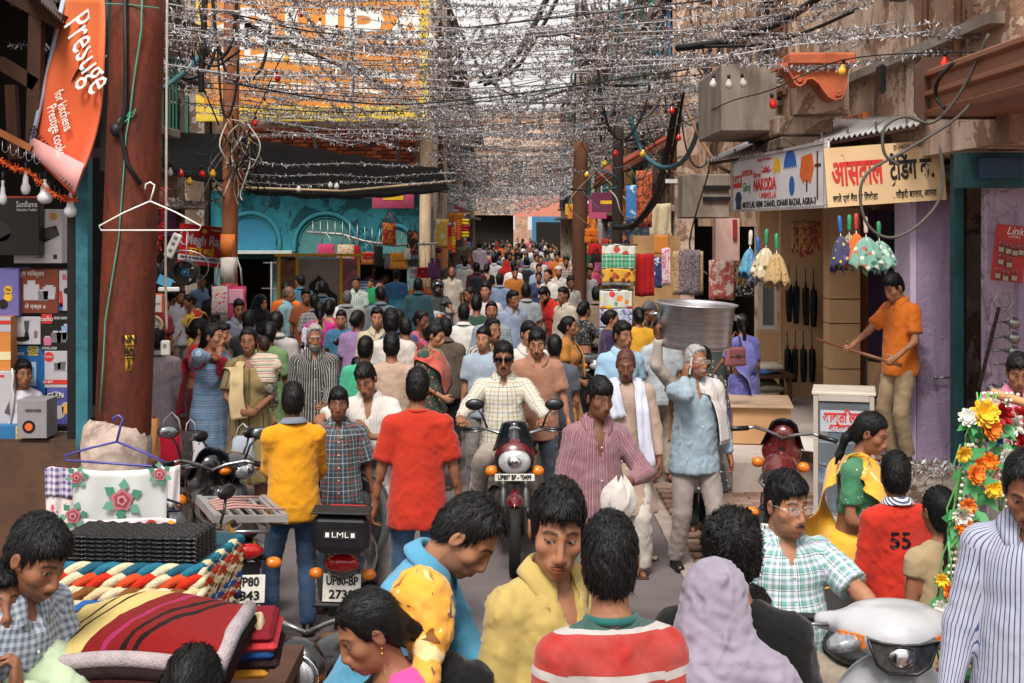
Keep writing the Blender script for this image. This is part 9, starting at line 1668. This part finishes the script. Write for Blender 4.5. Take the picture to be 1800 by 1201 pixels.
person('woman in a red and grey printed sari facing the camera',(963,446),1.62,-10,2,sex='f',skin='mid',hair='bun',top=BLO(C('solid','#b33a4a'),.7),bottom=SKT(C('blotch','#a33a48','#8a8a98',size=.08)),extra=(dupatta(C('blotch','#b34a5a','#7a8090',size=.08,amt=.4),[(-.14,-.16,1.1),(0,-.19,1.25),(.11,-.08,1.43),(.11,.1,1.38),(.05,.2,1.0)],.24,'pallu'),))
person('girl in a flowered top walking towards the camera',(940,443),1.60,6,2,sex='f',skin='mid',hair='tail',top=KUR(C('floral','#4a5a60','#a84a3a','#c9b8a0',size=.06),.6),bottom=TR(GRY))
person('woman in black with a round face near the green t-shirt',(925,446),1.60,-14,2,sex='f',skin='mid',hair='bun',top=KUR(C('solid','#141418'),1.5),bottom=TR(BKT))
person('pale mauve shirted man walking away, centre left of the lane',(843,425),1.70,178,2,Y=44,float=1,skin='brown',hair='crop',g=1.15,top=S(C('solid','#b5a3b0'),1.9,buttons=False),bottom=TR(GRY))
# ---- more of the press of people between the bikes and the bags
W_G=(('#c2bdb8','off-white'),('#8f3a34','brick red'),('#4a6a94','blue'))
for i,(px,py,h,yw,kind,c,b_,lab) in enumerate(((287,520,1.6,150,'K','#7a2430',0,'woman in a wine kurta at the fan stall, half turned away'),(420,527,1.64,30,'S','#7d8290',1,'man in a slate shirt between the gift bags and the black headscarf'),(436,548,1.6,200,'T','#22242a',0,'boy in a black t-shirt behind the smiling woman'),(474,566,1.62,170,'K','#5a7a4a',0,'woman in a moss green kurta behind the old man'),(486,548,1.68,195,'S','#a9a3a0',1,'man in a light grey shirt left of the flowered sari'),(538,507,1.62,20,'T','#8a4a2a',0,'youth in a rust t-shirt at the shrine gate'),(566,495,1.66,185,'S','#3a4a5a',1,'man in a navy shirt facing the shrine niche'),(630,545,1.6,160,'K','#8a6a9a',0,'woman in a lilac kurta behind the broad white t-shirt'),(663,540,1.64,10,'S','#b5a88f',1,'man in a sand shirt coming forward by the bags'),(712,560,1.6,190,'T','#6a2a2a',0,'youth in a maroon t-shirt behind the flowered kurta'),(668,505,1.66,190,'S','#5f6a72',1,'man in a storm grey shirt looking at the bags'),(742,545,1.6,60,'K','#b0486a',0,'woman in a rose kurta passing the teal shirt'),(600,545,1.55,0,'T','#3a6a8a',0,'boy in a mid-blue t-shirt between the saris'),(815,535,1.62,175,'S','#d0ccc8',1,'man in a bright white shirt behind the striped one'),(838,520,1.64,185,'T','#2f4a3a',0,'man in a bottle green t-shirt left of the tousled youth'),(878,482,1.66,185,'S','#6f7f9a',1,'man in a cobalt-grey shirt walking away in mid lane'),(905,470,1.64,5,'T','#a8672a',0,'man in an amber t-shirt coming forward in mid lane'),(925,500,1.66,190,'S','#8a8f94',1,'man in a pewter shirt walking away near the red polo'),(947,478,1.6,0,'K','#2f3a5a',0,'woman in an indigo kurta coming forward'),(1003,486,1.62,20,'S','#9a9490',1,'man in a stone shirt at the wooden pole'),(930,565,1.64,10,'S','#c4beb6',1,'man in an ivory shirt behind the tan polo'),(975,590,1.6,185,'T','#4a4f58',0,'youth in a graphite t-shirt beside the mustard kurta'),(1035,470,1.55,20,'K','#c07a80',0,'girl in a salmon kurta right of the wooden pole'),(1048,505,1.62,170,'S','#7a6a5a',1,'man in a mud brown shirt under the hanging bags'),(1075,545,1.58,100,'K','#3a2a4a',0,'woman in a plum kurta under the flowered tablecloth'),(1160,560,1.62,190,'S','#9fa6ac',1,'man in a mist grey shirt at the ochre column'),(1090,520,1.6,185,'S','#5a3a2a',1,'man in a chocolate shirt behind the tablecloths'),(1255,548,1.6,170,'K','#2a3a34',0,'woman in a dark green kurta beyond the pot'),(850,575,1.60,-10,'T','#94a0ae',0,'youth in an ash t-shirt left of the motorcyclist'),(700,545,1.62,185,'S','#384a66',1,'man in a denim blue shirt behind the thick-haired man'),(783,560,1.6,180,'S','#54493f',1,'man in an umber shirt just beyond the flowered kurta'))):
 kw=dict(sex='f',hair='bun',top=KUR(C('floral',c,'#b9a890','#3a3436',size=.05,amt=.3) if i%2 else C('solid',c),.8)) if kind=='K' else dict(top=S(C('solid',c),.75 if i%2 else 1.9,buttons=False) if kind=='S' else TEE(C('solid',c),.7),mous=.9 if yw<60 and i%2 else 0,hvol=1+.3*(i%4))
 person(lab,(px,py),h+.02*(i%3-1),yw,2,skin=('mid','brown','brown','dark')[i%4],bottom=TR((GRY,KH,BKT,BRT)[i%4]),hpitch=(i*7)%13-2,hyaw=(i*11)%37-18,**kw)
# ---- the far crowd: a few figures reworked in copies
R7=random.Random(77)
FTOP=['#c2bdb8','#b3aeb0','#2a2a30','#1a1a1e','#a8302a','#4a6a94','#8a9ab0','#3a3f4a','#c9c4c0','#6a2a30','#d9d4d0','#2f6a6a','#5a4a40','#a08a70','#c96a2a','#74808f','#b03a60','#1f2a3a','#c4c0bc','#8a5a4a']
KINDS=[]
for i,kw in enumerate((dict(yaw=0,top=S(FTOP and C('solid','#ffffff'),.7,buttons=False),bottom=TR(GRY)),dict(yaw=180,top=S(C('solid','#fefefe'),1.9,buttons=False),bottom=TR(BKT)),dict(yaw=20,mous=1,top=TEE(C('solid','#fdfdfd'),.7),bottom=TR(KH)),dict(yaw=200,top=TEE(C('solid','#fcfcfc'),.7),bottom=JN()),dict(yaw=-25,sex='f',hair='bun',top=KUR(C('solid','#fbfbfb'),.8),bottom=TR(GRY)),dict(yaw=170,sex='f',hair='tail',top=KUR(C('solid','#fafafa'),.8),bottom=TR(BRT)),dict(yaw=5,sex='f',hair='bun',top=KUR(C('solid','#f9f9f9'),1.5),bottom=TR(BKT),extra=(headcloth(C('solid','#f8f8f8'),1.0,None,'headscarf',True),)),dict(yaw=185,hair='crop',hairc='salt',top=S(C('solid','#f7f7f7'),.8,buttons=False),bottom=TR(GRY)))):
 kw=dict(kw);yw=kw.pop('yaw');R_,_=person('far walker',(900,415),1.66,yw,3,'people in the far crowd',Y=60+i,skin=('mid','brown')[i%2],**kw);KINDS.append(R_)
TONE={'#c2bdb8':'off-white','#b3aeb0':'pale grey','#2a2a30':'charcoal','#1a1a1e':'black','#a8302a':'red','#4a6a94':'blue','#8a9ab0':'grey-blue','#3a3f4a':'slate','#c9c4c0':'white','#6a2a30':'maroon','#d9d4d0':'bright white','#2f6a6a':'teal','#5a4a40':'brown','#a08a70':'tan','#c96a2a':'orange','#74808f':'dusty blue','#b03a60':'pink','#1f2a3a':'navy','#c4c0bc':'cream','#8a5a4a':'russet'}
def far(px,Y,c,kind,first=None):
 o=KINDS[kind] if first else copy_tree(KINDS[kind]);o.location=((px-900)/FPX*Y,Y,0);o.rotation_euler=(0,0,o.rotation_euler[2]+R7.uniform(-.35,.35));s_=R7.uniform(.95,1.05);o.scale=(s_,s_,s_)
 m=C('solid',c)
 for ch in o.children:
  if ch.name.split('.')[0] in('shirt','t_shirt','kurta','headscarf','collar'):ch.material_slots[0].link='OBJECT';ch.material_slots[0].material=m
 woman=kind in(4,5,6);back=kind in(1,3,5,7)
 put(o,'%s in %s %s in the far crowd%s'%('woman' if woman else 'man',TONE[c],'kurta' if woman else('t-shirt' if kind in(2,3) else 'shirt'),', walking away' if back else ', coming this way'),'person','people in the far crowd')
spots=[]
Yc=33.0
while Yc<90:
 n=5 if Yc<45 else 6
 for i in range(n):
  x0,x1=(-1.9,2.0) if Yc<60 else(-2.1,2.2);x=x0+(x1-x0)*(i+.5+R7.uniform(-.35,.35))/n;px=900+FPX*x/Yc
  if Yc<40 and R7.random()<.55:continue
  if 780<px<1012:spots.append((px,Yc+R7.uniform(-.8,.8)))
 Yc*=1.055
for i,(px,Yc) in enumerate(spots):k=i%8 if i<8 else R7.choice((0,0,1,1,2,3,4,5,6,7,7));far(px,Yc,R7.choice(FTOP),k,i<8)
for px,Yc,c,k in((1034,30.5,'#b3aeb0',0),(1040,33,'#b03a60',4),(690,31.5,'#5a4a40',1),(655,30.5,'#2a2a30',0),(610,31,'#4a6a94',2)):far(px,Yc,c,k)
# ---- things held
bpy.context.view_layer.update()
HANDS={}
def hand_at(sub,sd,d=.075):
 R_,J_,s_=HANDS[next(k for k in HANDS if sub in k)];fd,n,x=hand_frame(J_,s_,sd,1 if sd=='L' else-1);return R_.matrix_world@Vector(J_['wr'+sd]+fd*d+n*.02)
for k_,v_ in PEOPLE.items():HANDS[k_]=v_
p0_,p1_=hand_at('orange polo','R'),hand_at('orange polo','L');W_=root('walking_stick',p0_,0,'brown walking stick held out by the man in orange','stick');dv=(p1_-p0_).normalized();b=MB();b.tube([-dv*.32,(p1_-p0_)+dv*.12],[.012,.017],8);b.build('shaft',mat('stick_wood','#6b3f24',.4),W_)
HC=root('held_cloth',hand_at('pink-stained','L')+Vector((.01,-.07,.0)),0,'crumpled white cloth in the hands of the pink-stained shirt','cloth');b=MB();b.sheet(lambda u,v:Vector((.12*math.cos(u*6.283)*(.25+.75*math.sin(v*2.6))*(1+.24*math.sin(u*19)),.08*math.sin(u*6.283)*(.3+.7*math.sin(v*2.6)),.10-.36*v+.03*math.sin(u*25+v*7))),56,14);b.build('cloth',C('blotch','#bdb6b2','#c99aa4',size=.12,amt=.35),HC);HC.scale=(.8,.8,.62)
PHN=root('mobile_phone',hand_at('talking on a phone','R',.10)+Vector((.025,.0,.0)),0,'slim mobile phone held to the ear of the grey-haired man','phone');MB().box((0,0,0),(.014,.05,.13),bev=.005,rot=Matrix.Rotation(.15,3,'Y')).build('body',M_('#b9b9bc',.3),PHN)
AP_=root('apple',hand_at('red t-shirt and jeans','R',.085)+Vector((.0,-.02,-.02)),0,'red and white bitten apple in the hand of the red t-shirt','apple');MB().ball((0,0,0),.036,12,8).build('fruit',M_('#b0302f',.3),AP_);MB().ball((0,-.016,.014),(.026,.026,.024),10,6).build('bite',M_('#cfc4ae',.6),AP_)
def shirt_print(label_sub,lines,px,py,size,mm,yaw=180,fit=None):
 o=next(x for x in bpy.data.objects if x.get('category')=='person' and label_sub in x['label']);par=[c for c in o.children if c.name.split('.')[0] in('shirt','t_shirt','polo_shirt')][0];dg=bpy.context.evaluated_depsgraph_get();d=(P(px,py,10)-camo.location).normalized()
 ok,loc,nor,_,ob,_=SC.ray_cast(dg,camo.location,d)
 inv=par.matrix_world.inverted();ll=inv@camo.location;dd=(inv.to_3x3()@d).normalized();ok,loc,nor,_=par.ray_cast(ll,dd)
 if not ok:return
 nw=par.matrix_world.to_3x3()@nor;nw.z=0;nw.normalize();rz=math.atan2(nw.x,-nw.y)
 for i,t in enumerate(lines):q=text('print',t,size,mm,None,(0,0,0),(0,0,0),.002,fit=fit,bold=size*.02);q.matrix_world=Matrix.Translation(par.matrix_world@loc+nw*.008+Vector((0,0,-size*1.1*i)))@Matrix.Rotation(rz,4,'Z')@Matrix.Rotation(math.pi/2,4,'X');md=q.modifiers.new('wrap','SHRINKWRAP');md.target=par;md.wrap_method='PROJECT';md.use_negative_direction=True;md.use_positive_direction=True;md.use_project_z=True;md.offset=.004;q.parent=par;q.matrix_parent_inverse=par.matrix_world.inverted()
bpy.context.view_layer.update()
shirt_print('number 55',['55'],1583,952,.11,BLK);shirt_print('yellow t-shirt and jeans',['IGN','HE'],565,850,.07,mat('olive_print','#5a4410',.8))
# ---------------------------------------------------------------- labels that count along a row
def nth(i):
 w=('first','second','third','fourth','fifth','sixth','seventh','eighth','ninth','tenth')
 return w[i] if i<10 else '%d%s'%(i+1,'th' if 10<=(i+1)%100<=20 else{1:'st',2:'nd',3:'rd'}.get((i+1)%10,'th'))
def relabel(group,key,fmt):
 os_=sorted([o for o in COL.objects if o.get('group')==group and o.parent is None],key=key)
 for i,o in enumerate(os_):o['label']=fmt(o,nth(i))
yk=lambda o:o.location.y;xk=lambda o:o.location.x/max(1,o.location.y)
relabel('silver tinsel garlands strung across the street',yk,lambda o,n:'tinsel garland over the lane, %s counted from the camera into the distance'%n)
relabel('strands of the light net over the far crowd',yk,lambda o,n:'%s glittering strand of the light net over the far crowd'%n)
relabel('thin overhead wires across the lane',yk,lambda o,n:'thin black wire crossing above the lane, %s from the camera'%n)
relabel('tangled wires round the orange-banded pole',xk,lambda o,n:'loose wire tangled on the orange-banded pole, %s from the left'%n)
relabel('cables hanging above the red awning',xk,lambda o,n:'cable hanging down the house front above the red awning, %s from the left'%n)
relabel('black cable loops on the right house fronts',xk,lambda o,n:'black cable loop drooping before the right house fronts, %s from the left'%n)
relabel('black cable loops beside the rusty pole',xk,lambda o,n:'black cable loop drooping right of the rusty pole, %s from the left'%n)
relabel('thin wires beside the red awning',xk,lambda o,n:'thin wire among the cables by the red awning, %s from the left'%n)
relabel('black bulb holders in the appliance shop',xk,lambda o,n:'black bulb holder under the orange rope, %s from the left'%n)
_c={}
for o in sorted([o for o in COL.objects if o.get('group')=='people in the far crowd'],key=xk):_c.setdefault(o['label'],[]).append(o)
for l,os_ in _c.items():
 if len(os_)>1:
  for i,o in enumerate(os_):o['label']=l.replace(' in the far crowd',' in far crowd')+', %s such from the left'%nth(i)
relabel('goods hung along the far shopfronts',yk,lambda o,n:'cloth goods hung along the far shopfronts on the %s, %s from the camera'%('right' if o.location.x>0 else 'left',n))
relabel('projecting signboards along the far shopfronts',yk,lambda o,n:'small signboard projecting from the far %s shopfronts, %s from the camera'%('right' if o.location.x>0 else 'left',n))
relabel('scraps of litter on the road',yk,lambda o,n:'scrap of paper litter on the road, %s from the camera'%n)
